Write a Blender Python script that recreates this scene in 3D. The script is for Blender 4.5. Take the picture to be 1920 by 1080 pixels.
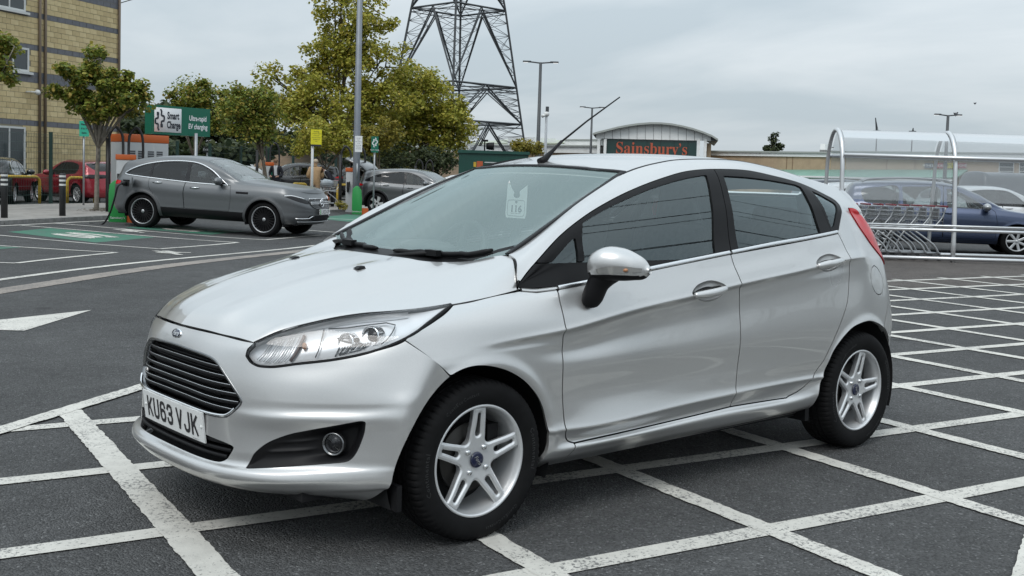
import bpy, bmesh, math, random
import numpy as np
from mathutils import Vector, Matrix, Euler
random.seed(7); RNG = np.random.default_rng(11)
PI = math.pi
for _o in list(bpy.data.objects): bpy.data.objects.remove(_o, do_unlink=True)
SC = bpy.context.scene
COL = SC.collection
# ---------------------------------------------------------------- camera
CAM_POS = (-2.54, -3.90, 1.3355)
CAM_YAW, CAM_PITCH, CAM_ROLL = math.radians(49.08), math.radians(-3.82), math.radians(1.73)
CAM_F, CAM_CY = 2088.0, -72.0                 # focal length and principal point offset, in photo pixels (1920 wide)
cd = bpy.data.cameras.new('camera'); cam = bpy.data.objects.new('camera', cd); COL.objects.link(cam)
cd.sensor_width = 36; cd.lens = 36*CAM_F/1920; cd.shift_y = CAM_CY/1920
cd.clip_start = .05; cd.clip_end = 3000
_fw = np.array([math.cos(CAM_YAW)*math.cos(CAM_PITCH), math.sin(CAM_YAW)*math.cos(CAM_PITCH), math.sin(CAM_PITCH)])
_r0 = np.array([math.sin(CAM_YAW), -math.cos(CAM_YAW), 0]); _u0 = np.cross(_r0, _fw)
_rt = math.cos(CAM_ROLL)*_r0 + math.sin(CAM_ROLL)*_u0; _up = math.cos(CAM_ROLL)*_u0 - math.sin(CAM_ROLL)*_r0
_m = Matrix.Identity(4)
for _i in range(3):
    _m[_i][0] = _rt[_i]; _m[_i][1] = _up[_i]; _m[_i][2] = -_fw[_i]; _m[_i][3] = CAM_POS[_i]
cam.matrix_world = _m
SC.camera = cam
# ---------------------------------------------------------------- overcast sky
SUN_EL, SUN_AZ = math.radians(50), math.radians(205)      # direction towards the veiled sun (azimuth from +x, counter-clockwise)
SKY_STRENGTH = .10
CLOUD_GAIN = 1.0
w = bpy.data.worlds.new('World'); SC.world = w; w.use_nodes = True
nt = w.node_tree; nt.nodes.clear()
def _n(t, **k):
    q = nt.nodes.new(t)
    for a, b in k.items(): setattr(q, a, b)
    return q
wo = _n('ShaderNodeOutputWorld'); bg = _n('ShaderNodeBackground'); nt.links.new(bg.outputs[0], wo.inputs[0])
sky = _n('ShaderNodeTexSky', sky_type='NISHITA', sun_disc=False, sun_elevation=SUN_EL, sun_rotation=PI/2-SUN_AZ, air_density=1.0, dust_density=2.0)
tc = _n('ShaderNodeTexCoord'); sep = _n('ShaderNodeSeparateXYZ'); nt.links.new(tc.outputs['Generated'], sep.inputs[0])
# cloud sheet: project the view direction on a plane overhead so the clouds flatten towards the horizon
mx = _n('ShaderNodeMath', operation='MAXIMUM'); mx.inputs[1].default_value = 0.0; nt.links.new(sep.outputs['Z'], mx.inputs[0])
ad = _n('ShaderNodeMath', operation='ADD'); ad.inputs[1].default_value = .16; nt.links.new(mx.outputs[0], ad.inputs[0])
dv = _n('ShaderNodeVectorMath', operation='DIVIDE'); nt.links.new(tc.outputs['Generated'], dv.inputs[0])
cb = _n('ShaderNodeCombineXYZ')
for _i in range(3): nt.links.new(ad.outputs[0], cb.inputs[_i])
nt.links.new(cb.outputs[0], dv.inputs[1])
mp = _n('ShaderNodeMapping'); mp.inputs['Scale'].default_value = (1.5, 1.0, .6); mp.inputs['Location'].default_value = (3.1, 1.7, 0); nt.links.new(dv.outputs[0], mp.inputs[0])
n1 = _n('ShaderNodeTexNoise'); n1.inputs['Scale'].default_value = .8; n1.inputs['Detail'].default_value = 7; n1.inputs['Roughness'].default_value = .52; n1.inputs['Distortion'].default_value = .25
nt.links.new(mp.outputs[0], n1.inputs['Vector'])
r1 = _n('ShaderNodeValToRGB'); r1.color_ramp.elements[0].position = .36; r1.color_ramp.elements[1].position = .70
r1.color_ramp.elements[0].color = (4.85, 5.6, 6.1, 1); r1.color_ramp.elements[1].color = (6.8, 7.35, 7.7, 1)
nt.links.new(n1.outputs[0], r1.inputs[0])
# thicker light overhead, as under any even cloud deck
zr = _n('ShaderNodeMapRange'); zr.inputs[1].default_value = 0; zr.inputs[2].default_value = 1; zr.inputs[3].default_value = 1.0; zr.inputs[4].default_value = 2.45
nt.links.new(sep.outputs['Z'], zr.inputs[0])
ml = _n('ShaderNodeVectorMath', operation='SCALE'); nt.links.new(r1.outputs[0], ml.inputs[0]); nt.links.new(zr.outputs[0], ml.inputs['Scale'])
mi = _n('ShaderNodeMix', data_type='RGBA'); mi.inputs[0].default_value = .92
nt.links.new(sky.outputs[0], mi.inputs[6]); nt.links.new(ml.outputs[0], mi.inputs[7])
nt.links.new(mi.outputs[2], bg.inputs[0]); bg.inputs[1].default_value = SKY_STRENGTH
# ---------------------------------------------------------------- sun behind the cloud
ld = bpy.data.lights.new('sun', 'SUN'); ld.energy = 1.2; ld.angle = math.radians(25); ld.color = (1, .97, .93)
sun = bpy.data.objects.new('sun', ld); COL.objects.link(sun)
_d = Vector((math.cos(SUN_AZ)*math.cos(SUN_EL), math.sin(SUN_AZ)*math.cos(SUN_EL), math.sin(SUN_EL)))
sun.rotation_euler = _d.to_track_quat('Z', 'Y').to_euler()
SC.view_settings.view_transform = 'Standard'; SC.view_settings.look = 'None'
SC.view_settings.exposure = 0.0; SC.view_settings.gamma = 1.0
SC.render.engine = 'CYCLES'
SC.cycles.max_bounces = 8; SC.cycles.transparent_max_bounces = 16; SC.cycles.glossy_bounces = 4; SC.cycles.transmission_bounces = 6
SC.cycles.caustics_reflective = False; SC.cycles.caustics_refractive = False
# ---------------------------------------------------------------- ground height: the bays beyond fall away a little
def gz(x, y):
    dx = x-CAM_POS[0]; dy = y-CAM_POS[1]
    dep = dx*math.cos(CAM_YAW)+dy*math.sin(CAM_YAW); lat = dx*math.sin(CAM_YAW)-dy*math.cos(CAM_YAW)
    def s(a, b, v):
        t = min(1, max(0, (v-a)/(b-a))); return t*t*(3-2*t)
    return -.17*s(13, 23, dep)*s(-11.5, -5, lat)*(1-s(-1, 7, lat))
def ray(px, py):
    return _fw + (px-960)/CAM_F*_rt - (py-540-CAM_CY)/CAM_F*_up
def at(px, py, dz=0.0):
    """point of the ground seen at a photo position"""
    d = ray(px, py); c = np.array(CAM_POS); t = (dz-c[2])/d[2]
    for _ in range(6):
        p = c+t*d; t = (gz(p[0], p[1])+dz-c[2])/d[2]
    p = c+t*d
    return p
def atd(px, py, D):
    """point at depth D (metres along the viewing axis)"""
    return np.array(CAM_POS)+ray(px, py)*D
# ---------------------------------------------------------------- smooth surfaces (numpy only)
def nspl(T, Y, t):
    """natural cubic spline through Y (n,...) at knots T, sampled at t"""
    T = np.asarray(T, float); Y = np.asarray(Y, float); t = np.asarray(t, float)
    n = len(T); h = np.diff(T)
    A = np.zeros((n, n)); R = np.zeros_like(Y)
    A[0, 0] = A[-1, -1] = 1
    for i in range(1, n-1):
        A[i, i-1] = h[i-1]; A[i, i] = 2*(h[i-1]+h[i]); A[i, i+1] = h[i]
        R[i] = 6*((Y[i+1]-Y[i])/h[i] - (Y[i]-Y[i-1])/h[i-1])
    M = np.linalg.solve(A, R.reshape(n, -1)).reshape(R.shape)
    i = np.clip(np.searchsorted(T, t)-1, 0, n-2)
    sh = (-1,)+(1,)*(Y.ndim-1)
    a = (T[i+1]-t).reshape(sh); b = (t-T[i]).reshape(sh); hh = h[i].reshape(sh)
    return (M[i]*a**3 + M[i+1]*b**3)/(6*hh) + (Y[i]/hh - M[i]*hh/6)*a + (Y[i+1]/hh - M[i+1]*hh/6)*b
def herm(T, Y, t, soft=1.0):
    """C1 interpolation with limited (non overshooting) slopes"""
    T = np.asarray(T, float); Y = np.asarray(Y, float); t = np.asarray(t, float)
    n = len(T); sh = (-1,)+(1,)*(Y.ndim-1)
    d = np.diff(Y, axis=0)/np.diff(T).reshape(sh)
    m = np.zeros_like(Y); m[0] = d[0]; m[-1] = d[-1]
    h = np.diff(T)
    w = (h[1:]/(h[1:]+h[:-1])).reshape(sh)
    m[1:-1] = soft*(d[:-1]*w + d[1:]*(1-w))
    i = np.clip(np.searchsorted(T, t)-1, 0, n-2)
    hh = h[i].reshape(sh); s = ((t-T[i])/h[i]).reshape(sh)
    return ((1+2*s)*(1-s)**2)*Y[i] + (s*(1-s)**2)*hh*m[i] + (s*s*(3-2*s))*Y[i+1] + (s*s*(s-1))*hh*m[i+1]
def curve(pts, n=None, closed=False, step=None):
    """smooth polyline through pts (Catmull-Rom); a point repeated makes a corner"""
    P = np.array(pts, float); out = []
    m = len(P); rng = range(m if closed else m-1)
    for i in rng:
        p1 = P[i]; p2 = P[(i+1) % m]
        L = np.linalg.norm(p2-p1)
        if L < 1e-9: continue
        p0 = P[i-1] if (closed or i > 0) else p1
        p3 = P[(i+2) % m] if (closed or i+2 < m) else p2
        m1 = (p2-p0)/2 if np.linalg.norm(p1-p0) > 1e-9 else (p2-p1)
        m2 = (p3-p1)/2 if np.linalg.norm(p3-p2) > 1e-9 else (p2-p1)
        l1 = np.linalg.norm(m1); l2 = np.linalg.norm(m2)
        if l1 > L: m1 = m1*L/l1
        if l2 > L: m2 = m2*L/l2
        k = n or max(1, int(round(L/step)))
        for s in np.arange(k)/k:
            out.append((1+2*s)*(1-s)**2*p1 + s*(1-s)**2*m1 + s*s*(3-2*s)*p2 + s*s*(s-1)*m2)
    if not closed: out.append(P[-1])
    return np.array(out)
def sd_poly(X, Y, poly):
    """signed distance (negative inside) of points to a closed polygon"""
    poly = np.asarray(poly, float)[:, :2]
    sh = X.shape; lo = poly.min(0)-.06; hi = poly.max(0)+.06
    near = (X > lo[0]) & (X < hi[0]) & (Y > lo[1]) & (Y < hi[1])
    if not near.all():
        out = np.full(sh, .06)
        if near.any(): out[near] = np.minimum(sd_poly(X[near], Y[near], poly), .06)
        return out
    X = X.ravel(); Y = Y.ravel()
    D = np.full(X.shape, 1e9); ins = np.zeros(X.shape, bool)
    m = len(poly)
    for i in range(m):
        ax, ay = poly[i]; bx, by = poly[(i+1) % m]
        ex, ey = bx-ax, by-ay; L2 = ex*ex+ey*ey
        if L2 < 1e-14: continue
        t = np.clip(((X-ax)*ex + (Y-ay)*ey)/L2, 0, 1)
        D = np.minimum(D, (X-ax-t*ex)**2 + (Y-ay-t*ey)**2)
        if ay != by:
            c = ((ay > Y) != (by > Y)) & (X < (bx-ax)*(Y-ay)/(by-ay)+ax)
            ins ^= c
    D = np.sqrt(D)
    return np.where(ins, -D, D).reshape(sh)
def sd_line(X, Y, line):
    """unsigned distance to an open polyline"""
    line = np.asarray(line, float)[:, :2]; D = np.full(X.shape, 1e9)
    for i in range(len(line)-1):
        ax, ay = line[i]; bx, by = line[i+1]
        ex, ey = bx-ax, by-ay; L2 = ex*ex+ey*ey
        if L2 < 1e-14: continue
        t = np.clip(((X-ax)*ex + (Y-ay)*ey)/L2, 0, 1)
        D = np.minimum(D, (X-ax-t*ex)**2 + (Y-ay-t*ey)**2)
    return np.sqrt(D)
class Surf:
    """dense grid P (r,c,3) with outward normals N and two flat coordinates U, V for outlines"""
    def __init__(s, P, U=None, V=None, flip=False):
        s.P = P
        du = np.gradient(P, axis=1); dv = np.gradient(P, axis=0)
        N = np.cross(du, dv); N /= np.linalg.norm(N, axis=2, keepdims=True)+1e-12
        s.N = -N if flip else N
        s.flip = flip
        s.U = P[..., 0] if U is None else U
        s.V = P[..., 2] if V is None else V
    def find(s, u, v):
        """3D point and normal at flat coordinates (nearest cell, bilinear by least squares)"""
        d = (s.U-u)**2 + (s.V-v)**2
        i, j = np.unravel_index(np.argmin(d), d.shape)
        i = min(max(i, 1), d.shape[0]-2); j = min(max(j, 1), d.shape[1]-2)
        Uu = (s.U[i, j+1]-s.U[i, j-1])/2; Uv = (s.U[i+1, j]-s.U[i-1, j])/2
        Vu = (s.V[i, j+1]-s.V[i, j-1])/2; Vv = (s.V[i+1, j]-s.V[i-1, j])/2
        det = Uu*Vv-Uv*Vu
        if abs(det) < 1e-14: return s.P[i, j], s.N[i, j]
        a = u-s.U[i, j]; b = v-s.V[i, j]
        cu = np.clip((a*Vv-Uv*b)/det, -1.5, 1.5); cv = np.clip((Uu*b-Vu*a)/det, -1.5, 1.5)
        p = s.P[i, j] + cu*(s.P[i, j+1]-s.P[i, j-1])/2 + cv*(s.P[i+1, j]-s.P[i-1, j])/2
        n = s.N[i, j] + cu*(s.N[i, j+1]-s.N[i, j-1])/2 + cv*(s.N[i+1, j]-s.N[i-1, j])/2
        return p, n/np.linalg.norm(n)
    def along(s, line, off=0.0):
        q = [s.find(u, v) for u, v in line]
        return np.array([p+n*off for p, n in q]), np.array([n for p, n in q])
def blend(a, b, k):
    """smooth minimum of two distance fields"""
    h = np.clip(0.5+0.5*(b-a)/k, 0, 1)
    return b*(1-h)+a*h-k*h*(1-h)
def sstep(a, b, x):
    t = np.clip((np.asarray(x, float)-a)/(b-a), 0, 1)
    return t*t*(3-2*t)
# ---------------------------------------------------------------- materials
MATS = {}
def mat(name, col=(.5,.5,.5), rough=.5, metal=0.0, coat=0.0, spec=.5, emit=None, noise=None, bump=None, coatr=.03, sheen=0, alpha=None):
    """principled material; noise=(scale, amount) varies the colour, bump=(scale, strength, distance)"""
    if name in MATS: return MATS[name]
    m = bpy.data.materials.new(name); m.use_nodes = True; MATS[name] = m
    nt = m.node_tree; b = nt.nodes['Principled BSDF']
    b.inputs['Base Color'].default_value = (*col, 1); b.inputs['Roughness'].default_value = rough
    b.inputs['Metallic'].default_value = metal; b.inputs['Coat Weight'].default_value = coat; b.inputs['Coat Roughness'].default_value = coatr
    b.inputs['Specular IOR Level'].default_value = spec
    if emit: b.inputs['Emission Color'].default_value = (*emit[0], 1); b.inputs['Emission Strength'].default_value = emit[1]
    if noise or bump:
        tcd = nt.nodes.new('ShaderNodeTexCoord')
    if noise:
        tx = nt.nodes.new('ShaderNodeTexNoise'); tx.inputs['Scale'].default_value = noise[0]; tx.inputs['Detail'].default_value = 6; tx.inputs['Roughness'].default_value = .6
        nt.links.new(tcd.outputs['Object'], tx.inputs['Vector'])
        mr = nt.nodes.new('ShaderNodeMapRange'); mr.inputs[1].default_value = .3; mr.inputs[2].default_value = .7; mr.inputs[3].default_value = 1-noise[1]; mr.inputs[4].default_value = 1+noise[1]
        nt.links.new(tx.outputs[0], mr.inputs[0])
        sc = nt.nodes.new('ShaderNodeVectorMath'); sc.operation = 'SCALE'; sc.inputs[0].default_value = col
        nt.links.new(mr.outputs[0], sc.inputs['Scale']); nt.links.new(sc.outputs[0], b.inputs['Base Color'])
    if bump:
        tx = nt.nodes.new('ShaderNodeTexNoise'); tx.inputs['Scale'].default_value = bump[0]; tx.inputs['Detail'].default_value = 4
        nt.links.new(tcd.outputs['Object'], tx.inputs['Vector'])
        bp = nt.nodes.new('ShaderNodeBump'); bp.inputs['Strength'].default_value = bump[1]; bp.inputs['Distance'].default_value = bump[2]
        nt.links.new(tx.outputs[0], bp.inputs['Height']); nt.links.new(bp.outputs[0], b.inputs['Normal'])
    return m
def glass(name, tint=(.8,.85,.85), rough=0.0, refl=1.0, ior=1.5, haze=0.0, hazecol=(.8,.85,.85)):
    """a thin pane: tinted see-through plus a Fresnel mirror (and an even diffuse haze)"""
    if name in MATS: return MATS[name]
    m = bpy.data.materials.new(name); m.use_nodes = True; MATS[name] = m
    nt = m.node_tree; nt.nodes.clear()
    o = nt.nodes.new('ShaderNodeOutputMaterial'); t = nt.nodes.new('ShaderNodeBsdfTransparent'); g = nt.nodes.new('ShaderNodeBsdfGlossy')
    t.inputs[0].default_value = (*tint, 1); g.inputs['Roughness'].default_value = rough; g.inputs[0].default_value = (*refl, 1) if hasattr(refl, '__len__') else (refl, refl, refl, 1)
    f = nt.nodes.new('ShaderNodeFresnel'); f.inputs[0].default_value = ior
    mx = nt.nodes.new('ShaderNodeMixShader'); nt.links.new(f.outputs[0], mx.inputs[0]); nt.links.new(t.outputs[0], mx.inputs[1]); nt.links.new(g.outputs[0], mx.inputs[2])
    last = mx
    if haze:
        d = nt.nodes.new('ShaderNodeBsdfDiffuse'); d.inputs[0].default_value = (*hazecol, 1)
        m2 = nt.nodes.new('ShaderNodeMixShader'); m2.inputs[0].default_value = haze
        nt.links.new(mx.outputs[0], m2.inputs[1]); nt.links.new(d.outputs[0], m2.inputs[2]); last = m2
    nt.links.new(last.outputs[0], o.inputs[0])
    return m
# ---------------------------------------------------------------- objects
def tag(o, label=None, cat=None, group=None, kind=None):
    if label: o['label'] = label
    if cat: o['category'] = cat
    if group: o['group'] = group
    if kind: o['kind'] = kind
    return o
def empty(name, loc=(0,0,0), rz=0, parent=None):
    o = bpy.data.objects.new(name, None); COL.objects.link(o); o.location = loc; o.rotation_euler = (0,0,rz)
    o.empty_display_size = .2
    if parent: o.parent = parent
    return o
def mesh(name, V, F, m=None, parent=None, smooth=True, N=None, link=True):
    me = bpy.data.meshes.new(name)
    me.from_pydata([tuple(map(float, v)) for v in V], [], [tuple(map(int, f)) for f in F])
    if m: me.materials.append(m)
    if smooth: me.polygons.foreach_set('use_smooth', [True]*len(me.polygons))
    if N is not None:
        me.normals_split_custom_set_from_vertices([tuple(map(float, n)) for n in N])
    o = bpy.data.objects.new(name, me)
    if link: COL.objects.link(o)
    if parent: o.parent = parent
    return o
class MB:
    """collects boxes, tubes and sheets and links them as one mesh"""
    def __init__(s): s.v = []; s.f = []
    def add(s, V, F):
        k = len(s.v); s.v += [tuple(map(float, v)) for v in V]; s.f += [tuple(i+k for i in f) for f in F]; return s
    def box(s, lo, hi, M=None):
        x0,y0,z0 = lo; x1,y1,z1 = hi
        V = [(x0,y0,z0),(x1,y0,z0),(x1,y1,z0),(x0,y1,z0),(x0,y0,z1),(x1,y0,z1),(x1,y1,z1),(x0,y1,z1)]
        if M is not None: V = [tuple(M @ Vector(v)) for v in V]
        return s.add(V, [(0,3,2,1),(4,5,6,7),(0,1,5,4),(1,2,6,5),(2,3,7,6),(3,0,4,7)])
    def cbox(s, c, d, rz=0, M=None):
        """box centred at c with sizes d, turned by rz"""
        R = Matrix.Translation(Vector(tuple(map(float, c)))) @ Matrix.Rotation(rz, 4, 'Z')
        if M is not None: R = R @ M
        return s.box((-d[0]/2,-d[1]/2,-d[2]/2), (d[0]/2,d[1]/2,d[2]/2), R)
    def tube(s, pts, r, n=8, caps=True, flat=None):
        """tube along a polyline; r may be a list"""
        P = [np.array(p, float) for p in pts]; m = len(P)
        if m < 2: return s
        rr = list(r) if hasattr(r, '__len__') else [r]*m
        k = len(s.v); up = None
        for i, p in enumerate(P):
            t = P[min(i+1, m-1)]-P[max(i-1, 0)]; t = t/(np.linalg.norm(t)+1e-12)
            if up is None:
                a = np.array([0,0,1.]) if abs(t[2]) < .9 else np.array([1.,0,0])
                up = np.cross(np.cross(t, a), t)
            up = up-t*(up@t); up /= np.linalg.norm(up)+1e-12
            b = np.cross(t, up)
            for j in range(n):
                an = 2*PI*j/n
                q = p+rr[i]*(math.cos(an)*up*(flat or 1)+math.sin(an)*b); s.v.append(tuple(q))
        for i in range(m-1):
            for j in range(n):
                a = k+i*n+j; b2 = k+i*n+(j+1) % n
                s.f.append((a, b2, b2+n, a+n))
        if caps:
            s.f.append(tuple(k+j for j in reversed(range(n)))); s.f.append(tuple(k+(m-1)*n+j for j in range(n)))
        return s
    def lathe(s, prof, n=32, c=(0,0,0), ax='z', a0=0, a1=2*PI):
        """turn a profile [(r, h)] about an axis through c"""
        k = len(s.v); m = len(prof); full = abs(a1-a0-2*PI) < 1e-6; N = n if full else n+1
        for r, h in prof:
            for j in range(N):
                a = a0+(a1-a0)*j/n; p, q = r*math.cos(a), r*math.sin(a)
                v = (p, q, h) if ax == 'z' else ((p, h, q) if ax == 'y' else (h, p, q))
                s.v.append((v[0]+c[0], v[1]+c[1], v[2]+c[2]))
        for i in range(m-1):
            for j in range(n):
                a = k+i*N+j; b = k+i*N+((j+1) % N if full else j+1)
                s.f.append((a, b, b+N, a+N))
        return s
    def prism(s, poly, z0, z1, M=None):
        """extrude a 2D polygon"""
        n = len(poly); V = [(p[0], p[1], z0) for p in poly]+[(p[0], p[1], z1) for p in poly]
        if M is not None: V = [tuple(M @ Vector(v)) for v in V]
        F = [tuple(reversed(range(n))), tuple(range(n, 2*n))]+[(i, (i+1) % n, (i+1) % n+n, i+n) for i in range(n)]
        return s.add(V, F)
    def ball(s, c, r, n=12, m=8):
        r = r if hasattr(r, '__len__') else (r, r, r); k = len(s.v)
        for i in range(m+1):
            t = PI*i/m
            for j in range(n):
                a = 2*PI*j/n; s.v.append((c[0]+r[0]*math.sin(t)*math.cos(a), c[1]+r[1]*math.sin(t)*math.sin(a), c[2]+r[2]*math.cos(t)))
        for i in range(m):
            for j in range(n):
                a = k+i*n+j; b = k+i*n+(j+1) % n; s.f.append((a, a+n, b+n, b))
        return s
    def build(s, name, m=None, parent=None, smooth=False, link=True):
        return mesh(name, s.v, s.f, m, parent, smooth, link=link)
    def data(s, name, m=None, smooth=False):
        o = mesh(name, s.v, s.f, m, None, smooth, link=False); me = o.data; bpy.data.objects.remove(o); return me
def inst(name, me, parent=None, loc=(0,0,0), rot=(0,0,0), scale=(1,1,1)):
    o = bpy.data.objects.new(name, me); COL.objects.link(o); o.location = loc; o.rotation_euler = rot; o.scale = scale
    if parent: o.parent = parent
    return o
def smooth_by_angle(o, deg=35):
    me = o.data
    bm = bmesh.new(); bm.from_mesh(me)
    for e in bm.edges:
        if len(e.link_faces) == 2 and e.calc_face_angle(0) > math.radians(deg): e.smooth = False
    for f in bm.faces: f.smooth = True
    bm.to_mesh(me); bm.free(); return o
def bevel(o, w=.01, seg=2, deg=35):
    """round the hard edges of a mesh"""
    bm = bmesh.new(); bm.from_mesh(o.data)
    bmesh.ops.remove_doubles(bm, verts=bm.verts, dist=1e-5)
    ed = [e for e in bm.edges if len(e.link_faces) == 2 and e.calc_face_angle(0) > math.radians(deg)]
    bmesh.ops.bevel(bm, geom=ed, offset=w, segments=seg, profile=.6, affect='EDGES', clamp_overlap=True)
    bm.to_mesh(o.data); bm.free()
    return smooth_by_angle(o, 50)
def copy_tree(o, parent=None):
    c = o.copy(); COL.objects.link(c); c.parent = parent
    for ch in list(o.children): copy_tree(ch, c)
    return c
def text_mesh(name, s, size=1, offset=0.0, extrude=0.0, shear=0.0, sx=1.0, align='CENTER', res=3, spacing=1.0):
    """flat lettering as mesh data in the xy plane"""
    cu = bpy.data.curves.new('tmp', 'FONT'); cu.body = s; cu.size = size; cu.offset = offset; cu.extrude = extrude; cu.shear = shear
    cu.align_x = align; cu.align_y = 'CENTER'; cu.resolution_u = res; cu.space_character = spacing
    o = bpy.data.objects.new('tmp', cu); COL.objects.link(o)
    dg = bpy.context.evaluated_depsgraph_get(); dg.update()
    me = bpy.data.meshes.new_from_object(o.evaluated_get(dg)); me.name = name
    bpy.data.objects.remove(o); bpy.data.curves.remove(cu)
    if sx != 1.0:
        for v in me.vertices: v.co.x *= sx
    return me
def put_text(name, s, M, size, m, parent, **k):
    me = text_mesh(name, s, size, **k); me.materials.clear(); me.materials.append(m)
    o = bpy.data.objects.new(name, me); COL.objects.link(o)
    if parent: o.parent = parent
    o.matrix_local = M
    return o
def frame_matrix(o, x, y, z):
    M = Matrix.Identity(4)
    for i in range(3):
        M[i][0] = x[i]; M[i][1] = y[i]; M[i][2] = z[i]; M[i][3] = o[i]
    return M
# ---------------------------------------------------------------- panels cut from a smooth surface
def panel(name, S, D, m, parent=None, off=0.0, flange=.012, mirror=False, both=False, fit=False, shape=None):
    """the part of surface S where D < 0, edges turned inwards by flange; shape moves points (P,N,D)->P"""
    P = S.P + S.N*off; N = S.N
    if shape is not None: P = shape(P, N, D)
    R, C = D.shape
    ins = D < 0
    vid = {}; V = []; NN = []; F = []; edges = []
    def gv(i, j):
        k = i*C+j
        if k not in vid: vid[k] = len(V); V.append(P[i, j]); NN.append(N[i, j])
        return vid[k]
    def ev(a, b):
        k = (min(a, b), max(a, b))
        if k not in vid:
            i, j = divmod(k[0], C); i2, j2 = divmod(k[1], C)
            d0 = D[i, j]; d1 = D[i2, j2]; t = d0/(d0-d1)
            t = min(max(t, .02), .98)
            vid[k] = len(V); V.append(P[i, j]*(1-t)+P[i2, j2]*t); n = N[i, j]*(1-t)+N[i2, j2]*t; NN.append(n/(np.linalg.norm(n)+1e-12))
        return vid[k]
    cnt = ins[:-1, :-1].astype(int)+ins[1:, :-1]+ins[:-1, 1:]+ins[1:, 1:]
    full = np.argwhere(cnt == 4)
    fl = S.flip
    for i, j in full:
        q = (gv(i, j), gv(i, j+1), gv(i+1, j+1), gv(i+1, j))
        F.append(q[::-1] if fl else q)
    for i, j in np.argwhere((cnt > 0) & (cnt < 4)):
        a, b, c, d = i*C+j, i*C+j+1, (i+1)*C+j+1, (i+1)*C+j
        for tri in ((a, b, c), (a, c, d)):
            s = [ins[k//C, k % C] for k in tri]
            n = sum(s)
            if n == 0: continue
            if n == 3: q = [gv(*divmod(k, C)) for k in tri]
            elif n == 1:
                k = s.index(True); x, y, z = tri[k], tri[(k+1) % 3], tri[(k+2) % 3]
                e1, e2 = ev(x, y), ev(x, z); q = [gv(*divmod(x, C)), e1, e2]; edges.append((e1, e2))
            else:
                k = s.index(False); x, y, z = tri[k], tri[(k+1) % 3], tri[(k+2) % 3]
                e1, e2 = ev(x, y), ev(x, z); q = [e1, gv(*divmod(y, C)), gv(*divmod(z, C)), e2]; edges.append((e2, e1))
            F.append(tuple(q[::-1] if fl else q))
    # outer borders of the surface itself
    for i in range(R-1):
        if ins[i, 0] and ins[i+1, 0]: edges.append((gv(i+1, 0), gv(i, 0)))
        if ins[i, C-1] and ins[i+1, C-1]: edges.append((gv(i, C-1), gv(i+1, C-1)))
    for j in range(C-1):
        if ins[0, j] and ins[0, j+1]: edges.append((gv(0, j), gv(0, j+1)))
        if ins[R-1, j] and ins[R-1, j+1]: edges.append((gv(R-1, j+1), gv(R-1, j)))
    if not F: return None
    nv = len(V)
    if flange:
        m2 = {}
        def low(k, d):
            key = (k, d)
            if key not in m2: m2[key] = len(V); V.append(np.array(V[k])-np.array(NN[k])*d); NN.append(np.zeros(3))
            return m2[key]
        for e1, e2 in edges:
            q = (low(e1, 0), low(e2, 0), low(e2, flange), low(e1, flange))
            F.append(q if fl else q[::-1])
    V = np.array(V); NN = np.array(NN); F = [tuple(f) for f in F]
    if fit:                                   # a pane: even curvature over its whole area
        A_ = np.c_[np.ones(len(V)), V[:, 0], V[:, 2]]; NN = A_ @ np.linalg.lstsq(A_, NN, rcond=None)[0]; NN /= np.linalg.norm(NN, axis=1, keepdims=True)
    out = []
    if not mirror or both: out.append(mesh(name, V, F, m, parent, True, NN))
    if mirror or both:
        V2 = V*np.array([1,-1,1]); N2 = NN*np.array([1,-1,1])
        out.append(mesh(name, V2, [f[::-1] for f in F], m, parent, True, N2))
    return out if both else out[0]
def sweep(name, P, N, prof, m, parent=None, closed=False, smooth=True, mirror=False, link=True):
    """carry a profile [(across, out)] along points P whose surface normals are N"""
    P = np.asarray(P, float); N = np.asarray(N, float); n = len(P); k = len(prof); V = []
    for i in range(n):
        a = P[(i-1) % n] if (closed or i > 0) else P[0]; b = P[(i+1) % n] if (closed or i < n-1) else P[-1]
        t = b-a; t /= np.linalg.norm(t)+1e-12
        nn = N[i]-t*(N[i]@t); nn /= np.linalg.norm(nn)+1e-12; c = np.cross(nn, t)
        for u, v in prof: V.append(P[i]+c*u+nn*v)
    F = []
    for i in range(n if closed else n-1):
        for j in range(k-1):
            a = i*k+j; b = ((i+1) % n)*k+j
            F.append((a, b, b+1, a+1))
    V = np.array(V)
    if mirror: V = V*np.array([1,-1,1]); F = [f[::-1] for f in F]
    return mesh(name, V, F, m, parent, smooth, link=link)
def fullrows(S, usign=False):
    """mirror a half surface whose row 0 is the middle"""
    P = S.P; Q = P[:0:-1]*np.array([1,-1,1])
    V = S.V; U = S.U
    return Surf(np.concatenate([Q, P]), np.concatenate([U[:0:-1], U]), np.concatenate([-V[:0:-1], V]), S.flip)
def fullcols(S, neg_u=True):
    P = S.P; Q = P[:, :0:-1]*np.array([1,-1,1])
    return Surf(np.concatenate([Q, P], 1), np.concatenate([-S.U[:, :0:-1], S.U], 1), np.concatenate([S.V[:, :0:-1], S.V], 1), S.flip)
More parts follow.
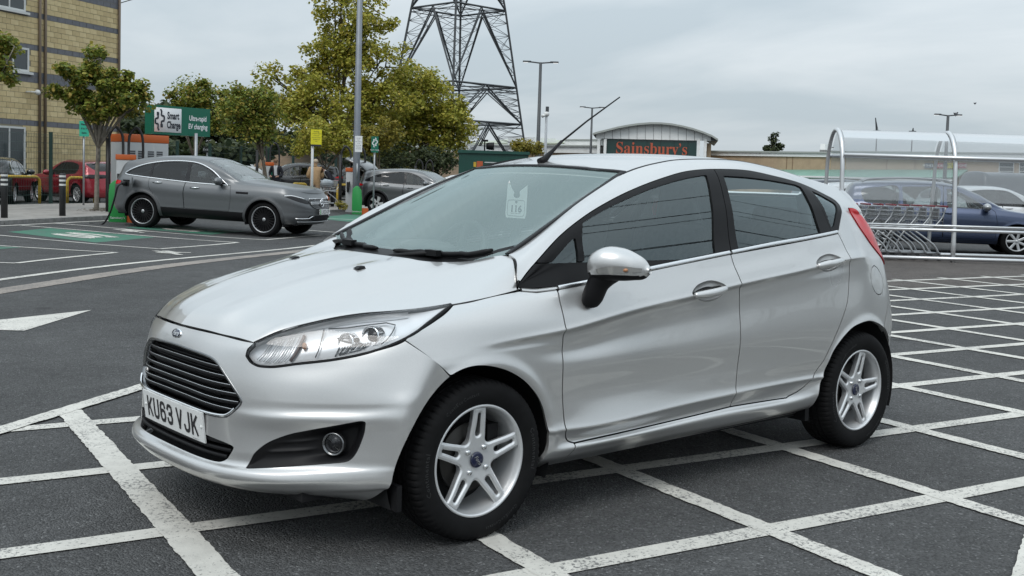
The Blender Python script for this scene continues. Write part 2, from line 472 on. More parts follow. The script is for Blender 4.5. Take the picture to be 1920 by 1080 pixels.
# ---------------------------------------------------------------- silver hatchback: its surfaces
# car frame: front axle x=0, rear axle x=2.489, nose towards -x, nearside (left) at -y, metres
def hatch_surfaces():
    S = {}
    # ---- flank, from the sill up to the roof ditch, wrapped round to the middle of the tailgate
    wl = {.25: [(2.6,.80),(2.78,.772),(2.90,.715),(3.0,.61),(3.07,.42),(3.095,.2),(3.10,0)],
          .60: [(2.6,.832),(2.80,.800),(2.925,.742),(3.03,.645),(3.10,.44),(3.125,.2),(3.13,0)],
          .93: [(2.6,.797),(2.78,.752),(2.88,.697),(2.965,.605),(3.03,.40),(3.05,.2),(3.06,0)],
          1.08: [(2.6,.738),(2.72,.710),(2.80,.672),(2.88,.595),(2.95,.40),(2.98,.2),(2.99,0)],
          1.25: [(2.6,.640),(2.69,.618),(2.76,.585),(2.82,.52),(2.88,.37),(2.905,.2),(2.91,0)],
          1.36: [(2.6,.485),(2.68,.478),(2.74,.46),(2.78,.42),(2.82,.30),(2.84,.16),(2.845,0)]}
    zk = sorted(wl); wa = np.array([wl[z] for z in zk])
    tw = 2.45+np.array([.15,.33,.46,.58,.78,.97,1.15])
    def W(z):
        return np.array([[np.interp(z[i], zk, wa[:, i, 0]), np.interp(z[i], zk, wa[:, i, 1]), z[i]] for i in range(7)])
    rows = [
     ([(-.42,.70,.20),(.3,.74,.20),(1.2,.745,.205),(2.1,.745,.215),(2.45,.74,.225)], [.235]*7, .06),
     ([(-.42,.76,.262),(-.2,.812,.262),(.3,.828,.258),(1.0,.825,.262),(2.05,.825,.268),(2.45,.81,.28)], [.285]*7, 0),
     ([(-.42,.775,.29),(-.2,.83,.29),(.3,.837,.287),(.45,.842,.289),(1.0,.845,.300),(1.45,.845,.311),(1.9,.843,.310),(2.1,.842,.318),(2.45,.828,.345)], [.345]*7, 0),
     ([(-.42,.775,.312),(-.2,.83,.310),(.3,.838,.303),(.45,.832,.302),(1.0,.830,.312),(1.45,.830,.323),(1.9,.831,.322),(2.1,.840,.334),(2.45,.832,.36)], [.36]*7, 0),
     ([(-.42,.78,.365),(-.2,.835,.365),(.3,.841,.365),(.5,.852,.360),(1.0,.853,.378),(1.45,.848,.392),(1.9,.841,.40),(2.1,.842,.40),(2.45,.838,.40)], [.40]*7, 0),
     ([(-.42,.785,.46),(-.2,.838,.46),(.25,.838,.46),(.5,.832,.455),(1.0,.834,.468),(1.45,.838,.48),(1.9,.842,.49),(2.1,.846,.49),(2.45,.845,.48)], [.48]*7, 0),
     ([(-.42,.795,.60),(-.2,.842,.62),(0,.850,.63),(.25,.842,.61),(.5,.836,.61),(1.0,.840,.62),(1.45,.845,.63),(1.9,.850,.64),(2.2,.856,.65),(2.45,.856,.66),], [.63]*7, 0),
     ([(-.42,.79,.665),(-.2,.836,.68),(0,.848,.69),(.25,.838,.692),(.5,.825,.70),(.75,.825,.738),(1.1,.829,.778),(1.45,.832,.818),(1.9,.836,.866),(2.2,.838,.888),(2.45,.835,.90)], [.88]*7, 0),
     ([(-.42,.785,.70),(-.2,.824,.715),(0,.842,.725),(.25,.848,.742),(.38,.850,.752),(.71,.851,.800),(1.09,.852,.843),(1.46,.853,.885),(1.98,.853,.937),(2.2,.850,.962),(2.45,.832,.980)], [.975]*7, 0),
     ([(-.42,.77,.745),(-.2,.803,.775),(0,.825,.785),(.25,.832,.793),(.38,.833,.80),(.71,.833,.842),(1.09,.834,.883),(1.46,.835,.926),(1.98,.832,.98),(2.2,.825,1.005),(2.45,.808,1.015)], [1.005]*7, 0),
     ([(-.42,.745,.778),(-.2,.776,.818),(0,.788,.845),(.22,.790,.868),(.42,.806,.868),(.92,.812,.915),(1.46,.813,.972),(2.0,.808,1.035),(2.27,.800,1.062),(2.45,.784,1.06)], [1.045]*7, 0),
     ([(-.42,.72,.805),(-.2,.736,.850),(0,.740,.873),(.22,.747,.904),(.42,.778,.908),(.92,.790,.966),(1.46,.793,1.023),(2.0,.788,1.083),(2.27,.776,1.108),(2.45,.760,1.108)], [1.085]*7, 0),
     ([(-.42,.71,.82),(-.2,.726,.865),(0,.730,.888),(.22,.742,.915),(.42,.762,.938),(.92,.774,.998),(1.46,.777,1.055),(2.0,.772,1.115),(2.27,.760,1.14),(2.45,.744,1.14)], [1.115]*7, 0),
     ([(-.42,.70,.83),(0,.725,.90),(.22,.740,.922),(.40,.738,.995),(.637,.730,1.08),(.99,.718,1.17),(1.335,.708,1.225),(1.773,.706,1.25),(2.2,.704,1.245),(2.45,.700,1.215)], [1.18]*7, 0),
     ([(-.42,.69,.84),(0,.72,.91),(.222,.737,.932),(.314,.727,.996),(.474,.704,1.101),(.637,.684,1.182),(.809,.665,1.246),(.99,.647,1.299),(1.176,.632,1.345),(1.335,.620,1.374),(1.52,.612,1.388),(1.773,.610,1.390),(1.985,.610,1.370),(2.202,.614,1.338),(2.45,.628,1.272)], [1.245,1.235,1.23,1.23,1.23,1.23,1.23], 0),
     ([(-.42,.68,.85),(0,.71,.92),(.235,.705,.985),(.314,.692,1.035),(.474,.672,1.13),(.637,.648,1.208),(.809,.622,1.273),(.99,.598,1.328),(1.176,.582,1.376),(1.335,.570,1.404),(1.52,.562,1.419),(1.773,.558,1.422),(1.985,.556,1.404),(2.202,.554,1.374),(2.45,.556,1.325)], [1.30,1.285,1.275,1.27,1.27,1.27,1.27], 0),
     ([(-.42,.67,.86),(0,.69,.95),(.22,.648,1.015),(.273,.640,1.030),(.409,.624,1.088),(.569,.603,1.170),(.742,.578,1.253),(.892,.554,1.315),(1.022,.530,1.362),(1.2,.521,1.404),(1.5,.508,1.436),(1.9,.498,1.436),(2.22,.494,1.400),(2.45,.492,1.364)], [1.335,1.315,1.30,1.29,1.28,1.28,1.28], 0)]
    def crease(k, below, above):
        """squeeze two extra rows round row k so the edge reads as a crisp fold"""
        a, zw, _ = rows[k]; a0, a1 = np.array(rows[k-1][0]), np.array(rows[k+1][0]); out = []
        for nb, zb_, (dz, dy) in ((a0, rows[k-1][1], below), (a1, rows[k+1][1], above)):
            r = []
            for x, y, z in a:
                yn, zn = np.interp(x, nb[:, 0], nb[:, 1]), np.interp(x, nb[:, 0], nb[:, 2])
                f = float(sstep(.02, .38, x)*(1-sstep(2.2, 2.45, x))); t = dz/(zn-z)
                r.append((x, y+(1-f)*(yn-y)*t+f*dy, z+dz))
            t = dz/(zb_[0]-zw[0]); out.append((r, [zw[i]+dz for i in range(7)], 0))
        rows[k:k+1] = [out[0], rows[k], out[1]]
    crease(8, (-.015,-.0125), (.009,-.0045)); crease(4, (-.009,-.0050), (.012,-.0042))
    n1, n2 = 360, 120
    tau = np.r_[np.linspace(-.42, 2.45, n1, endpoint=False), np.linspace(2.45, tw[-1], n2)]
    RC = []
    for a, zw, ins in rows:
        a = np.array(a); zw = np.array(zw)
        w = W(zw)
        if ins: w[:, 1] *= (1-ins*1.2); w[:, 0] -= ins
        T = np.r_[a[:, 0], tw]
        c = np.concatenate([a, w])
        RC.append(nspl(T, c, tau))
    RC = np.array(RC)                                  # rows, cols, 3
    # keep the tailgate a little crowned, rows in metres along the middle column
    mid = RC[:, 200]
    tr = np.r_[0, np.cumsum(np.linalg.norm(np.diff(mid, axis=0), axis=1))]
    nv = 230
    tv = np.linspace(0, tr[-1], nv)
    P = herm(tr, RC, tv)
    # wheel arches: a soft lip round each opening
    for cx, cz in ((0, .30), (2.489, .30)):
        r = np.hypot(P[..., 0]-cx, (P[..., 2]-cz))
        f = .011*np.exp(-((r-.352)/.026)**2)*sstep(.24, .34, P[..., 2])*(P[..., 2] < .9)*(np.abs(P[..., 0]-cx) < .5)
        P[..., 1] += f*np.sign(P[..., 1]+1e-9)*(P[..., 1] > .5)
    P[..., 1] *= -1                                    # nearside
    S['flank'] = Surf(P, U=np.broadcast_to(tau, P.shape[:2]).copy(), V=P[..., 2].copy(), flip=False)
    # ---- bonnet: lengthwise curves from the middle outwards
    C = [[(-.772,0,.748),(-.74,0,.784),(-.66,0,.826),(-.52,0,.872),(-.34,0,.920),(-.15,0,.959),(.05,0,.992)],
         [(-.762,.10,.747),(-.73,.10,.784),(-.65,.105,.827),(-.51,.11,.873),(-.33,.12,.920),(-.14,.13,.959),(.055,.135,.991)],
         [(-.746,.20,.744),(-.712,.205,.782),(-.63,.215,.829),(-.49,.23,.877),(-.31,.245,.922),(-.13,.26,.960),(.07,.27,.989)],
         [(-.737,.235,.741),(-.702,.242,.775),(-.62,.255,.819),(-.48,.272,.866),(-.30,.292,.911),(-.12,.31,.950),(.082,.32,.985)],
         [(-.712,.33,.736),(-.675,.345,.768),(-.59,.37,.809),(-.45,.405,.853),(-.26,.445,.898),(-.06,.475,.942),(.19,.49,.993)],
         [(-.700,.385,.732),(-.655,.405,.765),(-.575,.435,.805),(-.44,.485,.846),(-.25,.55,.886),(-.02,.60,.930),(.273,.622,1.022)],
         [(-.694,.405,.729),(-.640,.440,.766),(-.550,.492,.804),(-.42,.565,.838),(-.24,.635,.860),(0,.70,.895),(.250,.700,.976)],
         [(-.690,.415,.726),(-.625,.462,.764),(-.53,.525,.799),(-.40,.600,.829),(-.23,.672,.843),(.0,.738,.871),(.225,.744,.903)]]
    C = np.array(C)
    tl = np.r_[0, np.cumsum(np.linalg.norm(np.diff(C[3], axis=0), axis=1))]
    Cd = np.array([nspl(tl, c, np.linspace(0, tl[-1], 150)) for c in C])
    ta = np.r_[0, np.cumsum(np.linalg.norm(np.diff(Cd[:, 75], axis=0), axis=1))]
    P = herm(ta, Cd, np.linspace(0, ta[-1], 110)); P[..., 1] *= -1
    S['bonnet'] = Surf(P, U=P[..., 0].copy(), V=P[..., 1].copy(), flip=True)
    # ---- roof, from the middle out to the ditch
    xs = np.array([.95,1.10,1.3,1.5,1.8,2.1,2.4,2.65,2.82])
    zc = np.array([1.381,1.422,1.447,1.459,1.463,1.449,1.413,1.364,1.318])
    ye = nspl([1.022,1.2,1.5,1.9,2.22,2.45,2.65,2.82], [.530,.521,.508,.498,.494,.492,.485,.46], xs)
    ze = nspl([1.022,1.2,1.5,1.9,2.22,2.45,2.65,2.82], [1.362,1.404,1.436,1.436,1.400,1.364,1.323,1.285], xs)
    xe = xs+np.array([.072,.05,.02,0,0,0,-.02,-.03,-.05])
    ze[0] = 1.362; ye[0] = .530
    rr = []
    for f in np.linspace(0, 1, 9):
        k = f**2.3
        rr.append(np.c_[xs+(xe-xs)*f**2, -ye*f, zc+(ze-zc)*k])
    rr = np.array(rr)
    P = nspl(np.linspace(0, 1, 9), np.array([nspl(xs, r, np.linspace(.95, 2.82, 150)) for r in rr]), np.linspace(0, 1, 60))
    S['roof'] = Surf(P, U=P[..., 0].copy(), V=P[..., 1].copy(), flip=True)
    # ---- windscreen, bottom to top
    rows = [[(.105,0,.968),(.125,.2,.966),(.155,.35,.966),(.215,.5,.990),(.262,.600,1.020),(.278,.634,1.030)],
            [(.335,0,1.090),(.35,.2,1.087),(.375,.35,1.082),(.415,.5,1.092),(.455,.575,1.110),(.468,.612,1.119)],
            [(.63,0,1.243),(.645,.2,1.239),(.668,.33,1.232),(.698,.45,1.231),(.728,.535,1.236),(.74,.574,1.246)],
            [(.95,0,1.381),(.957,.15,1.379),(.972,.28,1.374),(.995,.41,1.367),(1.013,.49,1.363),(1.022,.526,1.360)]]
    rows = np.array(rows)
    rd = np.array([nspl([0,.2,.36,.5,.6,.64], r, np.linspace(0, .64, 60)) for r in rows])
    P = nspl([0,.3,.63,1.0], rd, np.linspace(0, 1, 60)); P[..., 1] *= -1
    S['screen'] = Surf(P, U=P[..., 1].copy(), V=P[..., 2].copy(), flip=False)
    # ---- front bumper skin: plan curves from the nose round to the wheel arch
    cols = [0,.15,.30,.42,.55,.66,.755,.815,.842,.850,.853]
    def R(z, xs, dz=None):
        z = list(z) if hasattr(z, '__len__') else [z]*9
        z = np.array(z+[z[-1]+.002, z[-1]+.004]); xs = list(xs)
        return np.c_[np.array(xs+[xs[-1]+.09, xs[-1]+.19]), np.array(cols), z]
    rows = [R(.190,[-.66,-.655,-.635,-.60,-.52,-.44,-.36,-.30,-.27]),
            R([.205,.205,.206,.208,.214,.224,.236,.248,.252],[-.775,-.77,-.75,-.71,-.625,-.53,-.435,-.37,-.335]),
            R([.235,.235,.236,.238,.242,.250,.256,.262,.264],[-.822,-.818,-.80,-.765,-.680,-.575,-.470,-.398,-.362]),
            R([.270,.270,.268,.268,.268,.275,.282,.288,.290],[-.845,-.841,-.823,-.786,-.702,-.592,-.478,-.406,-.365]),
            R([.288,.288,.287,.288,.290,.300,.306,.312,.315],[-.842,-.838,-.819,-.782,-.696,-.584,-.473,-.403,-.364]),
            R([.306,.306,.306,.308,.312,.322,.328,.334,.336],[-.812,-.808,-.792,-.752,-.668,-.560,-.461,-.397,-.362]),
            R([.35,.35,.35,.352,.355,.36,.365,.37,.372],[-.804,-.801,-.788,-.746,-.660,-.552,-.456,-.394,-.361]),
            R([.43,.43,.43,.43,.432,.438,.442,.45,.45],[-.803,-.801,-.789,-.742,-.655,-.549,-.453,-.390,-.358]),
            R([.485,.485,.485,.485,.487,.492,.497,.505,.505],[-.806,-.804,-.792,-.745,-.663,-.559,-.456,-.387,-.353]),
            R([.503,.503,.503,.503,.505,.511,.517,.525,.527],[-.8075,-.805,-.792,-.742,-.654,-.5465,-.4455,-.3795,-.346]),
            R([.54,.54,.54,.54,.54,.54,.545,.55,.552],[-.810,-.807,-.789,-.738,-.648,-.541,-.440,-.373,-.338]),
            R([.60,.60,.60,.60,.60,.60,.60,.60,.60],[-.809,-.804,-.781,-.729,-.633,-.524,-.421,-.348,-.306]),
            R([.66,.66,.66,.655,.65,.655,.665,.67,.67],[-.802,-.795,-.768,-.716,-.612,-.500,-.395,-.312,-.265]),
            R([.705,.705,.703,.70,.70,.71,.73,.735,.735],[-.792,-.783,-.752,-.703,-.592,-.472,-.362,-.277,-.225]),
            R([.740,.740,.733,.725,.735,.75,.78,.80,.80],[-.777,-.768,-.733,-.688,-.568,-.440,-.325,-.235,-.18])]
    rows = np.array(rows)
    tc = np.r_[0, np.cumsum(np.linalg.norm(np.diff(rows[8], axis=0), axis=1))]
    tcd = np.linspace(0, tc[-1], 260)
    rd = np.array([nspl(tc, r, tcd) for r in rows])
    tr = np.r_[0, np.cumsum(np.linalg.norm(np.diff(rows[:, 4], axis=0), axis=1))]
    P = herm(tr, rd, np.linspace(0, tr[-1], 190)); P[..., 1] *= -1
    S['nose'] = Surf(P, U=np.broadcast_to(tcd, P.shape[:2]).copy(), V=P[..., 2].copy(), flip=False)
    return S
# ================================================================= silver hatchback
M_paint = mat('silver_paint', (.565,.566,.562), .29, .68, coat=1.0, coatr=.012)
def _flake(m):
    nt = m.node_tree; b = nt.nodes['Principled BSDF']; t = nt.nodes.new('ShaderNodeTexCoord')
    v = nt.nodes.new('ShaderNodeTexNoise'); v.inputs['Scale'].default_value = 900; v.inputs['Detail'].default_value = 1; nt.links.new(t.outputs['Object'], v.inputs['Vector'])
    r = nt.nodes.new('ShaderNodeMapRange'); r.inputs[1].default_value = .3; r.inputs[2].default_value = .7; r.inputs[3].default_value = .92; r.inputs[4].default_value = 1.08
    nt.links.new(v.outputs[0], r.inputs[0])
    s = nt.nodes.new('ShaderNodeVectorMath'); s.operation = 'SCALE'; s.inputs[0].default_value = b.inputs['Base Color'].default_value[:3]
    nt.links.new(r.outputs[0], s.inputs['Scale']); nt.links.new(s.outputs[0], b.inputs['Base Color'])
    # road film: roughness drifts in broad soft patches
    n2 = nt.nodes.new('ShaderNodeTexNoise'); n2.inputs['Scale'].default_value = 2.5; n2.inputs['Detail'].default_value = 0; nt.links.new(t.outputs['Object'], n2.inputs['Vector'])
    r2 = nt.nodes.new('ShaderNodeMapRange'); r2.inputs[1].default_value = .05; r2.inputs[2].default_value = .95; r2.inputs[3].default_value = b.inputs['Roughness'].default_value-.03; r2.inputs[4].default_value = b.inputs['Roughness'].default_value+.05
    nt.links.new(n2.outputs[0], r2.inputs[0]); nt.links.new(r2.outputs[0], b.inputs['Roughness'])
_flake(M_paint)
M_black = mat('black_trim', (.008,.008,.009), .5, spec=.20)
M_gloss = mat('gloss_black', (.010,.010,.012), .2, spec=.4)
M_rubber = mat('rubber', (.010,.010,.011), .75, spec=.25)
M_tyre = mat('tyre_rubber', (.0070,.0070,.0075), .80, spec=.18, noise=(25,.25), bump=(220,.15,.002))
M_dark = mat('dark_cavity', (.006,.006,.007), .9)
M_chrome = mat('chrome', (.80,.81,.82), .10, 1.0)
M_satin = mat('satin_chrome', (.72,.73,.74), .24, 1.0)
M_alloy = mat('alloy_wheel', (.66,.67,.68), .34, .50, coat=.6)
M_alloyd = mat('alloy_barrel', (.42,.43,.44), .38, .85)
M_disc = mat('brake_disc', (.05,.048,.045), .5, .8)
M_white = mat('plate_white', (.74,.75,.74), .35)
M_ink = mat('plate_ink', (.012,.012,.014), .4)
M_blue = mat('badge_blue', (.006,.010,.040), .25, coat=.6)
M_seat = mat('seat_fabric', (.10,.103,.105), .9, noise=(40,.25))
M_dash = mat('dash_plastic', (.11,.113,.115), .7, noise=(30,.15))
M_lining = mat('headlining', (.60,.60,.58), .9)
M_red = mat('tail_lens', (.50,.006,.012), .22, spec=.25, coat=.15, noise=(9,.25))
M_redd = mat('tail_lens_dark', (.14,.004,.008), .2, spec=.25, coat=.15)
M_amber = mat('amber_lens', (.42,.20,.10), .3)
M_refl = mat('lamp_reflector', (.86,.87,.88), .13, 1.0)
M_bezel = mat('lamp_bezel', (.62,.63,.64), .3, .4)
M_lgrey = mat('lamp_dark_grey', (.10,.105,.11), .25, .5)
M_hous = mat('lamp_housing', (.86,.87,.88), .25, .25)
M_ws = glass('windscreen_glass', (.86,.95,.94), 0.0, (.88,1.0,.99), 2.1, haze=.10, hazecol=(.60,.80,.78))  # haze: the pale sky reflection mixed in as diffuse colour
M_sg = glass('side_glass', (.86,.93,.92), 0.0, (.86,.98,1.0), 1.98)
M_lens = glass('lamp_lens', (.93,.94,.95), 0.0, .9, 1.45)
def mirror_y(pts): return [(p[0], -p[1], p[2]) for p in pts]
SURF = hatch_surfaces()
FL, NO, BO, RO, WS = SURF['flank'], fullcols(SURF['nose']), fullrows(SURF['bonnet']), fullrows(SURF['roof']), fullcols(SURF['screen'])
def CL(pts, n=8): return curve(pts, n=n, closed=True)
GLYPH = {'K': [[(0,0),(0,1)], [(1,1),(.12,.42)], [(.36,.56),(1,0)]], 'U': [[(0,1),(0,.22),(.12,.06),(.3,0),(.7,0),(.88,.06),(1,.22),(1,1)]],
    '6': [[(.95,.80),(.85,.95),(.68,1),(.32,1),(.12,.94),(0,.78),(0,.22),(.12,.06),(.32,0),(.68,0),(.88,.06),(1,.20),(1,.38),(.88,.52),(.68,.57),(.32,.57),(.05,.48)]],
    '3': [[(.03,.80),(.12,.94),(.32,1),(.68,1),(.9,.94),(1,.80),(1,.68),(.88,.56),(.62,.52),(.40,.52)], [(.62,.52),(.88,.47),(1,.34),(1,.20),(.88,.06),(.68,0),(.32,0),(.12,.06),(.03,.20)]],
    'V': [[(0,1),(.5,.02)], [(1,1),(.5,.02)]], 'J': [[(1,1),(1,.22),(.88,.06),(.68,0),(.32,0),(.12,.07),(.02,.24)]],
    'L': [[(0,1),(0,0),(1,0)]], '2': [[(.03,.78),(.12,.94),(.32,1),(.68,1),(.9,.94),(1,.78),(1,.66),(.9,.52),(.1,.14),(0,0),(1,0)]],
    'A': [[(0,0),(.5,.98)], [(1,0),(.5,.98)], [(.22,.30),(.78,.30)]], 'Z': [[(.02,1),(1,1),(.02,0),(1,0)]], 'P': [[(0,0),(0,1),(.68,1),(.9,.94),(1,.80),(1,.66),(.9,.52),(.68,.46),(0,.46)]]}
def plate_glyphs(s, parent, m, fn, w=.050, h=.079, st=.0128, gap=.011, space=.033):
    """registration characters drawn as even strokes; fn maps (across, up, layer) to a point"""
    tot = sum(space-gap if c == ' ' else w+gap for c in s)-gap; x = -tot/2; k = 0
    for c in s:
        if c == ' ': x += space-gap; continue
        mb = MB()
        for line in GLYPH[c]:
            P = np.array([(x+st/2+u*(w-st), -h/2+st/2+v*(h-st)) for u, v in line]); n = len(P)
            if np.allclose(P[0], P[-1]) is False:
                d = P[0]-P[1]; P[0] = P[0]+d/np.linalg.norm(d)*st/2*(1 if len(P) == 2 or True else 0); d = P[-1]-P[-2]; P[-1] = P[-1]+d/np.linalg.norm(d)*st/2
            P[:, 1] = np.clip(P[:, 1], -h/2, h/2)
            V = []
            for i in range(n):
                a = P[i]-P[i-1] if i else P[1]-P[0]; b = P[i+1]-P[i] if i < n-1 else P[-1]-P[-2]; a = a/np.linalg.norm(a); b = b/np.linalg.norm(b); t = a+b; t /= np.linalg.norm(t); nn = np.array([-t[1], t[0]]); sc = min(1.6, 1/max(.5, abs(t@a)))
                for q in (1, -1): V.append(fn(P[i][0]+nn[0]*q*st/2*sc, max(-h/2, min(h/2, P[i][1]+nn[1]*q*st/2*sc)), k % 3))
            mb.add(V, [(2*i+1, 2*i+3, 2*i+2, 2*i) for i in range(n-1)]); k += 1
        mb.build('plate_character', m, parent); x += w+gap
def build_wheel_data():
    d = {}
    # tyre
    half = [(.2065,-.080),(.2085,-.088),(.218,-.0935),(.232,-.0985),(.250,-.1005),(.266,-.0995),(.278,-.0955),(.2865,-.0895),(.2925,-.0810),(.2953,-.071),(.2965,-.058),(.297,-.040),(.297,-.036),(.290,-.0345),(.290,-.0295),(.297,-.028),(.2972,-.006),(.2972,-.004),(.290,-.003)]
    prof = half+[(r,-h) for r, h in half[::-1]]
    n = 288; V = []; F = []
    for i, (r, h) in enumerate(prof):
        for j in range(n):
            a = 2*PI*j/n; rr = r
            k = j % 4
            if abs(h) > .04 and r > .277 and k == 0: rr = r-.0055 if r > .29 else r-.0035
            if .004 < abs(h) < .04 and r > .2955 and j % 6 == 0: rr = r-.004
            V.append((rr*math.cos(a), h, rr*math.sin(a)))
    m = len(prof)
    for i in range(m-1):
        for j in range(n):
            F.append((i*n+j, i*n+(j+1) % n, (i+1)*n+(j+1) % n, (i+1)*n+j))
    o = mesh('tyre', V, F, M_tyre, None, True, link=False); d['tyre'] = o.data
    smooth_by_angle(o, 28)
    # barrel and lip
    b = MB().lathe([(.2062,-.081),(.2075,-.0855),(.2055,-.0885),(.1995,-.0885),(.1955,-.084),(.1935,-.074),(.189,-.066),(.185,-.05),(.180,-.01),(.179,.07)], 96, ax='y')
    d['rim'] = b.data('rim', M_alloy, True)
    b = MB().lathe([(.02,-.018),(.128,-.018),(.130,-.014),(.130,-.004),(.02,-.004)], 64, ax='y'); d['disc'] = b.data('brake_disc', M_disc, True)
    b = MB().lathe([(.02,.0),(.19,.0)], 48, ax='y'); d['back'] = b.data('backing_plate', M_dark, False)
    # five twin spokes
    g = np.linspace(-.2, .2, 170); X, Z = np.meshgrid(g, g)
    r = np.hypot(X, Z); D = r-.071; slot = np.full(X.shape, 9.); ring = np.full(X.shape, 9.)
    for k in range(5):
        a = math.radians(90+72*k); ca, sa = math.cos(a), math.sin(a)
        u = X*ca+Z*sa; v = -X*sa+Z*ca
        wv = .0375-.0085*sstep(.05, .19, u)
        sp = np.maximum(np.abs(v)-wv, np.maximum(-u, u-.24)); D = blend(D, sp, .018)
        t = np.clip(u, .098, .168); cap = np.hypot(u-t, v)-(.0115-.0045*sstep(.09, .165, t)); slot = np.minimum(slot, cap)
    D = np.maximum(D, -slot); D = np.maximum(D, r-.1975)
    Y = -(.066+.012*sstep(.04, .19, r)-.004*np.exp(-(r/.05)**2))
    Y = Y+.006*(1-sstep(0, .0075, -D))
    S = Surf(np.stack([X, Y, Z], -1), X, Z, flip=False)
    if S.N[85, 85, 1] > 0: S.N = -S.N; S.flip = True
    o = panel('spokes', S, D, M_alloy, None, flange=.026); COL.objects.unlink(o); d['spokes'] = o.data
    b = MB().lathe([(0,-.0725),(.024,-.0720),(.0285,-.0705),(.0295,-.066)], 32, ax='y'); d['cap'] = b.data('centre_cap', M_blue, True)
    b = MB().lathe([(0,-.0775),(.0080,-.0775),(.0105,-.074),(.0105,-.062)], 12, ax='y'); d['bolt'] = b.data('wheel_bolt', M_satin, True)
    t = text_mesh('cap_script', 'Ford', .021, shear=.35, offset=.0004); t.materials.clear(); t.materials.append(M_satin); d['script'] = t
    # raised sidewall lettering
    L = []
    def arc(txt, r0, ac, size):
        me = text_mesh('t', txt, size, sx=1.05, spacing=1.15, res=1)
        V = np.array([v.co[:] for v in me.vertices]); F = [tuple(p.vertices) for p in me.polygons]; bpy.data.meshes.remove(me)
        rr = r0+V[:, 1]; aa = ac-V[:, 0]/r0
        hh = np.interp(rr, [.218,.232,.250,.266,.278], [-.0935,-.0985,-.1005,-.0995,-.0955])-.0008
        return np.c_[rr*np.cos(aa), hh, rr*np.sin(aa)], F
    mb = MB()
    for ac in (0.05, PI+.05): mb.add(*arc('Continental', .252, ac, .028))
    for ac in (PI/2+.4, 3*PI/2+.4): mb.add(*arc('ContiEcoContact', .252, ac, .019))
    d['letters'] = mb.data('sidewall_letters', mat('tyre_lettering', (.026,.026,.027), .6), False)
    return d
def hatchback():
    car = empty('hatchback_car')
    tag(car, 'silver five door hatchback with a 116 tag in its windscreen, nearest the camera', 'car')
    f = FL; fx = f.P[..., 0]; fz = f.P[..., 2]; U, V = f.U, f.V
    # ---------------- outlines on the flank (along, height)
    archF = CL([(.300,.10),(.310,.256),(.326,.321),(.308,.409),(.268,.493),(.196,.565),(.119,.611),(.037,.640),(-.047,.654),(-.120,.645),(-.190,.612),(-.258,.553),(-.312,.483),(-.352,.410),(-.376,.340),(-.388,.280),(-.392,.10)], 6)
    archR = CL([(2.094,.10),(2.098,.27),(2.110,.335),(2.128,.39),(2.162,.473),(2.199,.535),(2.273,.600),(2.355,.642),(2.473,.657),(2.600,.640),(2.710,.598),(2.790,.535),(2.842,.45),(2.866,.35),(2.872,.26),(2.874,.10)], 6)
    A = np.minimum(sd_poly(fx, fz, archF), np.where(fx > 1.2, sd_poly(U, fz, archR), 9))
    gapF = [(.402,.900),(.391,.862),(.390,.80),(.393,.706),(.392,.60),(.396,.52),(.404,.44),(.410,.376),(.420,.335),(.437,.312),(.470,.300)]
    gapM = [(1.440,1.016),(1.444,.96),(1.455,.90),(1.470,.82),(1.475,.73),(1.474,.626),(1.469,.50),(1.460,.40),(1.447,.33)]
    gapR = [(2.303,1.098),(2.316,1.04),(2.322,.97),(2.324,.90),(2.316,.82),(2.298,.752),(2.241,.654),(2.207,.60),(2.164,.534),(2.125,.475),(2.043,.390),(1.964,.350),(1.879,.330),(1.867,.325)]
    lowF = [(.470,.300),(.75,.306),(1.1,.318),(1.447,.331)]; lowR = [(1.447,.331),(1.867,.325)]
    beltlow = [(.402,.900),(.919,.958),(1.440,1.014)]; beltlow2 = [(1.440,1.014),(2.0,1.066),(2.303,1.096)]
    cv = lambda p: curve(p, step=.012)
    doorF = np.concatenate([cv(gapF), cv(lowF), cv(gapM)[::-1], cv(beltlow)[::-1]])
    doorR = np.concatenate([cv(gapM), cv(lowR), cv(gapR)[::-1], cv(beltlow2)[::-1]])
    dF = sd_poly(U, V, doorF); dR = sd_poly(U, V, doorR)
    top = [(.226,.900),(.11,.8865),(0,.870),(-.077,.8625)]
    hlr = [(-.077,.8625),(-.12,.847),(-.17,.829),(-.219,.809),(-.27,.785),(-.321,.759)]
    bgap = [(-.321,.759),(-.265,.716),(-.212,.672),(-.160,.624)]
    wing = np.concatenate([cv(bgap), [(-.1,.5),(0,.2),(.2,.1),(.455,.1),(.458,.25),(.470,.300)], cv(gapF)[::-1], [(.30,.893),(.26,.897)], cv(top)])
    dW = np.maximum(sd_poly(U, V, wing), -A)
    opening = [(.226,.918),(.315,.990),(.475,1.099),(.64,1.182),(.812,1.247),(.992,1.301),(1.179,1.347),(1.336,1.376),(1.522,1.390),(1.774,1.391),(1.985,1.370),(2.214,1.338),(2.36,1.306),(2.455,1.270),(2.474,1.255),(2.470,1.238),(2.41,1.19),(2.345,1.135),(2.318,1.112),(2.290,1.108)]
    belt = [(2.290,1.108),(2.0,1.084),(1.448,1.029),(.91,.974),(.60,.936),(.42,.914),(.30,.908),(.24,.910)]
    op = np.concatenate([cv(opening), cv(belt)])
    dO = sd_poly(U, V, op)
    fuel = CL([(2.641,.924),(2.700,.900),(2.732,.852),(2.722,.802),(2.680,.776),(2.627,.789),(2.582,.838),(2.586,.893)], 6); dFu = sd_poly(U, V, fuel)
    tail = CL([(2.540,1.218),(2.540,1.218),(2.62,1.213),(2.76,1.178),(2.90,1.105),(2.985,1.02),(2.985,.955),(2.90,.915),(2.850,.928),(2.838,.935),(2.729,1.004),(2.630,1.078),(2.560,1.165)], 6); dT = sd_poly(U, V, tail)
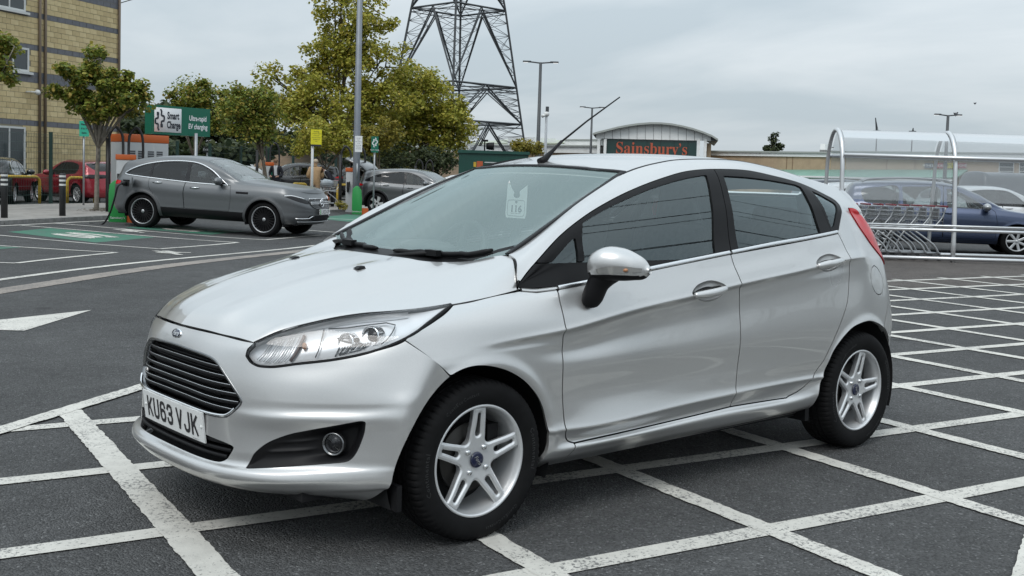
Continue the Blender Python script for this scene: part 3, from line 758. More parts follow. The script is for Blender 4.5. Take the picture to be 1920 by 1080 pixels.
    rb = np.concatenate([cv([(2.700,.585),(2.725,.64),(2.755,.69),(2.79,.735),(2.84,.765),(2.95,.775),(3.62,.775)]), [(3.62,.1),(2.5,.1),(2.6,.5)]])
    dRB = np.maximum(sd_poly(U, V, rb), -A)
    hatch = np.concatenate([cv([(2.93,.780),(2.985,.95),(3.0,1.03),(2.93,1.10),(2.80,1.185),(2.74,1.25),(2.70,1.31)]), [(3.62,1.31),(3.62,.780)]]); dH = sd_poly(U, V, hatch)
    rg = np.concatenate([cv([(3.03,1.035),(2.96,1.14),(2.93,1.22),(2.95,1.255)]), [(3.62,1.265),(3.62,1.025)]]); dRG = sd_poly(U, V, rg)
    h1 = CL([(1.128,.852),(1.16,.836),(1.235,.815),(1.31,.822),(1.358,.850),(1.366,.866),(1.335,.892),(1.262,.907),(1.18,.893),(1.135,.868)], 6)
    h2 = CL([(2.036,.955),(2.065,.935),(2.14,.915),(2.21,.925),(2.252,.950),(2.257,.966),(2.23,.988),(2.165,1.001),(2.09,.990),(2.045,.970)], 6)
    H = [sd_poly(U, V, h) for h in (h1, h2)]
    g = .0028
    # ---------------- panels, both sides
    dU = np.minimum.reduce([dF, dR, sd_poly(U, V, wing), dO, np.where(U > 2.2, dRB, 9), dT, dH, dFu])
    lim = np.maximum(.225-U, -9)
    # the side frame: sill, pillars, roof rail and rear quarter
    front_cut = sd_poly(U, V, np.concatenate([[(-.5,.05),(.458,.05),(.458,.25),(.470,.300)], cv(gapF)[::-1], [(.33,.896),(.26,.899),(.227,.904),(.230,.925),(.237,.955),(.249,.985),(.268,1.020),(.272,1.3),(-.5,1.3)]]))
    dS = np.maximum.reduce([-(dU-g), -A, -front_cut+g])
    dFd = np.maximum(dF+g, -H[0]); dRd = np.maximum(np.maximum(dR+g, -H[1]), -A)
    for mir in (False, True):
        side = 'nearside' if not mir else 'offside'
        panel('side_frame', f, dS, M_paint, car, flange=.018, mirror=mir)
        panel('front_wing', f, dW+g, M_paint, car, flange=.018, mirror=mir)
        fd = panel('front_door', f, dFd, M_paint, car, flange=.014, mirror=mir)
        rd = panel('rear_door', f, dRd, M_paint, car, flange=.014, mirror=mir)
        panel('fuel_flap', f, dFu+.0016, M_paint, car, flange=.006, mirror=mir) if not mir else panel('side_frame_patch', f, dFu-g, M_paint, car, flange=.0, mirror=True)
        tl = panel('tail_light', f, dT+.002, M_red, car, off=.005, flange=.02, mirror=mir)
        panel('lens_base', f, np.maximum(dT+.006, V-.965), M_redd, tl, off=.0065, flange=.002, mirror=mir)
        # dark inner skin seen in the gaps
        panel('inner_skin', f, np.maximum.reduce([-(A-.004), V-(np.interp(U, [-.42,.22,.42,.92,1.46,2.27,2.45,3.6], [.80,.88,.89,.945,1.0,1.085,1.09,1.0])), (-.10-U), np.where(U < .1, V-.80, -1)]), M_dark, car, off=-.022, flange=0, mirror=mir)
        # handle bowls and handles
        for door, hp, dh, (cx, cz, ang) in ((fd, h1, H[0], (1.248,.862,.105)), (rd, h2, H[1], (2.148,.960,.10))):
            def dish(P, N, D):
                k = np.clip(-D/.046, 0, 1); return P-N*(.030*np.sqrt(1-(1-k)**2)*.9)[..., None]
            loc = (np.abs(U-cx) < .16) & (np.abs(V-cz) < .08)
            jj = np.where(loc.any(0))[0]; ii = np.where(loc.any(1))[0]
            # finer local grid
            us = np.linspace(cx-.15, cx+.15, 90); vs = np.linspace(cz-.07, cz+.07, 50)
            sub = Surf(f.P[ii[0]:ii[-1]+1, jj[0]:jj[-1]+1], U[ii[0]:ii[-1]+1, jj[0]:jj[-1]+1], V[ii[0]:ii[-1]+1, jj[0]:jj[-1]+1])
            def dense(a, k=4):
                a = np.asarray(a); r = np.arange(a.shape[0]); c = np.arange(a.shape[1])
                r2 = np.linspace(0, r[-1], r[-1]*k+1); c2 = np.linspace(0, c[-1], c[-1]*k+1)
                return nspl(c, np.moveaxis(nspl(r, a, r2), 1, 0), c2).swapaxes(0, 1)
            Pd = dense(sub.P); sd = Surf(Pd, dense(sub.U), dense(sub.V), f.flip)
            Dd = sd_poly(sd.U, sd.V, hp)
            q = Surf(dish(sd.P, sd.N, Dd), sd.U, sd.V, f.flip)
            panel('handle_recess', q, Dd-.001, M_paint, door, flange=.0, mirror=mir)
            ca, sa = math.cos(ang), math.sin(ang)
            pts = []; nn = []; prf = []
            for t in np.linspace(-.108, .100, 25):
                bow = .018*(1-(t/.115)**2)
                p, n = f.find(cx+t*ca, cz+t*sa-.003); pts.append(p+n*(-.004+bow*.8)); nn.append(n)
            mb = MB(); rad = [.010+.0085*math.sqrt(max(0, 1-((t+.004)/.106)**2)) for t in np.linspace(-.108, .100, 25)]
            mb.tube(pts if not mir else mirror_y(pts), rad, 12, flat=1.0)
            mb.build('door_handle', M_paint, door, True)
        # window frames and panes
        split1 = np.concatenate([cv([(1.529,1.42),(1.526,1.389),(1.490,1.21),(1.450,1.029),(1.445,1.0)]), [(-1,1.0),(-1,1.42)]])
        s1 = sd_poly(U, V, split1)
        split2 = np.concatenate([cv([(2.222,1.42),(2.226,1.336),(2.238,1.22),(2.247,1.105),(2.247,1.0)]), [(-1,1.0),(-1,1.42)]]); s2 = sd_poly(U, V, split2)
        fg = CL([(.575,.938),(.575,.938),(.577,1.03),(.585,1.10),(.604,1.152),(.604,1.152),(.70,1.190),(.795,1.223),(.972,1.275),(1.154,1.319),(1.308,1.347),(1.42,1.361),(1.445,1.362),(1.445,1.362),(1.40,1.20),(1.345,1.022),(1.345,1.022),(.91,.977)], 8)
        rgp = CL([(1.562,1.362),(1.562,1.362),(1.732,1.359),(1.945,1.347),(2.13,1.330),(2.165,1.318),(2.165,1.318),(2.160,1.24),(2.150,1.102),(2.150,1.102),(1.80,1.069),(1.505,1.040),(1.505,1.040),(1.532,1.20)], 8)
        qg = CL([(2.262,1.304),(2.262,1.304),(2.34,1.284),(2.415,1.252),(2.422,1.240),(2.36,1.19),(2.300,1.138),(2.272,1.124),(2.262,1.135),(2.262,1.22)], 8)
        fq = CL([(.315,.930),(.394,.990),(.488,1.060),(.535,1.090),(.548,1.090),(.545,1.02),(.530,.955),(.520,.943)], 6)
        dfg, drg, dqg, dfq = (sd_poly(U, V, p) for p in (fg, rgp, qg, fq))
        panel('window_frame', f, np.maximum.reduce([dO+.001, s1+.0022, -dfg, -dfq]), M_black, fd, off=.001, flange=.012, mirror=mir)
        panel('window_frame', f, np.maximum.reduce([dO+.001, -s1+.0022, s2+.0018, -drg]), M_black, rd, off=.001, flange=.012, mirror=mir)
        panel('quarter_window_frame', f, np.maximum.reduce([dO+.001, -s2+.0018, -dqg]), M_black, car, off=.0, flange=.012, mirror=mir)
        panel('window', f, dfg-.006, M_sg, fd, off=-.006, flange=0, mirror=mir, fit=True); panel('window', f, drg-.006, M_sg, rd, off=-.006, flange=0, mirror=mir, fit=True)
        panel('quarter_window', f, dfq-.005, M_sg, fd, off=-.006, flange=0, mirror=mir, fit=True); panel('quarter_window', f, dqg-.005, M_sg, car, off=-.006, flange=0, mirror=mir, fit=True)
        # bright strip along the waist
        for door, pts in ((fd, [(.408,.907),(.60,.929),(.92,.966),(1.435,1.0215)]), (rd, [(1.449,1.0225),(1.75,1.054),(2.0,1.0755),(2.270,1.1005),(2.300,1.104)])):
            P, N = f.along(curve(pts, step=.02))
            hw = .0085
            sweep('waist_trim', P, N, [(-hw,-.004),(-hw,.004),(-hw*.5,.0062),(hw*.5,.0062),(hw,.004),(hw,-.004)], M_satin, door, mirror=mir)
        P, N = f.along(curve([(.243,.903),(.30,.8985),(.392,.903)], step=.02))
        sweep('waist_trim', P, N, [(-.007,-.004),(-.007,.0035),(.007,.0035),(.007,-.004)], M_paint, car, mirror=mir)
        # pillar inside and roof ditch moulding
        P, N = f.along(curve([(1.0,1.353),(1.022,1.360),(1.1,1.381),(1.2,1.402),(1.35,1.424),(1.5,1.434),(1.7,1.439),(1.9,1.434),(2.22,1.398),(2.38,1.373)], step=.03))
        P[:, 1] = np.where(True, P[:, 1], 0)
        sweep('roof_moulding', P+np.array([0,.004,.003]), N*0+np.array([0,-.35,.94]), [(-.005,-.012),(-.005,-.001),(.005,-.001),(.005,-.012)], M_black, car, mirror=mir)
    # rear
    panel('tailgate', f, np.maximum(dH+g, -dRG), M_paint, car, flange=.015, both=True)
    panel('rear_window', f, dRG, M_sg, car, off=-.003, flange=0, both=True)
    panel('rear_bumper', f, dRB+g, M_paint, car, flange=.03, both=True)
    # ---------------- bonnet, roof, windscreen
    dB = np.full(BO.P.shape[:2], -1.0); panel('bonnet', BO, dB, M_paint, car, flange=.02)
    dR_ = np.full(RO.P.shape[:2], -1.0); panel('roof', RO, dR_, M_paint, car, flange=.02)
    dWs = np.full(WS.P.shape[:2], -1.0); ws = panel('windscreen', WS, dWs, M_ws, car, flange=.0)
    # black border of the screen
    h = SURF['screen']; R, C_ = h.P.shape[:2]
    def border(rows, cols, wd, mir):
        P = h.P[rows, cols]; N = h.N[rows, cols]
        return sweep('screen_seal', P+N*.002, N, [(-wd[0],-.006),(-wd[0],.002),(wd[1],.002),(wd[1],-.006)], M_black, ws, mirror=mir)
    for mir in (False, True):
        border(np.arange(R), np.full(R, C_-1), (.006,.022), mir)
    ft = fullcols(h)
    P = ft.P[-1]; N = ft.N[-1]; sweep('screen_seal', P+N*.002, N, [(-.004,-.006),(-.004,.002),(.016,.002),(.016,-.006)], M_black, ws)
    # cowl: black grille panel between bonnet and glass
    b0 = BO.P[:, -1]
    b0 = b0[(np.abs(b0[:, 1]) < .61)]
    gl = np.array([ft.P[np.argmin(np.abs(ft.P[:, k, 2]-(ft.P[0, k, 2]+.034))), k] for k in range(ft.P.shape[1])])
    V_ = []; F_ = []
    ys = np.linspace(-.60, .60, 60)
    for y in ys:
        i = np.argsort(b0[:, 1]); bx = np.interp(y, b0[i, 1], b0[i, 0]); bz = np.interp(y, b0[i, 1], b0[i, 2])
        j = np.argsort(gl[:, 1]); gx = np.interp(y, gl[j, 1], gl[j, 0]); gz_ = np.interp(y, gl[j, 1], gl[j, 2])
        V_ += [(bx-.03, y, bz-.02), (bx-.002, y, bz-.014), (bx*.6+gx*.4, y, bz*.75+gz_*.25-.008), (gx-.004, y, gz_+.005), (gx+.006, y, gz_+.004)]
    for i in range(len(ys)-1):
        for k in range(4): F_.append((i*5+k, i*5+k+1, i*5+k+6, i*5+k+5))
    mesh('cowl', V_, F_, M_black, car)
    # ---------------- front bumper and its openings
    n = NO; Un, Vn = np.abs(n.U), n.V; nx = n.P[..., 0]
    hl = np.concatenate([cv([(.424,.728),(.410,.705),(.411,.688),(.426,.668),(.453,.654),(.495,.649),(.595,.664),(.731,.687),(.83,.715),(.91,.757)]), [(1.2,.9),(.424,.9)]])
    dHL = sd_poly(Un, Vn, hl)
    gapB = np.concatenate([cv([(-.318,.760),(-.265,.716),(-.212,.672),(-.160,.624),(-.10,.575)]), [(0,.3),(0,0),(-2,0),(-2,1.2),(-.318,1.2)]])
    dGB = sd_poly(nx, Vn, gapB)
    grille = CL([(0,.672),(.102,.669),(.20,.664),(.262,.656),(.298,.642),(.335,.615),(.38,.576),(.418,.538),(.424,.524),(.415,.508),(.390,.484),(.362,.469),(.30,.4655),(.15,.466),(0,.466),(-.15,.466),(-.30,.4655),(-.362,.469),(-.390,.484),(-.415,.508),(-.424,.524),(-.418,.538),(-.38,.576),(-.335,.615),(-.298,.642),(-.262,.656),(-.20,.664),(-.102,.669)], 4)
    low = CL([(0,.392),(.2,.390),(.34,.378),(.395,.368),(.404,.360),(.390,.335),(.372,.314),(.345,.3035),(.25,.302),(0,.303),(-.25,.302),(-.345,.3035),(-.372,.314),(-.390,.335),(-.404,.360),(-.395,.368),(-.34,.378),(-.2,.390)], 4)
    fog = CL([(.470,.305),(.474,.322),(.492,.356),(.535,.394),(.607,.427),(.68,.446),(.757,.463),(.830,.479),(.866,.486),(.882,.481),(.878,.458),(.866,.418),(.850,.378),(.834,.354),(.812,.341),(.74,.331),(.655,.321),(.56,.309),(.496,.3015),(.478,.3005)], 5)
    dG, dL, dFg = sd_poly(n.U, Vn, grille), sd_poly(n.U, Vn, low), sd_poly(Un, Vn, fog)
    dArch = sd_poly(nx, Vn, archF)
    bump = panel('front_bumper', n, np.maximum.reduce([dGB+g, -dHL+.002, -dG, -dL, -dFg, -dArch]), M_paint, car, flange=.022)
    def offs(P, N, D, d): return P-N*d
    # upper grille: dark recess, bars, bright frame
    gr = panel('grille', n, dG-.004, M_dark, bump, off=-.05, flange=0)
    ring = np.array(grille); P, N = n.along(ring)
    sweep('grille_frame', P, N, [(-.0015,-.02),(-.0015,.001),(.004,.0025),(.008,.000),(.010,-.012),(.010,-.02)], mat('dark_satin', (.22,.225,.23), .25, .95), gr, closed=True)
    P, N = n.along(curve([(-.405,.499),(-.390,.484),(-.362,.4705),(-.30,.467),(0,.4675),(.30,.467),(.362,.4705),(.390,.484),(.405,.499)], n=6)); sweep('grille_chrome', P, N, [(-.004,.001),(-.003,.005),(.004,.005),(.005,.000)], M_chrome, gr)
    for z, ue in ((.632,.300),(.602,.338),(.573,.372),(.545,.403),(.517,.408),(.490,.385)):
        us = np.linspace(-ue, ue, 61); zz = z+.006*(1-(us/ue)**2)
        P, N = n.along(np.c_[us, zz]); P = P-N*.016
        sweep('grille_bar', P, N*0+np.array([-1,0,.12]), [(-.0105,-.03),(-.0105,-.006),(-.004,.004),(.002,.0045),(.0035,.0)], M_black, gr)
        sweep('grille_bar_trim', P, N*0+np.array([-1,0,.12]), [(.0028,.003),(.0038,.0058),(.0052,.0054),(.0058,.0)], M_satin, gr)
    for z in (.645,.617,.588,.559,.531,.503,.478):
        us = np.linspace(-.30, .30, 41); P, N = n.along(np.c_[us, us*0+z]); P = P-N*.040
        sweep('grille_mesh', P, N*0+np.array([-1,0,0]), [(-.004,-.01),(-.004,.004),(.004,.004),(.004,-.01)], M_black, gr)
    # lower intake
    lo = panel('lower_grille', n, dL-.004, M_dark, bump, off=-.06, flange=0)
    P, N = n.along(np.array(low)); sweep('intake_frame', P, N, [(-.001,-.03),(-.001,-.002),(.008,-.004),(.010,-.03)], M_black, lo, closed=True)
    for z, ue, d in ((.372,.375,.012),(.347,.388,.012),(.324,.372,.008)):
        us = np.linspace(-ue, ue, 51); P, N = n.along(np.c_[us, us*0+z]); P = P-N*d
        sweep('intake_bar', P, N*0+np.array([-1,0,.2]), [(-.007,-.03),(-.007,.004),(.004,.008),(.0065,.002),(.0065,-.03)], M_black, lo)
    # fog lamps
    fine = SURF['nose']
    for mir in (False, True):
        Dm = sd_poly(fine.U, fine.V, fog)
        def well(P, N, D):
            k = sstep(0, .035, -D); deep = .012+.030*sstep(.62, .78, fine.U)
            rib = .006*(np.exp(-((fine.V-(.362+(fine.U-.55)*.10))/.006)**2)+np.exp(-((fine.V-(.398+(fine.U-.6)*.10))/.006)**2))*(1-sstep(.66, .72, fine.U))*sstep(.50, .56, fine.U)
            return P-N*(k*deep-rib*k)[..., None]
        q = Surf(well(fine.P, fine.N, Dm), fine.U, fine.V, fine.flip)
        fw_ = panel('fog_light_surround', q, Dm+.0008, M_black, bump, flange=.006, mirror=mir, off=-.002)
        p, nn = fine.find(.757, .397); ax = Vector((-.80,-.56,.02)).normalized(); p = Vector(tuple(p))+Vector((.012,.010,0))
        Mx = Vector((0,0,1)).cross(ax).normalized(); My = ax.cross(Mx)
        T = frame_matrix(p, Mx, My, ax)
        if mir: T = Matrix.Diagonal((1,-1,1,1)) @ T @ Matrix.Diagonal((1,-1,1,1)); T = frame_matrix((p[0],-p[1],p[2]), Vector((Mx[0],-Mx[1],Mx[2]))*-1, Vector((My[0],-My[1],My[2])), Vector((ax[0],-ax[1],ax[2])))
        o = MB().lathe([(.0345,-.016),(.0350,.004),(.0385,.006),(.041,.000),(.0415,-.016)], 40).build('fog_light_ring', mat('dark_satin', (.22,.225,.23), .25, .95), fw_, True); o.matrix_local = T
        o = MB().lathe([(.0,-.006),(.020,-.010),(.030,-.020),(.034,-.004)], 32).build('fog_light_bowl', M_gloss, fw_, True); o.matrix_local = T
        o = MB().lathe([(.0,.002),(.020,.000),(.0345,-.004)], 32).build('fog_light_lens', M_lens, fw_, True); o.matrix_local = T
    # ---------------- number plate
    us = np.linspace(-.26, .26, 33); V_ = []; F_ = []
    def plate_pt(u, z, out=0):
        p, _ = n.find(u, .43); x = -.803-.004*math.cos(u*4); x = x+.12*(.465-z)+(.055 if abs(u) > .3 else 0)*0+.10*max(0, abs(u)-.1)**2
        return np.array([x-.008-out, -u, z])
    for u in us:
        for z in (.354,.465): V_.append(plate_pt(u, z))
        for z in (.465,.354): V_.append(plate_pt(u, z, -.006))
    for i in range(32):
        for k in range(4): F_.append((i*4+k, i*4+(k+1) % 4, (i+1)*4+(k+1) % 4, (i+1)*4+k))
    F_ += [(3,2,1,0), (128,129,130,131)]
    pl = mesh('number_plate', V_, [f_[::-1] for f_ in F_], M_white, bump, False)
    pl['label'] = 'white number plate reading KU63 VJK'
    def wrap_text(name, s, size, x0, z0, m, parent, fn, **k):
        me = text_mesh(name, s, size, **k); me.materials.clear(); me.materials.append(m)
        for v in me.vertices: v.co = Vector(tuple(fn(x0+v.co.x, z0+v.co.y)))
        o = bpy.data.objects.new(name, me); COL.objects.link(o); o.parent = parent; return o
    plate_glyphs('KU63 VJK', pl, M_ink, lambda u, z, k: plate_pt(u, .4095+z, .0012+.00012*k))
    wrap_text('plate_maker', 'www.plates.co.uk', .007, .195, .3595, M_ink, pl, lambda u, z: plate_pt(u, z, .0012))
    for u in (-.235, .245):
        p = plate_pt(u, .412, 0); MB().ball((p[0]-.001, p[1], p[2]), (.004,.006,.006), 10, 6).build('plate_screw', M_white, pl, True)
    # ---------------- oval badge
    bm_ = MB(); a = np.linspace(0, 2*PI, 40, endpoint=False)
    def bp(u, z, o): p, nn_ = n.find(u, z); return p+nn_*o
    for nm, kx, kz, m_, o0, o1 in (('badge_rim', .0375, .0162, M_chrome, -.002, .0042), ('badge_face', .034, .0135, M_blue, .002, .0052)):
        V_ = [bp(kx*math.cos(t), .714+kz*math.sin(t), o0) for t in a]+[bp(kx*.97*math.cos(t), .714+kz*.97*math.sin(t), o1) for t in a]+[bp(0, .714, o1+.0008)]
        k = len(a); F_ = [(i, (i+1) % k, (i+1) % k+k, i+k) for i in range(k)]+[(i+k, (i+1) % k+k, 2*k) for i in range(k)]
        o = mesh(nm, V_, F_, m_, bump if nm == 'badge_rim' else badge, True)
        if nm == 'badge_rim': badge = o; badge.name = 'oval_badge'
    wrap_text('badge_script', 'Ford', .024, 0, .7135, M_satin, badge, lambda u, z: bp(u, z, .0068), shear=.4, offset=.0006, sx=1.05)
    # ---------------- headlights
    bot = np.array([(-.694,-.409,.720),(-.714,-.403,.692),(-.712,-.416,.670),(-.700,-.441,.654),(-.675,-.477,.650),(-.597,-.558,.666),(-.488,-.655,.689),(-.403,-.723,.717),(-.318,-.781,.760),(-.265,-.786,.785),(-.215,-.779,.810),(-.165,-.766,.831),(-.118,-.750,.848),(-.078,-.736,.862)])
    topc = np.array([(-.690,-.413,.727),(-.680,-.421,.733),(-.660,-.435,.745),(-.630,-.456,.762),(-.590,-.484,.778),(-.520,-.532,.801),(-.440,-.580,.821),(-.370,-.616,.832),(-.290,-.650,.838),(-.240,-.670,.842),(-.195,-.690,.847),(-.155,-.705,.852),(-.115,-.721,.858),(-.080,-.733,.8635)])
    tt = np.r_[0, np.cumsum(np.linalg.norm(np.diff((bot+topc)/2, axis=0), axis=1))]
    td = np.linspace(0, tt[-1], 80); B_ = herm(tt, bot, td); T_ = herm(tt, topc, td)
    def lampgrid(depth, lift, inset):
        rr = []
        for s in np.linspace(0, 1, 21):
            q = B_*(1-s)+T_*s; rr.append(q)
        P = np.array(rr); nn_ = np.cross(np.gradient(P, axis=1), np.gradient(P, axis=0)); nn_ /= np.linalg.norm(nn_, axis=2, keepdims=True)+1e-12
        if nn_[10, 40, 2] < 0: nn_ = -nn_
        s = np.linspace(0, 1, 21)[:, None]; w_ = (np.linalg.norm(T_-B_, axis=1)/.12)[None, :]
        k = np.clip(4*s*(1-s), 0, 1)**.6*np.clip(w_, 0, 1)
        return P+nn_*(lift*k-depth*k+inset)[..., None], nn_
    for mir in (False, True):
        P, nn_ = lampgrid(0, .016, .001)
        S_ = Surf(P); 
        if S_.N[10, 40, 2] < 0: S_.N = -S_.N; S_.flip = True
        lamp = panel('headlight', S_, np.full(P.shape[:2], -1.), M_lens, car, flange=.006, mirror=mir)
        P2, _ = lampgrid(.034, 0, -.003)
        S2 = Surf(P2, np.broadcast_to(td, P2.shape[:2]).copy(), np.broadcast_to(np.linspace(0, 1, 21)[:, None], P2.shape[:2]).copy(), S_.flip)
        if S2.N[10, 40, 2] < 0: S2.N = -S2.N
        L = td[-1]; uu = S2.U/L; vv = S2.V
        panel('lamp_housing', S2, np.full(P2.shape[:2], -1.), M_hous, lamp, flange=0, mirror=mir)
        panel('lamp_trim', S2, np.where((vv > .88) & (uu < .78), -1., 1.), M_bezel, lamp, off=.003, flange=0, mirror=mir)
        sg = -1 if not mir else 1
        def pt(u, v, o=0):
            i = int(round(v*20)); j = int(round(u*79)); p = P2[i, j]+S2.N[i, j]*o
            return (p[0], p[1] if not mir else -p[1], p[2])
        ax = Vector((-.93, -.30 if not mir else .30, .10)).normalized(); Mx = Vector((0,0,1)).cross(ax).normalized(); My = ax.cross(Mx)
        for nm, (u, v), r_ in (('projector_ring', (.57,.48), .038), ('reflector_ring', (.46,.46), .034)):
            T = frame_matrix(Vector(pt(u, v, .006)), Mx, My, ax)
            o = MB().lathe([(r_*.80,-.02),(r_*.84,.012),(r_*.95,.016),(r_,.008),(r_,-.025)], 32).build(nm, M_chrome, lamp, True); o.matrix_local = T
            o = MB().lathe([(0,.010 if 'pro' in nm else -.012),(r_*.4,.007 if 'pro' in nm else -.010),(r_*.82,-.008 if 'pro' in nm else 0)], 24).build('projector_lens' if 'pro' in nm else 'reflector_bowl', M_gloss if 'pro' in nm else M_refl, lamp, True); o.matrix_local = T
        # indicator chamber, ribbed corner, dark slots
        o = MB().ball(pt(.255, .5, .012), (.009,.009,.013), 12, 8).build('indicator_bulb', M_amber, lamp, True)
        for u in np.linspace(.06, .20, 9):
            q = [pt(u, v, .010) for v in (.12,.3,.5,.68,.8)]; MB().tube(q, .0022, 5).build('lamp_rib', M_bezel, lamp, True)
        q = [pt(.335, v, .012) for v in (.10,.3,.5,.7,.84)]; MB().tube(q, .0022, 6).build('lamp_divider', M_lgrey, lamp, True)
        q = [pt(.225, v, .010) for v in (.12,.3,.5,.7,.8)]; MB().tube(q, .006, 6).build('lamp_divider', mat('smoked', (.12,.09,.085), .3), lamp, True)
        q = [pt(u, v, .012) for u, v in ((.36,.86),(.45,.82),(.55,.82),(.66,.80),(.69,.72),(.685,.60),(.66,.45),(.62,.25),(.60,.14))]; MB().tube(q, .0024, 6).build('lamp_bezel_line', M_lgrey, lamp, True)
        q = [pt(u, v, .006) for u, v in ((.40,.62),(.44,.50),(.50,.42),(.53,.30),(.50,.2),(.42,.16))]; MB().tube(q, .003, 6).build('lamp_inner_shade', mat('lamp_grey', (.20,.21,.22), .2, .8), lamp, True)
        for k in range(12):
            u0 = .40+.012*k; q = [pt(u0, .12+.01*k, .006), pt(u0+.02, .34, .006)]; MB().tube(q, .0026, 5).build('lamp_facet', M_bezel if k % 2 else M_lgrey, lamp, True)
        ed = np.concatenate([B_, T_[::-1]]); en = np.concatenate([nn_[0], nn_[-1][::-1]])
        sweep('headlight_seal', ed, en, [(-.0045,-.012),(-.0045,.0018),(.0045,.0018),(.0045,-.012)], M_black, lamp, closed=True, mirror=mir)
    # ---------------- mirrors
    for mir in (False, True):
        sg = 1 if not mir else -1
        mb = MB(); rings = []
        # housing: rings outwards from the door, flat towards the rear
        prof = [(-.835,.545,.985,.020,.022),(-.845,.548,.990,.050,.048),(-.865,.555,.998,.072,.062),(-.895,.565,1.004,.082,.068),(-.93,.578,1.006,.080,.066),(-.965,.594,1.003,.072,.060),(-1.0,.615,.996,.056,.048),(-1.025,.635,.988,.034,.030),(-1.036,.648,.984,.010,.010)]
        T0 = [p[0] for p in prof][::-1]; Pf = np.array(prof)[::-1]
        yy = np.linspace(T0[0], T0[-1], 30); Q = nspl(np.array(T0), Pf, yy)
        n_ = 32; V_ = []; F_ = []
        for y, cx, cz, rx, rz in Q:
            for j in range(n_):
                t = 2*PI*j/n_; c, s = math.cos(t), math.sin(t)
                ex = np.sign(c)*abs(c)**.85; x = cx+(ex*rx if c < 0 else ex*rx*.55); z = cz+np.sign(s)*abs(s)**.9*rz
                V_.append((x, y*sg, z))
        for i in range(len(Q)-1):
            for j in range(n_): F_.append((i*n_+j, i*n_+(j+1) % n_, (i+1)*n_+(j+1) % n_, (i+1)*n_+j))
        F_.append(tuple(range(n_))); F_.append(tuple(range((len(Q)-1)*n_, len(Q)*n_)))
        V_ = np.array(V_)
        up_ = [f_ for f_ in F_ if V_[list(f_), 2].mean() > .968]; dn = [f_ for f_ in F_ if V_[list(f_), 2].mean() <= .968]
        if not mir: up_ = [f_[::-1] for f_ in up_]; dn = [f_[::-1] for f_ in dn]
        mr = mesh('wing_mirror', V_, up_, M_paint, car, True)
        mesh('mirror_underside', V_, dn, M_black, mr, True)
        q = [(.56,-.842*sg,.885),(.545,-.852*sg,.91),(.545,-.862*sg,.935),(.552,-.880*sg,.962),(.562,-.90*sg,.985)]
        q = [(.535,-.822*sg,.832),(.532,-.834*sg,.850),(.537,-.846*sg,.885),(.545,-.860*sg,.925),(.556,-.880*sg,.955),(.565,-.90*sg,.975)]
        MB().tube(curve(q, n=5), np.interp(np.arange(26), [0,4,8,15,20,25], [.012,.036,.045,.047,.052,.056]), 20, flat=.8).build('mirror_stalk', M_black, mr, True)
        # indicator
        V_ = []; F_ = []; ks = np.linspace(0, 1, 14)
        for k in ks:
            y = -.905-k*.123
            i = np.argmin(np.abs(Q[:, 0]-y)); _, cx, cz, rx, rz = Q[i]
            wid = .014*math.sin(PI*min(1, .12+k*.8))**.5
            for e in (0, 1):
                zz = .972+.012*k+(wid*2*e-wid*.3); s = max(-.98, min(.98, (zz-cz)/rz)); sn = math.copysign(abs(s)**(1/.9), s); c = -math.sqrt(max(0, 1-sn*sn))
                x = cx-abs(c)**.85*rx-.005; V_.append((x, y*sg, zz))
        for i in range(13): F_.append((2*i, 2*i+1, 2*i+3, 2*i+2))
        mesh('mirror_indicator', V_, F_, mat('clear_plastic', (.30,.30,.29), .12, .2, coat=1.0), mr, True)
        MB().ball((.553, -.990*sg, .988), (.010,.016,.008), 10, 6).build('indicator_bulb', M_amber, mr, True)
        o = MB().ball((0,0,0), (.004,.075,.050), 20, 12).build('mirror_glass', M_chrome, mr, True); o.location = (.612, -.93*sg, 1.004)
    # ---------------- wipers, washer jets, aerial
    wsS = SURF['screen']
    def wsp(y, k, o):
        j = np.argmin(np.abs(wsS.P[0, :, 1]+abs(y))); i = int(k*(wsS.P.shape[0]-1)); p = wsS.P[i, j]+wsS.N[i, j]*o
        return np.array([p[0], p[1] if y < 0 else -p[1], p[2]])
    for a_, b_, piv, hub in ((-.555, -.06, .04, -.30), (.07, .555, .56, .34)):
        ys_ = np.linspace(a_, b_, 15)
        bl = [wsp(y, .055+.02*math.sin(PI*(y-a_)/(b_-a_)), .022) for y in ys_]
        w_ = MB().tube(bl, [.006]+[.011]*13+[.006], 8).build('wiper', M_black, car, True)
        MB().tube([b-np.array([0,0,.012]) for b in bl], .004, 6).build('wiper_blade', M_rubber, w_, True)
        pv = np.array([.10+.02*abs(piv)*5*abs(piv), piv, .985]); pv = wsp(piv if abs(piv) > .02 else -.05, .0, .004)+np.array([-.012,0,-.012])
        hb = wsp(hub, .06, .034)
        arm = MB().tube([pv, pv*.6+hb*.4+np.array([0,0,.006]), hb], [.015,.011,.010], 8); pass
        arm.build('wiper_arm', M_black, w_, True)
        MB().cbox(hb, (.028,.075,.024)).build('wiper_clip', M_black, w_)
    for y in (-.25, .25):
        i = np.argmin((SURF['bonnet'].P[..., 0]+.16)**2+(SURF['bonnet'].P[..., 1]+.25)**2); p = SURF['bonnet'].P.reshape(-1,3)[i]
        V_ = [(-.020,-.016,0),(-.020,.016,0),(.018,-.018,0),(.018,.018,0),(.016,-.012,.010),(.016,.012,.010),(-.004,-.012,.009),(-.004,.012,.009)]
        o = mesh('washer_jet', V_, [(0,6,7,1),(6,4,5,7),(0,2,4,6),(1,7,5,3),(2,3,5,4)], M_black, car, False); o.location = (p[0], y, p[2])
    z0 = 1.405
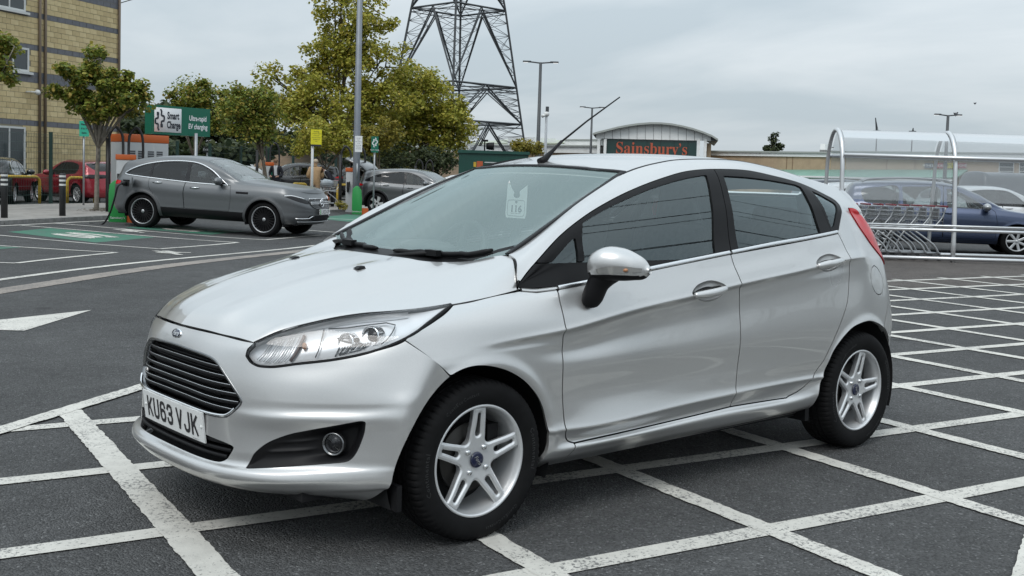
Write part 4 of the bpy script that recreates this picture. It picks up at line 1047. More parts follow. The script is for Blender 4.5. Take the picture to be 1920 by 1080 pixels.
    a0 = MB(); a0.tube([(1.00,0,z0-.004),(1.03,0,z0+.012),(1.075,0,z0+.050),(1.135,0,z0+.100)], [.022,.018,.010,.008], 12, flat=.9)
    ae = a0.build('aerial', M_black, car, True)
    MB().tube([(1.125,0,z0+.092),(1.30,0,z0+.205),(1.523,0,1.741)], [.0055,.0045,.0035], 8).build('aerial_mast', M_rubber, ae, True)
    # ---------------- underbody, arches
    mb = MB(); mb.box((-.60,-.60,.19), (2.9,.60,.24)); mb.box((.40,-.74,.20), (2.06,.74,.24)); mb.box((-.62,-.45,.2), (-.42,.45,.5)); mb.box((2.88,-.60,.24), (3.0,.60,.5))
    mb.build('underbody', M_dark, car)
    for cx in (0, 2.489):
        for sg in (-1, 1):
            mb = MB(); mb.lathe([(.385,-.79*1),(.385,-.42),(.0,-.42)], 40, c=(cx,0,.30), ax='y', a0=-.35, a1=PI+.35)
            o = mb.build('wheel_arch_liner', M_dark, car, True)
            if sg == 1: o.scale = (1,-1,1)
    for sg in (-1, 1):     # mud flap strips ahead of the wheels
        MB().cbox((-.352, .74*sg, .215), (.02,.17,.09)).build('air_deflector', M_black, car)
        MB().cbox((2.075, .73*sg, .225), (.03,.15,.08)).build('air_deflector', M_black, car)
    # ---------------- wheels
    D = build_wheel_data()
    def wheel(cx, sg, ang):
        w_ = empty('wheel', (cx, .742*sg, .297), 0 if sg < 0 else PI, car)
        ty = inst('tyre', D['tyre'], w_, rot=(0,ang,0)); sl = inst('sidewall_letters', D['letters'], ty); sl['kind'] = 'stuff'
        rm = inst('alloy_rim', D['rim'], w_); inst('spokes', D['spokes'], rm, rot=(0,-ang,0))
        cp = inst('centre_cap', D['cap'], rm); s_ = inst('cap_script', D['script'], cp, loc=(0,-.0734,0), rot=(PI/2,0,0)); s_.rotation_euler = Euler((PI/2, 0, 0)); s_.rotation_euler = (Matrix.Rotation(-ang+.9, 4, 'Y') @ Matrix.Rotation(PI/2, 4, 'X')).to_euler()
        for k in range(4):
            a = PI/4+k*PI/2+ang*.5+.15; inst('wheel_bolt', D['bolt'], rm, loc=(.054*math.cos(a), .004, .054*math.sin(a)))
        inst('brake_disc', D['disc'], w_, loc=(0,.0,0)); inst('backing_plate', D['back'], w_, loc=(0,.045,0))
        MB().cbox((.10,-.008,.045), (.05,.05,.14)).build('brake_caliper', M_black, w_)
        return w_
    wheel(0, -1, -.02); wheel(2.489, -1, -.20); wheel(0, 1, .5); wheel(2.489, 1, 1.1)
    # ---------------- cabin
    mb = MB(); mb.box((.30,-.70,.30), (2.75,.70,.36)); mb.build('cabin_floor', M_dark, car)
    P_ = [(.12,.955),(.26,.975),(.42,.985),(.56,.975),(.64,.93),(.66,.86),(.60,.70),(.62,.50),(.35,.45)]
    V_ = []; F_ = []; ys_ = [-.66,-.55,-.3,0,.3,.55,.66]
    for y in ys_:
        for x, z in P_: V_.append((x+.10*(abs(y)/.66)**2*(x < .5), y, z-.01*(abs(y)/.66)**2))
    for i in range(len(ys_)-1):
        for k in range(len(P_)-1): F_.append((i*9+k, i*9+k+1, i*9+k+10, i*9+k+9))
    ds = mesh('dashboard', V_, F_, M_dash, car)
    MB().ball((.62,.36,.985), (.09,.20,.035), 16, 8).build('instrument_hood', M_dash, ds, True)
    # steering wheel (right-hand drive)
    o = MB(); t = np.linspace(0, 2*PI, 41)
    o.tube([(.185*math.cos(a), .185*math.sin(a), 0) for a in t], .017, 10, caps=False)
    for a in (PI/2*3, .15, PI-.15): o.tube([(0,0,-.01), (.18*math.cos(a), .18*math.sin(a), 0)], [.03,.016], 8)
    o.ball((0,0,-.01), (.06,.06,.03), 14, 8)
    st = o.build('steering_wheel', mat('steering_leather', (.012,.012,.013), .6), car, True); st.location = (.80,.36,.93); st.rotation_euler = Euler((0, math.radians(-64), 0))
    def seat(x, y, wd=.48, rear=False):
        s_ = MB(); s_.box((x-.26,y-wd/2,.42), (x+.26,y+wd/2,.58)); o = s_.build('seat', M_seat, car); bevel(o, .05, 3)
        b = MB(); R = Matrix.Translation((x+.25,y,.54)) @ Matrix.Rotation(math.radians(14), 4, 'Y'); b.box((-.06,-wd/2,0), (.07,wd/2,.60), R); bb = b.build('backrest', M_seat, o); bevel(bb, .05, 3)
        for yy in ((0,) if not rear else (-.32,.32)):
            h_ = MB(); R = Matrix.Translation((x+.40,y+yy,1.13 if not rear else 1.06)) @ Matrix.Rotation(math.radians(10), 4, 'Y'); h_.box((-.05,-.13,0), (.05,.13,.19 if not rear else .15), R); hh = h_.build('headrest', M_seat, o); bevel(hh, .04, 3)
            MB().tube([(x+.39,y+yy-.06,1.05), (x+.405,y+yy-.06,1.16)], .006, 6).tube([(x+.39,y+yy+.06,1.05), (x+.405,y+yy+.06,1.16)], .006, 6).build('headrest_post', M_satin, o, True)
    seat(1.18,-.37); seat(1.18,.37); seat(2.0,0,1.24,True)
    for sg in (-1, 1):
        for q in ([(1.46,.70,.45),(1.46,.70,1.0),(1.49,.56,1.33)], [(2.30,.62,1.05),(2.34,.53,1.28)]):
            MB().tube([(x, y*sg, z) for x, y, z in q], .035, 8, flat=.5).build('pillar_trim', M_dash, car, True)
        MB().box((.42,.735*sg-.02,.40), (2.25,.735*sg+.02,.90)).build('door_card', M_dash, car)
        P = FL.P[-1]; k = [i for i in range(0, P.shape[0], 12) if .30 < P[i, 0] < 1.0]
        q = [(P[i, 0]+.01, (-P[i, 1]-.03)*sg, P[i, 2]-.03) for i in k]; MB().tube(q, .028, 8).build('pillar_trim', M_dash, car, True)
    P = RO.P; V_ = P[::6, ::6]-np.array([0,0,.035]); r_, c_ = V_.shape[:2]
    mesh('headlining', V_.reshape(-1,3), [(i*c_+j, i*c_+j+1, (i+1)*c_+j+1, (i+1)*c_+j) for i in range(r_-1) for j in range(c_-1)], M_lining, car)
    im = MB(); im.cbox((.86,.03,1.265), (.03,.22,.06)); im = im.build('rear_view_mirror', M_black, car); bevel(im, .012, 2)
    MB().box((2.2,-.60,.90), (2.75,.60,.93)).build('parcel_shelf', M_dash, car)
    return car
HATCH = hatchback()
# ================================================================= ground and markings
def vmath(nt, op, a=None, b=None, c=None):
    n = nt.nodes.new('ShaderNodeMath'); n.operation = op
    for i, v in enumerate((a, b, c)):
        if v is None: continue
        if hasattr(v, 'links') or hasattr(v, 'is_linked'): nt.links.new(v, n.inputs[i])
        else: n.inputs[i].default_value = v
    return n.outputs[0]
def asphalt(name, base, speck=.16, brown=0.0):
    m = bpy.data.materials.new(name); m.use_nodes = True; nt = m.node_tree; b = nt.nodes['Principled BSDF']; MATS[name] = m
    g = nt.nodes.new('ShaderNodeNewGeometry'); P = g.outputs['Position']
    def noise(s, d=3, r=.6):
        n = nt.nodes.new('ShaderNodeTexNoise'); n.inputs['Scale'].default_value = s; n.inputs['Detail'].default_value = d; n.inputs['Roughness'].default_value = r
        nt.links.new(P, n.inputs['Vector']); return n.outputs[0]
    v = nt.nodes.new('ShaderNodeTexVoronoi'); v.inputs['Scale'].default_value = 120; nt.links.new(P, v.inputs['Vector'])
    sepc = nt.nodes.new('ShaderNodeSeparateColor'); nt.links.new(v.outputs['Color'], sepc.inputs[0])
    chip = vmath(nt, 'MULTIPLY_ADD', sepc.outputs[0], .75, .62)                       # each chipping its own grey
    light = vmath(nt, 'MULTIPLY', vmath(nt, 'GREATER_THAN', sepc.outputs[1], .965), 1.1)   # the odd pale stone
    gap = vmath(nt, 'MULTIPLY_ADD', v.outputs['Distance'], -54.0, 1.14)
    gap = vmath(nt, 'MINIMUM', vmath(nt, 'MAXIMUM', gap, .45), 1.0)
    big = vmath(nt, 'MULTIPLY', vmath(nt, 'MULTIPLY_ADD', noise(.35, 5), 1.1, .45), vmath(nt, 'MULTIPLY_ADD', noise(1.7, 6, .7), .9, .55))
    mid = vmath(nt, 'MULTIPLY_ADD', noise(9, 4), .5, .75)
    # drips and old patches
    v2 = nt.nodes.new('ShaderNodeTexVoronoi'); v2.inputs['Scale'].default_value = .9; nt.links.new(P, v2.inputs['Vector'])
    drip = vmath(nt, 'MULTIPLY', vmath(nt, 'SUBTRACT', vmath(nt, 'ADD', v2.outputs['Distance'], vmath(nt, 'MULTIPLY', noise(22, 3), .05)), .045), 14.0)
    drip = vmath(nt, 'MAXIMUM', vmath(nt, 'MINIMUM', drip, 1.0), .62)
    st = vmath(nt, 'MULTIPLY', vmath(nt, 'SUBTRACT', noise(.7, 6, .7), .54), 5.0); st = vmath(nt, 'SUBTRACT', 1.0, vmath(nt, 'MULTIPLY', vmath(nt, 'MINIMUM', vmath(nt, 'MAXIMUM', st, 0.0), 1.0), .26))
    mid = vmath(nt, 'MULTIPLY', mid, vmath(nt, 'MULTIPLY', drip, st))
    k = vmath(nt, 'MULTIPLY', vmath(nt, 'MULTIPLY', vmath(nt, 'ADD', chip, light), gap), vmath(nt, 'MULTIPLY', big, mid))
    s = nt.nodes.new('ShaderNodeVectorMath'); s.operation = 'SCALE'; s.inputs[0].default_value = base; nt.links.new(k, s.inputs['Scale'])
    nt.links.new(s.outputs[0], b.inputs['Base Color'])
    b.inputs['Roughness'].default_value = .82; b.inputs['Specular IOR Level'].default_value = .35
    bp = nt.nodes.new('ShaderNodeBump'); bp.inputs['Strength'].default_value = .55; bp.inputs['Distance'].default_value = .006
    hgt = vmath(nt, 'SUBTRACT', vmath(nt, 'MULTIPLY', sepc.outputs[2], .5), vmath(nt, 'MULTIPLY', v.outputs['Distance'], 42))
    nt.links.new(hgt, bp.inputs['Height']); nt.links.new(bp.outputs[0], b.inputs['Normal'])
    return m
M_asph = asphalt('asphalt', (.185,.187,.188))
M_asphb = asphalt('asphalt_brown', (.27,.24,.222))
def paintmat(name, col, wear=.48, dirt=.25):
    """thermoplastic paint: grubby, worn through to the asphalt in spots"""
    m = bpy.data.materials.new(name); m.use_nodes = True; nt = m.node_tree; b = nt.nodes['Principled BSDF']; MATS[name] = m
    g = nt.nodes.new('ShaderNodeNewGeometry'); P = g.outputs['Position']
    def noise(s, d, r=.65):
        n = nt.nodes.new('ShaderNodeTexNoise'); n.inputs['Scale'].default_value = s; n.inputs['Detail'].default_value = d; n.inputs['Roughness'].default_value = r
        nt.links.new(P, n.inputs['Vector']); return n.outputs[0]
    k = vmath(nt, 'MULTIPLY_ADD', noise(14, 7), 2*dirt, 1-dirt)
    k = vmath(nt, 'MULTIPLY', k, vmath(nt, 'MULTIPLY_ADD', noise(1.3, 4), .5, .75))
    s = nt.nodes.new('ShaderNodeVectorMath'); s.operation = 'SCALE'; s.inputs[0].default_value = col; nt.links.new(k, s.inputs['Scale'])
    mx = nt.nodes.new('ShaderNodeMix'); mx.data_type = 'RGBA'; nt.links.new(s.outputs[0], mx.inputs[6]); mx.inputs[7].default_value = (.09,.09,.092,1)
    w = vmath(nt, 'MULTIPLY', vmath(nt, 'SUBTRACT', vmath(nt, 'ADD', noise(70, 3, .7), vmath(nt, 'MULTIPLY', vmath(nt, 'SUBTRACT', noise(1.6, 4), .5), .55)), 1-wear), 9.0)
    w = vmath(nt, 'MINIMUM', vmath(nt, 'MAXIMUM', w, 0), .85); nt.links.new(w, mx.inputs[0])
    nt.links.new(mx.outputs[2], b.inputs['Base Color']); b.inputs['Roughness'].default_value = .7
    bp = nt.nodes.new('ShaderNodeBump'); bp.inputs['Strength'].default_value = .4; bp.inputs['Distance'].default_value = .003; nt.links.new(noise(110, 2), bp.inputs['Height']); nt.links.new(bp.outputs[0], b.inputs['Normal'])
    return m
M_line = paintmat('white_line_paint', (.555,.54,.495), .45, .27)
M_green = paintmat('green_bay_paint', (.028,.155,.095), .48, .35)
M_worn = paintmat('worn_sett_strip', (.27,.235,.205), .50, .35)
xs = np.r_[np.array([-1500,-600,-250,-120,-60,-30]), np.arange(-16, 62, 1.0), np.array([80,110,160,250,500,1000,2000])]
ys = np.r_[np.array([-1500,-600,-250,-120,-60,-30]), np.arange(-16, 66, 1.0), np.array([80,110,160,250,500,1000,2000])]
V = [(x, y, gz(x, y)) for y in ys for x in xs]; nx_ = len(xs)
F = [(j*nx_+i, j*nx_+i+1, (j+1)*nx_+i+1, (j+1)*nx_+i) for j in range(len(ys)-1) for i in range(nx_-1)]
tag(mesh('ground', V, F, M_asph, None, True), kind='structure')
def drape(mb, poly, dz, step=1.2):
    """lay a flat polygon on the ground"""
    bm = bmesh.new(); f = bm.faces.new([bm.verts.new((p[0], p[1], 0)) for p in poly])
    bmesh.ops.triangulate(bm, faces=bm.faces[:])
    for _ in range(5):
        ed = [e for e in bm.edges if e.calc_length() > step]
        if not ed: break
        bmesh.ops.subdivide_edges(bm, edges=ed, cuts=1); bmesh.ops.triangulate(bm, faces=bm.faces[:])
    bm.verts.index_update()
    Vv = [(v.co.x, v.co.y, gz(v.co.x, v.co.y)+dz) for v in bm.verts]; Ff = []
    for f in bm.faces:
        q = [v.index for v in f.verts]; Ff.append(q if f.normal.z > 0 else q[::-1])
    bm.free(); return mb.add(Vv, Ff)
def strip(mb, a, b, w, dz=.005, ragged=.0045, seg=.03):
    """a painted line with slightly ragged edges"""
    a = np.array(a[:2], float); b = np.array(b[:2], float); L = np.linalg.norm(b-a); n = max(2, int(L/(seg if L < 14 else .4))); t = (b-a)/L; s = np.array([-t[1], t[0]])
    Vv = []
    for i in range(n+1):
        p = a+t*L*i/n
        for q in (-1, 1):
            o = p+s*(q*w/2+random.uniform(-ragged, ragged)); Vv.append((o[0], o[1], gz(o[0], o[1])+dz))
    return mb.add(Vv, [(2*i, 2*i+2, 2*i+3, 2*i+1) for i in range(n)])
def marking(name, label, fn, m=None, cat='road marking', group=None):
    mb = MB(); fn(mb); o = mb.build(name, m or M_line); return tag(o, label, cat, group, 'structure')
# hatched keep-clear grid under the car, two families of lines square to each other
TH = math.radians(-9.7); ga = np.array([math.cos(TH), math.sin(TH)]); gb = np.array([-math.sin(TH), math.cos(TH)])
def GP(p, q): return ga*p+gb*q
Aq = [-3.1,-2.16,-1.20,-.235,.70,1.655,2.58,3.53,4.52,5.48,6.40]; Bp = [.19,1.21,2.235,3.235,4.235,5.25,6.22,7.18,8.2,9.2,10.2,11.2,12.2,13.2,14.2]
def bx(q): return 15.5
for i, q in enumerate(Aq):
    p0 = -4.0 if q < 1.2 else (-1.3 if q < 2 else .9+(q-2.4)*1.3)
    if q < -1.1: p0 = -1.2 if q > -1.5 else -.9
    marking('hatch_line', 'white hatch line', lambda mb: strip(mb, GP(p0, q), GP(15.4, q), .105, .005), group='hatch lines')
for i, p in enumerate(Bp):
    q1 = min(6.6, 2.15+.73*(p+.2))
    marking('hatch_line', 'white hatch line', lambda mb: strip(mb, GP(p, -3.6), GP(p, q1), .105, .0062), group='hatch lines')
marking('border_line', 'wide white line running towards the camera', lambda mb: strip(mb, GP(-.80, -2.6), GP(-.80, 1.98), .125, .0075))
marking('border_line', 'white line along the far edge of the hatching', lambda mb: strip(mb, (-1.9,1.12), (6.5,6.9), .11, .009))
marking('border_line', 'white border line at the near corner of the hatching', lambda mb: strip(mb, at(1925,1110), at(1985,900), .12, .0085))
marking('arrow_marking', 'large white arrow head on the car park lane', lambda mb: drape(mb, [at(172,582), at(46,621), at(-60,618), at(-70,608)], .005))
marking('lane_line', 'long white line along the edge of the charging bays', lambda mb: strip(mb, at(-60,533), at(700,444), .12, .005))
marking('sett_strip', 'worn brown strip of setts beside the lane', lambda mb: strip(mb, at(-60,556), at(640,461), .30, .005, .01), M_worn)
def poly_line(pts, w, dz=.006):
    def f(mb):
        for a, b in zip(pts[:-1], pts[1:]): strip(mb, at(*a), at(*b), w, dz)
    return f
marking('bay_line', 'white outline of the bay nearest the lane', poly_line([(-80,456),(218,474),(30,494),(-80,490)], .10))
marking('bay_line', 'white outline of the empty green charging bay', poly_line([(-40,438),(300,467),(446,455),(40,423)], .10))
marking('bay_line', 'white outline of the bay under the grey SUV', poly_line([(105,419),(497,450),(602,441)], .10))
marking('bay_line', 'white line along the back of the charging bays', poly_line([(-40,426),(245,412),(330,408)], .10))
marking('bay_line', 'white outline of the bay beyond the grey SUV', poly_line([(505,425),(640,437),(760,428)], .10))
marking('bay_line', 'white outline of the bay behind the second SUV', poly_line([(520,403),(640,411),(760,417)], .10))
marking('green_bay', 'green painted panel of the empty charging bay', lambda mb: drape(mb, [at(15,435), at(95,428), at(290,445), at(180,455)], .003), M_green)
marking('green_bay', 'green painted panel beside the grey SUV', lambda mb: drape(mb, [at(235,427), at(290,421), at(460,434), at(395,440)], .003), M_green)
marking('green_bay', 'green painted corner at the left edge', lambda mb: drape(mb, [at(-60,460), at(42,464), at(-60,472)], .003), M_green)
marking('green_bay', 'green painted panel beyond the grey SUV', lambda mb: drape(mb, [at(590,409), at(650,402), at(760,411), at(700,420)], .003), M_green)
def plug_mark(mb, quad, s=1.0):
    """white plug-and-cross emblem laid over a bay; quad = its four corners"""
    q = [np.array(at(*p)) for p in quad]
    def B(u, v): return (q[0]*(1-u)+q[1]*u)*(1-v)+(q[3]*(1-u)+q[2]*u)*v
    path = [(.05,.30),(.16,.20),(.30,.32),(.36,.62),(.48,.74),(.60,.62),(.66,.30),(.80,.28),(.95,.55)]
    pt = curve(path, n=5)
    for a, b in zip(pt[:-1], pt[1:]): strip(mb, B(*a), B(*b), .17, .0075)
    pt = curve([(.05,.30),(.10,.70),(.30,.66)], n=4)
    for a, b in zip(pt[:-1], pt[1:]): strip(mb, B(*a), B(*b), .17, .0085)
    pt = curve([(.66,.78),(.84,.86),(.95,.55)], n=4)
    for a, b in zip(pt[:-1], pt[1:]): strip(mb, B(*a), B(*b), .17, .0085)
marking('plug_symbol', 'white plug symbol on the empty green bay', lambda mb: plug_mark(mb, [(75,437),(105,432),(240,446),(200,452)]))
marking('plug_symbol', 'white plug symbol on the green bay beside the grey SUV', lambda mb: plug_mark(mb, [(285,428),(305,423),(425,434),(395,438)]))
def walker(mb, quad):
    q = [np.array(at(*p)) for p in quad]
    def B(u, v): return (q[0]*(1-u)+q[1]*u)*(1-v)+(q[3]*(1-u)+q[2]*u)*v
    for k, (a, b, w) in enumerate([((.42,.5),(.70,.5),.30), ((.70,.5),(.98,.15),.14), ((.70,.5),(.98,.85),.14), ((.42,.45),(.55,.02),.11), ((.42,.55),(.22,.98),.11), ((.08,.5),(.30,.5),.26)]): strip(mb, B(*a), B(*b), w, .006+.0008*k)
marking('walker_symbol', 'white walking figure painted on the near lane', lambda mb: walker(mb, [(276,472),(300,470),(369,475),(330,480)]))
marking('walker_symbol', 'white walking figure painted between the bays', lambda mb: walker(mb, [(203,432),(222,429),(290,435),(265,438)]))
# brown asphalt apron by the trolley shelter
mb = MB(); drape(mb, [at(1560,545), at(1680,541), at(1960,536), at(1960,488), at(1560,480)], .0025); tag(mb.build('apron', M_asphb), kind='structure')
# pavement and kerb along the back of the bays
M_pave = mat('paving', (.27,.255,.235), .85, noise=(2.2,.25), bump=(40,.3,.004))
M_kerb = mat('kerb_stone', (.24,.235,.225), .85, noise=(8,.25))
kf = [at(-60,424), at(60,417), at(215,409), at(330,403), at(480,399), at(640,397), at(780,395)]
kb = [at(-60,390), at(60,387), at(215,384), at(330,380), at(480,377), at(640,374), at(780,372)]
mb = MB(); n = len(kf)
for i in range(n): mb.v += [(kf[i][0], kf[i][1], kf[i][2]+.07), (kb[i][0], kb[i][1], kb[i][2]+.07), (kf[i][0], kf[i][1], kf[i][2]-.1), (kb[i][0], kb[i][1], kb[i][2]-.1)]
for i in range(n-1):
    a = 4*i; b = a+4; mb.f += [(a, b, b+1, a+1), (a+2, b+2, b, a), (a+1, b+1, b+3, a+3)]
tag(mb.build('pavement', M_pave), kind='structure')
mb = MB()
for i in range(n-1):
    a = np.array(kf[i]); b = np.array(kf[i+1]); d = b-a; L = np.linalg.norm(d[:2]); t = d/L; s = np.array([-t[1], t[0], 0]); k = max(1, int(L/.9))
    for j in range(k):
        p = a+d*(j+.01)/k; q = a+d*(j+.99)/k
        Vv = [p-s*.07-[0,0,.1], q-s*.07-[0,0,.1], q+s*.07-[0,0,.1], p+s*.07-[0,0,.1], p-s*.07+[0,0,.078], q-s*.07+[0,0,.078], q+s*.07+[0,0,.078], p+s*.07+[0,0,.078]]
        mb.add(Vv, [(0,3,2,1),(4,5,6,7),(0,1,5,4),(1,2,6,5),(2,3,7,6),(3,0,4,7)])
tag(mb.build('kerb', M_kerb), kind='structure')
def on_pave(px, py):
    p = at(px, py); return np.array([p[0], p[1], gz(p[0], p[1])+.07])
# ================================================================= block-built store on the left
M_mortar = mat('mortar', (.25,.225,.17), .9)
M_block = mat('buff_block', (.58,.465,.255), .85, noise=(3.5,.12), bump=(60,.3,.004))
M_block2 = mat('buff_block_pale', (.64,.52,.295), .85, noise=(3.5,.12))
M_block3 = mat('buff_block_brown', (.53,.42,.23), .85, noise=(3.5,.12))
M_gband = mat('grey_block', (.155,.16,.18), .8, noise=(5,.15))
M_pipe = mat('down_pipe', (.16,.12,.085), .5)
M_wframe = mat('white_frame', (.62,.63,.62), .4)
M_dglass = mat('dark_pane', (.03,.04,.045), .06, spec=.8)
WD = np.array([math.cos(math.radians(30.25)), math.sin(math.radians(30.25)), 0])          # along the wall, away from the camera
Wn = np.array([math.sin(math.radians(30.25)), -math.cos(math.radians(30.25)), 0])         # outward
corner = atd(222.6, 300, 52.0); corner = np.array([corner[0], corner[1], 0.0])
bl = empty('block_building', tuple(corner)); tag(bl, 'tall buff block building with grey bands at the left edge', 'building')
def WL(s, z, o=0): return corner-WD*s+Wn*o+np.array([0,0,z])       # s metres left of the corner
Mwall = frame_matrix(corner, -WD, Wn, (0,0,1))
def wbox(mb, s0, s1, z0, z1, o0, o1):
    P = [WL(s, z, o)-corner for z in (z0, z1) for s, o in ((s0,o0),(s1,o0),(s1,o1),(s0,o1))]
    return mb.add(P, [(0,3,2,1),(4,5,6,7),(0,1,5,4),(1,2,6,5),(2,3,7,6),(3,0,4,7)])
mb = MB(); wbox(mb, 0, 24, -.3, 13, -9, 0); mb.build('wall', M_mortar, bl)
CH = .225
bands = []
def zpx(py, s):                                   # height on the wall seen at photo row py, s metres from the corner
    P = WL(s, 0); d = P-np.array(CAM_POS); D = d@_fw
    lo, hi = -3, 20
    for _ in range(40):
        m_ = (lo+hi)/2; q = WL(s, m_)-np.array(CAM_POS); y = 540+CAM_CY-CAM_F*(q@_up)/(q@_fw)
        if y > py: lo = m_
        else: hi = m_
    return (lo+hi)/2
bz = [zpx(8.5, .1), zpx(61.5, .1), zpx(114.5, .1), zpx(165, .1), zpx(243, .1)]
def is_band(z): return any(abs(z+CH/2-b) < CH*.55 for b in bz)
me_b = {}
for k, m_ in (('a', M_block), ('b', M_block2), ('c', M_block3), ('g', M_gband)):
    me_b[k] = MB().box((0,-.012,0), (.432,.012,.207)).data('block', m_)
    me_b[k+'h'] = MB().box((0,-.012,0), (.207,.012,.207)).data('block', m_)
wins = [(5.95,8.2,zpx(16,7),9.9), (5.75,8.2,zpx(130,7),zpx(84,7)), (5.95,8.6,-.2,zpx(236,7))]
nblk = 0; rest = {k: MB() for k in 'abcg'}
tops = int(10.2/CH)
order = []
for r in range(-1, tops):
    z = r*CH+.10
    s = -.0 if r % 2 == 0 else -.225
    while s < 8.4:
        s0, s1 = max(s, 0), s+.45
        if s1-s0 > .1 and not any(a-.02 < (s0+s1)/2 < b+.02 and c-.02 < z+.11 < d for a, b, c, d in wins): order.append((z, s0, s1))
        s += .45
order.sort(key=lambda t: -(t[0] > 4.2))
for z, s0, s1 in order:
    band = is_band(z)
    k = 'g' if band else random.choice('aaabbc')
    if nblk < 300 and s1-s0 > .4 and z > 3.6 and s0 < 7.2 and not band:
        o = inst('block', me_b[k], bl); o.matrix_local = frame_matrix(WL(s1-.009, z, .006+random.uniform(-.002,.002))-corner, WD, -Wn, (0,0,1)); nblk += 1
    else: wbox(rest[k], s0+.009, s1-.009, z, z+.207, -.01, .016 if not band else .012)
for k, m_ in (('a', M_block), ('b', M_block2), ('c', M_block3), ('g', M_gband)):
    if rest[k].v: o = rest[k].build('blockwork' if k != 'g' else 'grey_bands', m_, bl); o['kind'] = 'stuff'
for a, b, c, d in wins:
    w_ = MB()
    wbox(w_, a, a+.09, c, d, 0, .05); wbox(w_, a+.09, b, c, c+.09, 0, .05); wbox(w_, a+.09, b, d-.08, d, 0, .05); wbox(w_, a+.85, a+.92, c+.09, d-.08, 0, .045)
    wf = w_.build('window', M_wframe, bl); g_ = MB(); wbox(g_, a+.09, b, c+.09, d-.08, 0, .022); g_.build('pane', M_dglass, wf)
    l_ = MB(); wbox(l_, a-.15, b, c-.10, c, 0, .14); l_.build('sill', M_wframe, wf)
for s in (.12, 5.18, 4.86):
    p_ = MB(); p_.tube([WL(s, -.1, .09)-corner, WL(s, 12.5, .09)-corner], .06, 8); p_.build('down_pipe', M_pipe, bl, True)
c_ = MB(); pc = WL(5.9, zpx(172, 5.9), .3)-corner; c_.tube([pc-Wn*.3, pc, pc+WD*.25], .03, 6); c_.build('camera_bracket', M_wframe, bl)
c_ = MB(); q = pc+WD*.35; c_.ball(tuple(q), .12, 12, 8); c_.build('dome_camera', M_wframe, bl, True)
# thin cable leaving the corner at the top
mb = MB(); e0 = np.array(corner)+np.array([0,0,zpx(6,0)]); e1 = atd(420, -60, 52); mb.tube([e0, (e0+e1)/2-np.array([0,0,.1]), e1], .02, 5); tag(mb.build('overhead_cable', M_black), 'thin cable leaving the corner of the block building', 'cable')
# ================================================================= weldmesh fence
M_fence = mat('fence_green', (.012,.040,.032), .5)
def fence(pts, h, label, sp=.05, posts=2.5, mesh_=True, post_w=.09, first=0):
    fo = empty('mesh_fence', tuple(pts[0])); tag(fo, label, 'fence', None); base = np.array(pts[0])
    me = MB().box((-post_w/2,-post_w/2,-.1), (post_w/2,post_w/2,h+.06)).data('post', M_fence)
    for a, b in zip(pts[:-1], pts[1:]):
        a = np.array(a); b = np.array(b); L = np.linalg.norm((b-a)[:2]); n = max(1, int(round(L/posts)))
        for i in range(n+1):
            p = a+(b-a)*i/n; inst('post', me, fo, tuple(p-base))
        if mesh_:
            for i in range(n):
                p = a+(b-a)*i/n-base; q = a+(b-a)*(i+1)/n-base; w_ = MB(); k = int(L/n/sp)
                for j in range(1, k):
                    c = p+(q-p)*j/k; w_.tube([c+[0,0,.05], c+[0,0,h]], .004, 3, caps=False)
                for z in np.linspace(.08, h-.03, 9): w_.tube([p+[0,0,z], q+[0,0,z]], .0045, 3, caps=False)
                o = w_.build('mesh_panel', M_fence, fo); o['kind'] = 'stuff'
    return fo
f0 = np.array(at(95,386)); fd = np.array([math.cos(math.radians(37)), math.sin(math.radians(37)), 0])
def fz(p): return np.array([p[0], p[1], gz(p[0], p[1])])
fence([fz(f0-fd*5), fz(f0), fz(f0+fd*7.5)], 2.15, 'green weldmesh fence in front of the red hatchback', .075, 5.0 if False else 2.5)
f1 = f0+fd*10
fence([fz(f1), fz(f1+fd*32)], 2.15, 'green weldmesh fence running behind the chargers', .11, 2.6)
# ================================================================= trees
def leafmat(name, cols):
    m = bpy.data.materials.new(name); m.use_nodes = True; nt = m.node_tree; nt.nodes.clear(); MATS[name] = m
    o = nt.nodes.new('ShaderNodeOutputMaterial'); g = nt.nodes.new('ShaderNodeNewGeometry'); r = nt.nodes.new('ShaderNodeValToRGB')
    r.color_ramp.elements[0].color = (*cols[0], 1); r.color_ramp.elements[1].color = (*cols[-1], 1); r.color_ramp.elements[1].position = 1
    for i, c in enumerate(cols[1:-1]):
        e = r.color_ramp.elements.new((i+1)/(len(cols)-1)); e.color = (*c, 1)
    nt.links.new(g.outputs['Random Per Island'], r.inputs[0])
    d = nt.nodes.new('ShaderNodeBsdfPrincipled'); d.inputs['Roughness'].default_value = .55; d.inputs['Specular IOR Level'].default_value = .35; nt.links.new(r.outputs[0], d.inputs['Base Color'])
    t = nt.nodes.new('ShaderNodeBsdfTranslucent'); nt.links.new(r.outputs[0], t.inputs[0])
    mx = nt.nodes.new('ShaderNodeMixShader'); mx.inputs[0].default_value = .38; nt.links.new(d.outputs[0], mx.inputs[1]); nt.links.new(t.outputs[0], mx.inputs[2]); nt.links.new(mx.outputs[0], o.inputs[0])
    return m
M_bark = mat('bark', (.10,.082,.062), .9, noise=(12,.35), bump=(30,.6,.02))
M_bark2 = mat('bark_pale', (.20,.18,.15), .9, noise=(9,.35), bump=(30,.6,.02))
M_leafA = leafmat('leaf_olive', [(.15,.165,.026),(.30,.31,.046),(.43,.41,.066),(.50,.40,.085)])
M_leafB = leafmat('leaf_green', [(.065,.10,.02),(.16,.21,.036),(.29,.32,.055),(.42,.31,.07)])
M_leafC = leafmat('leaf_yellow', [(.13,.13,.03),(.28,.25,.04),(.36,.28,.05),(.17,.18,.04)])
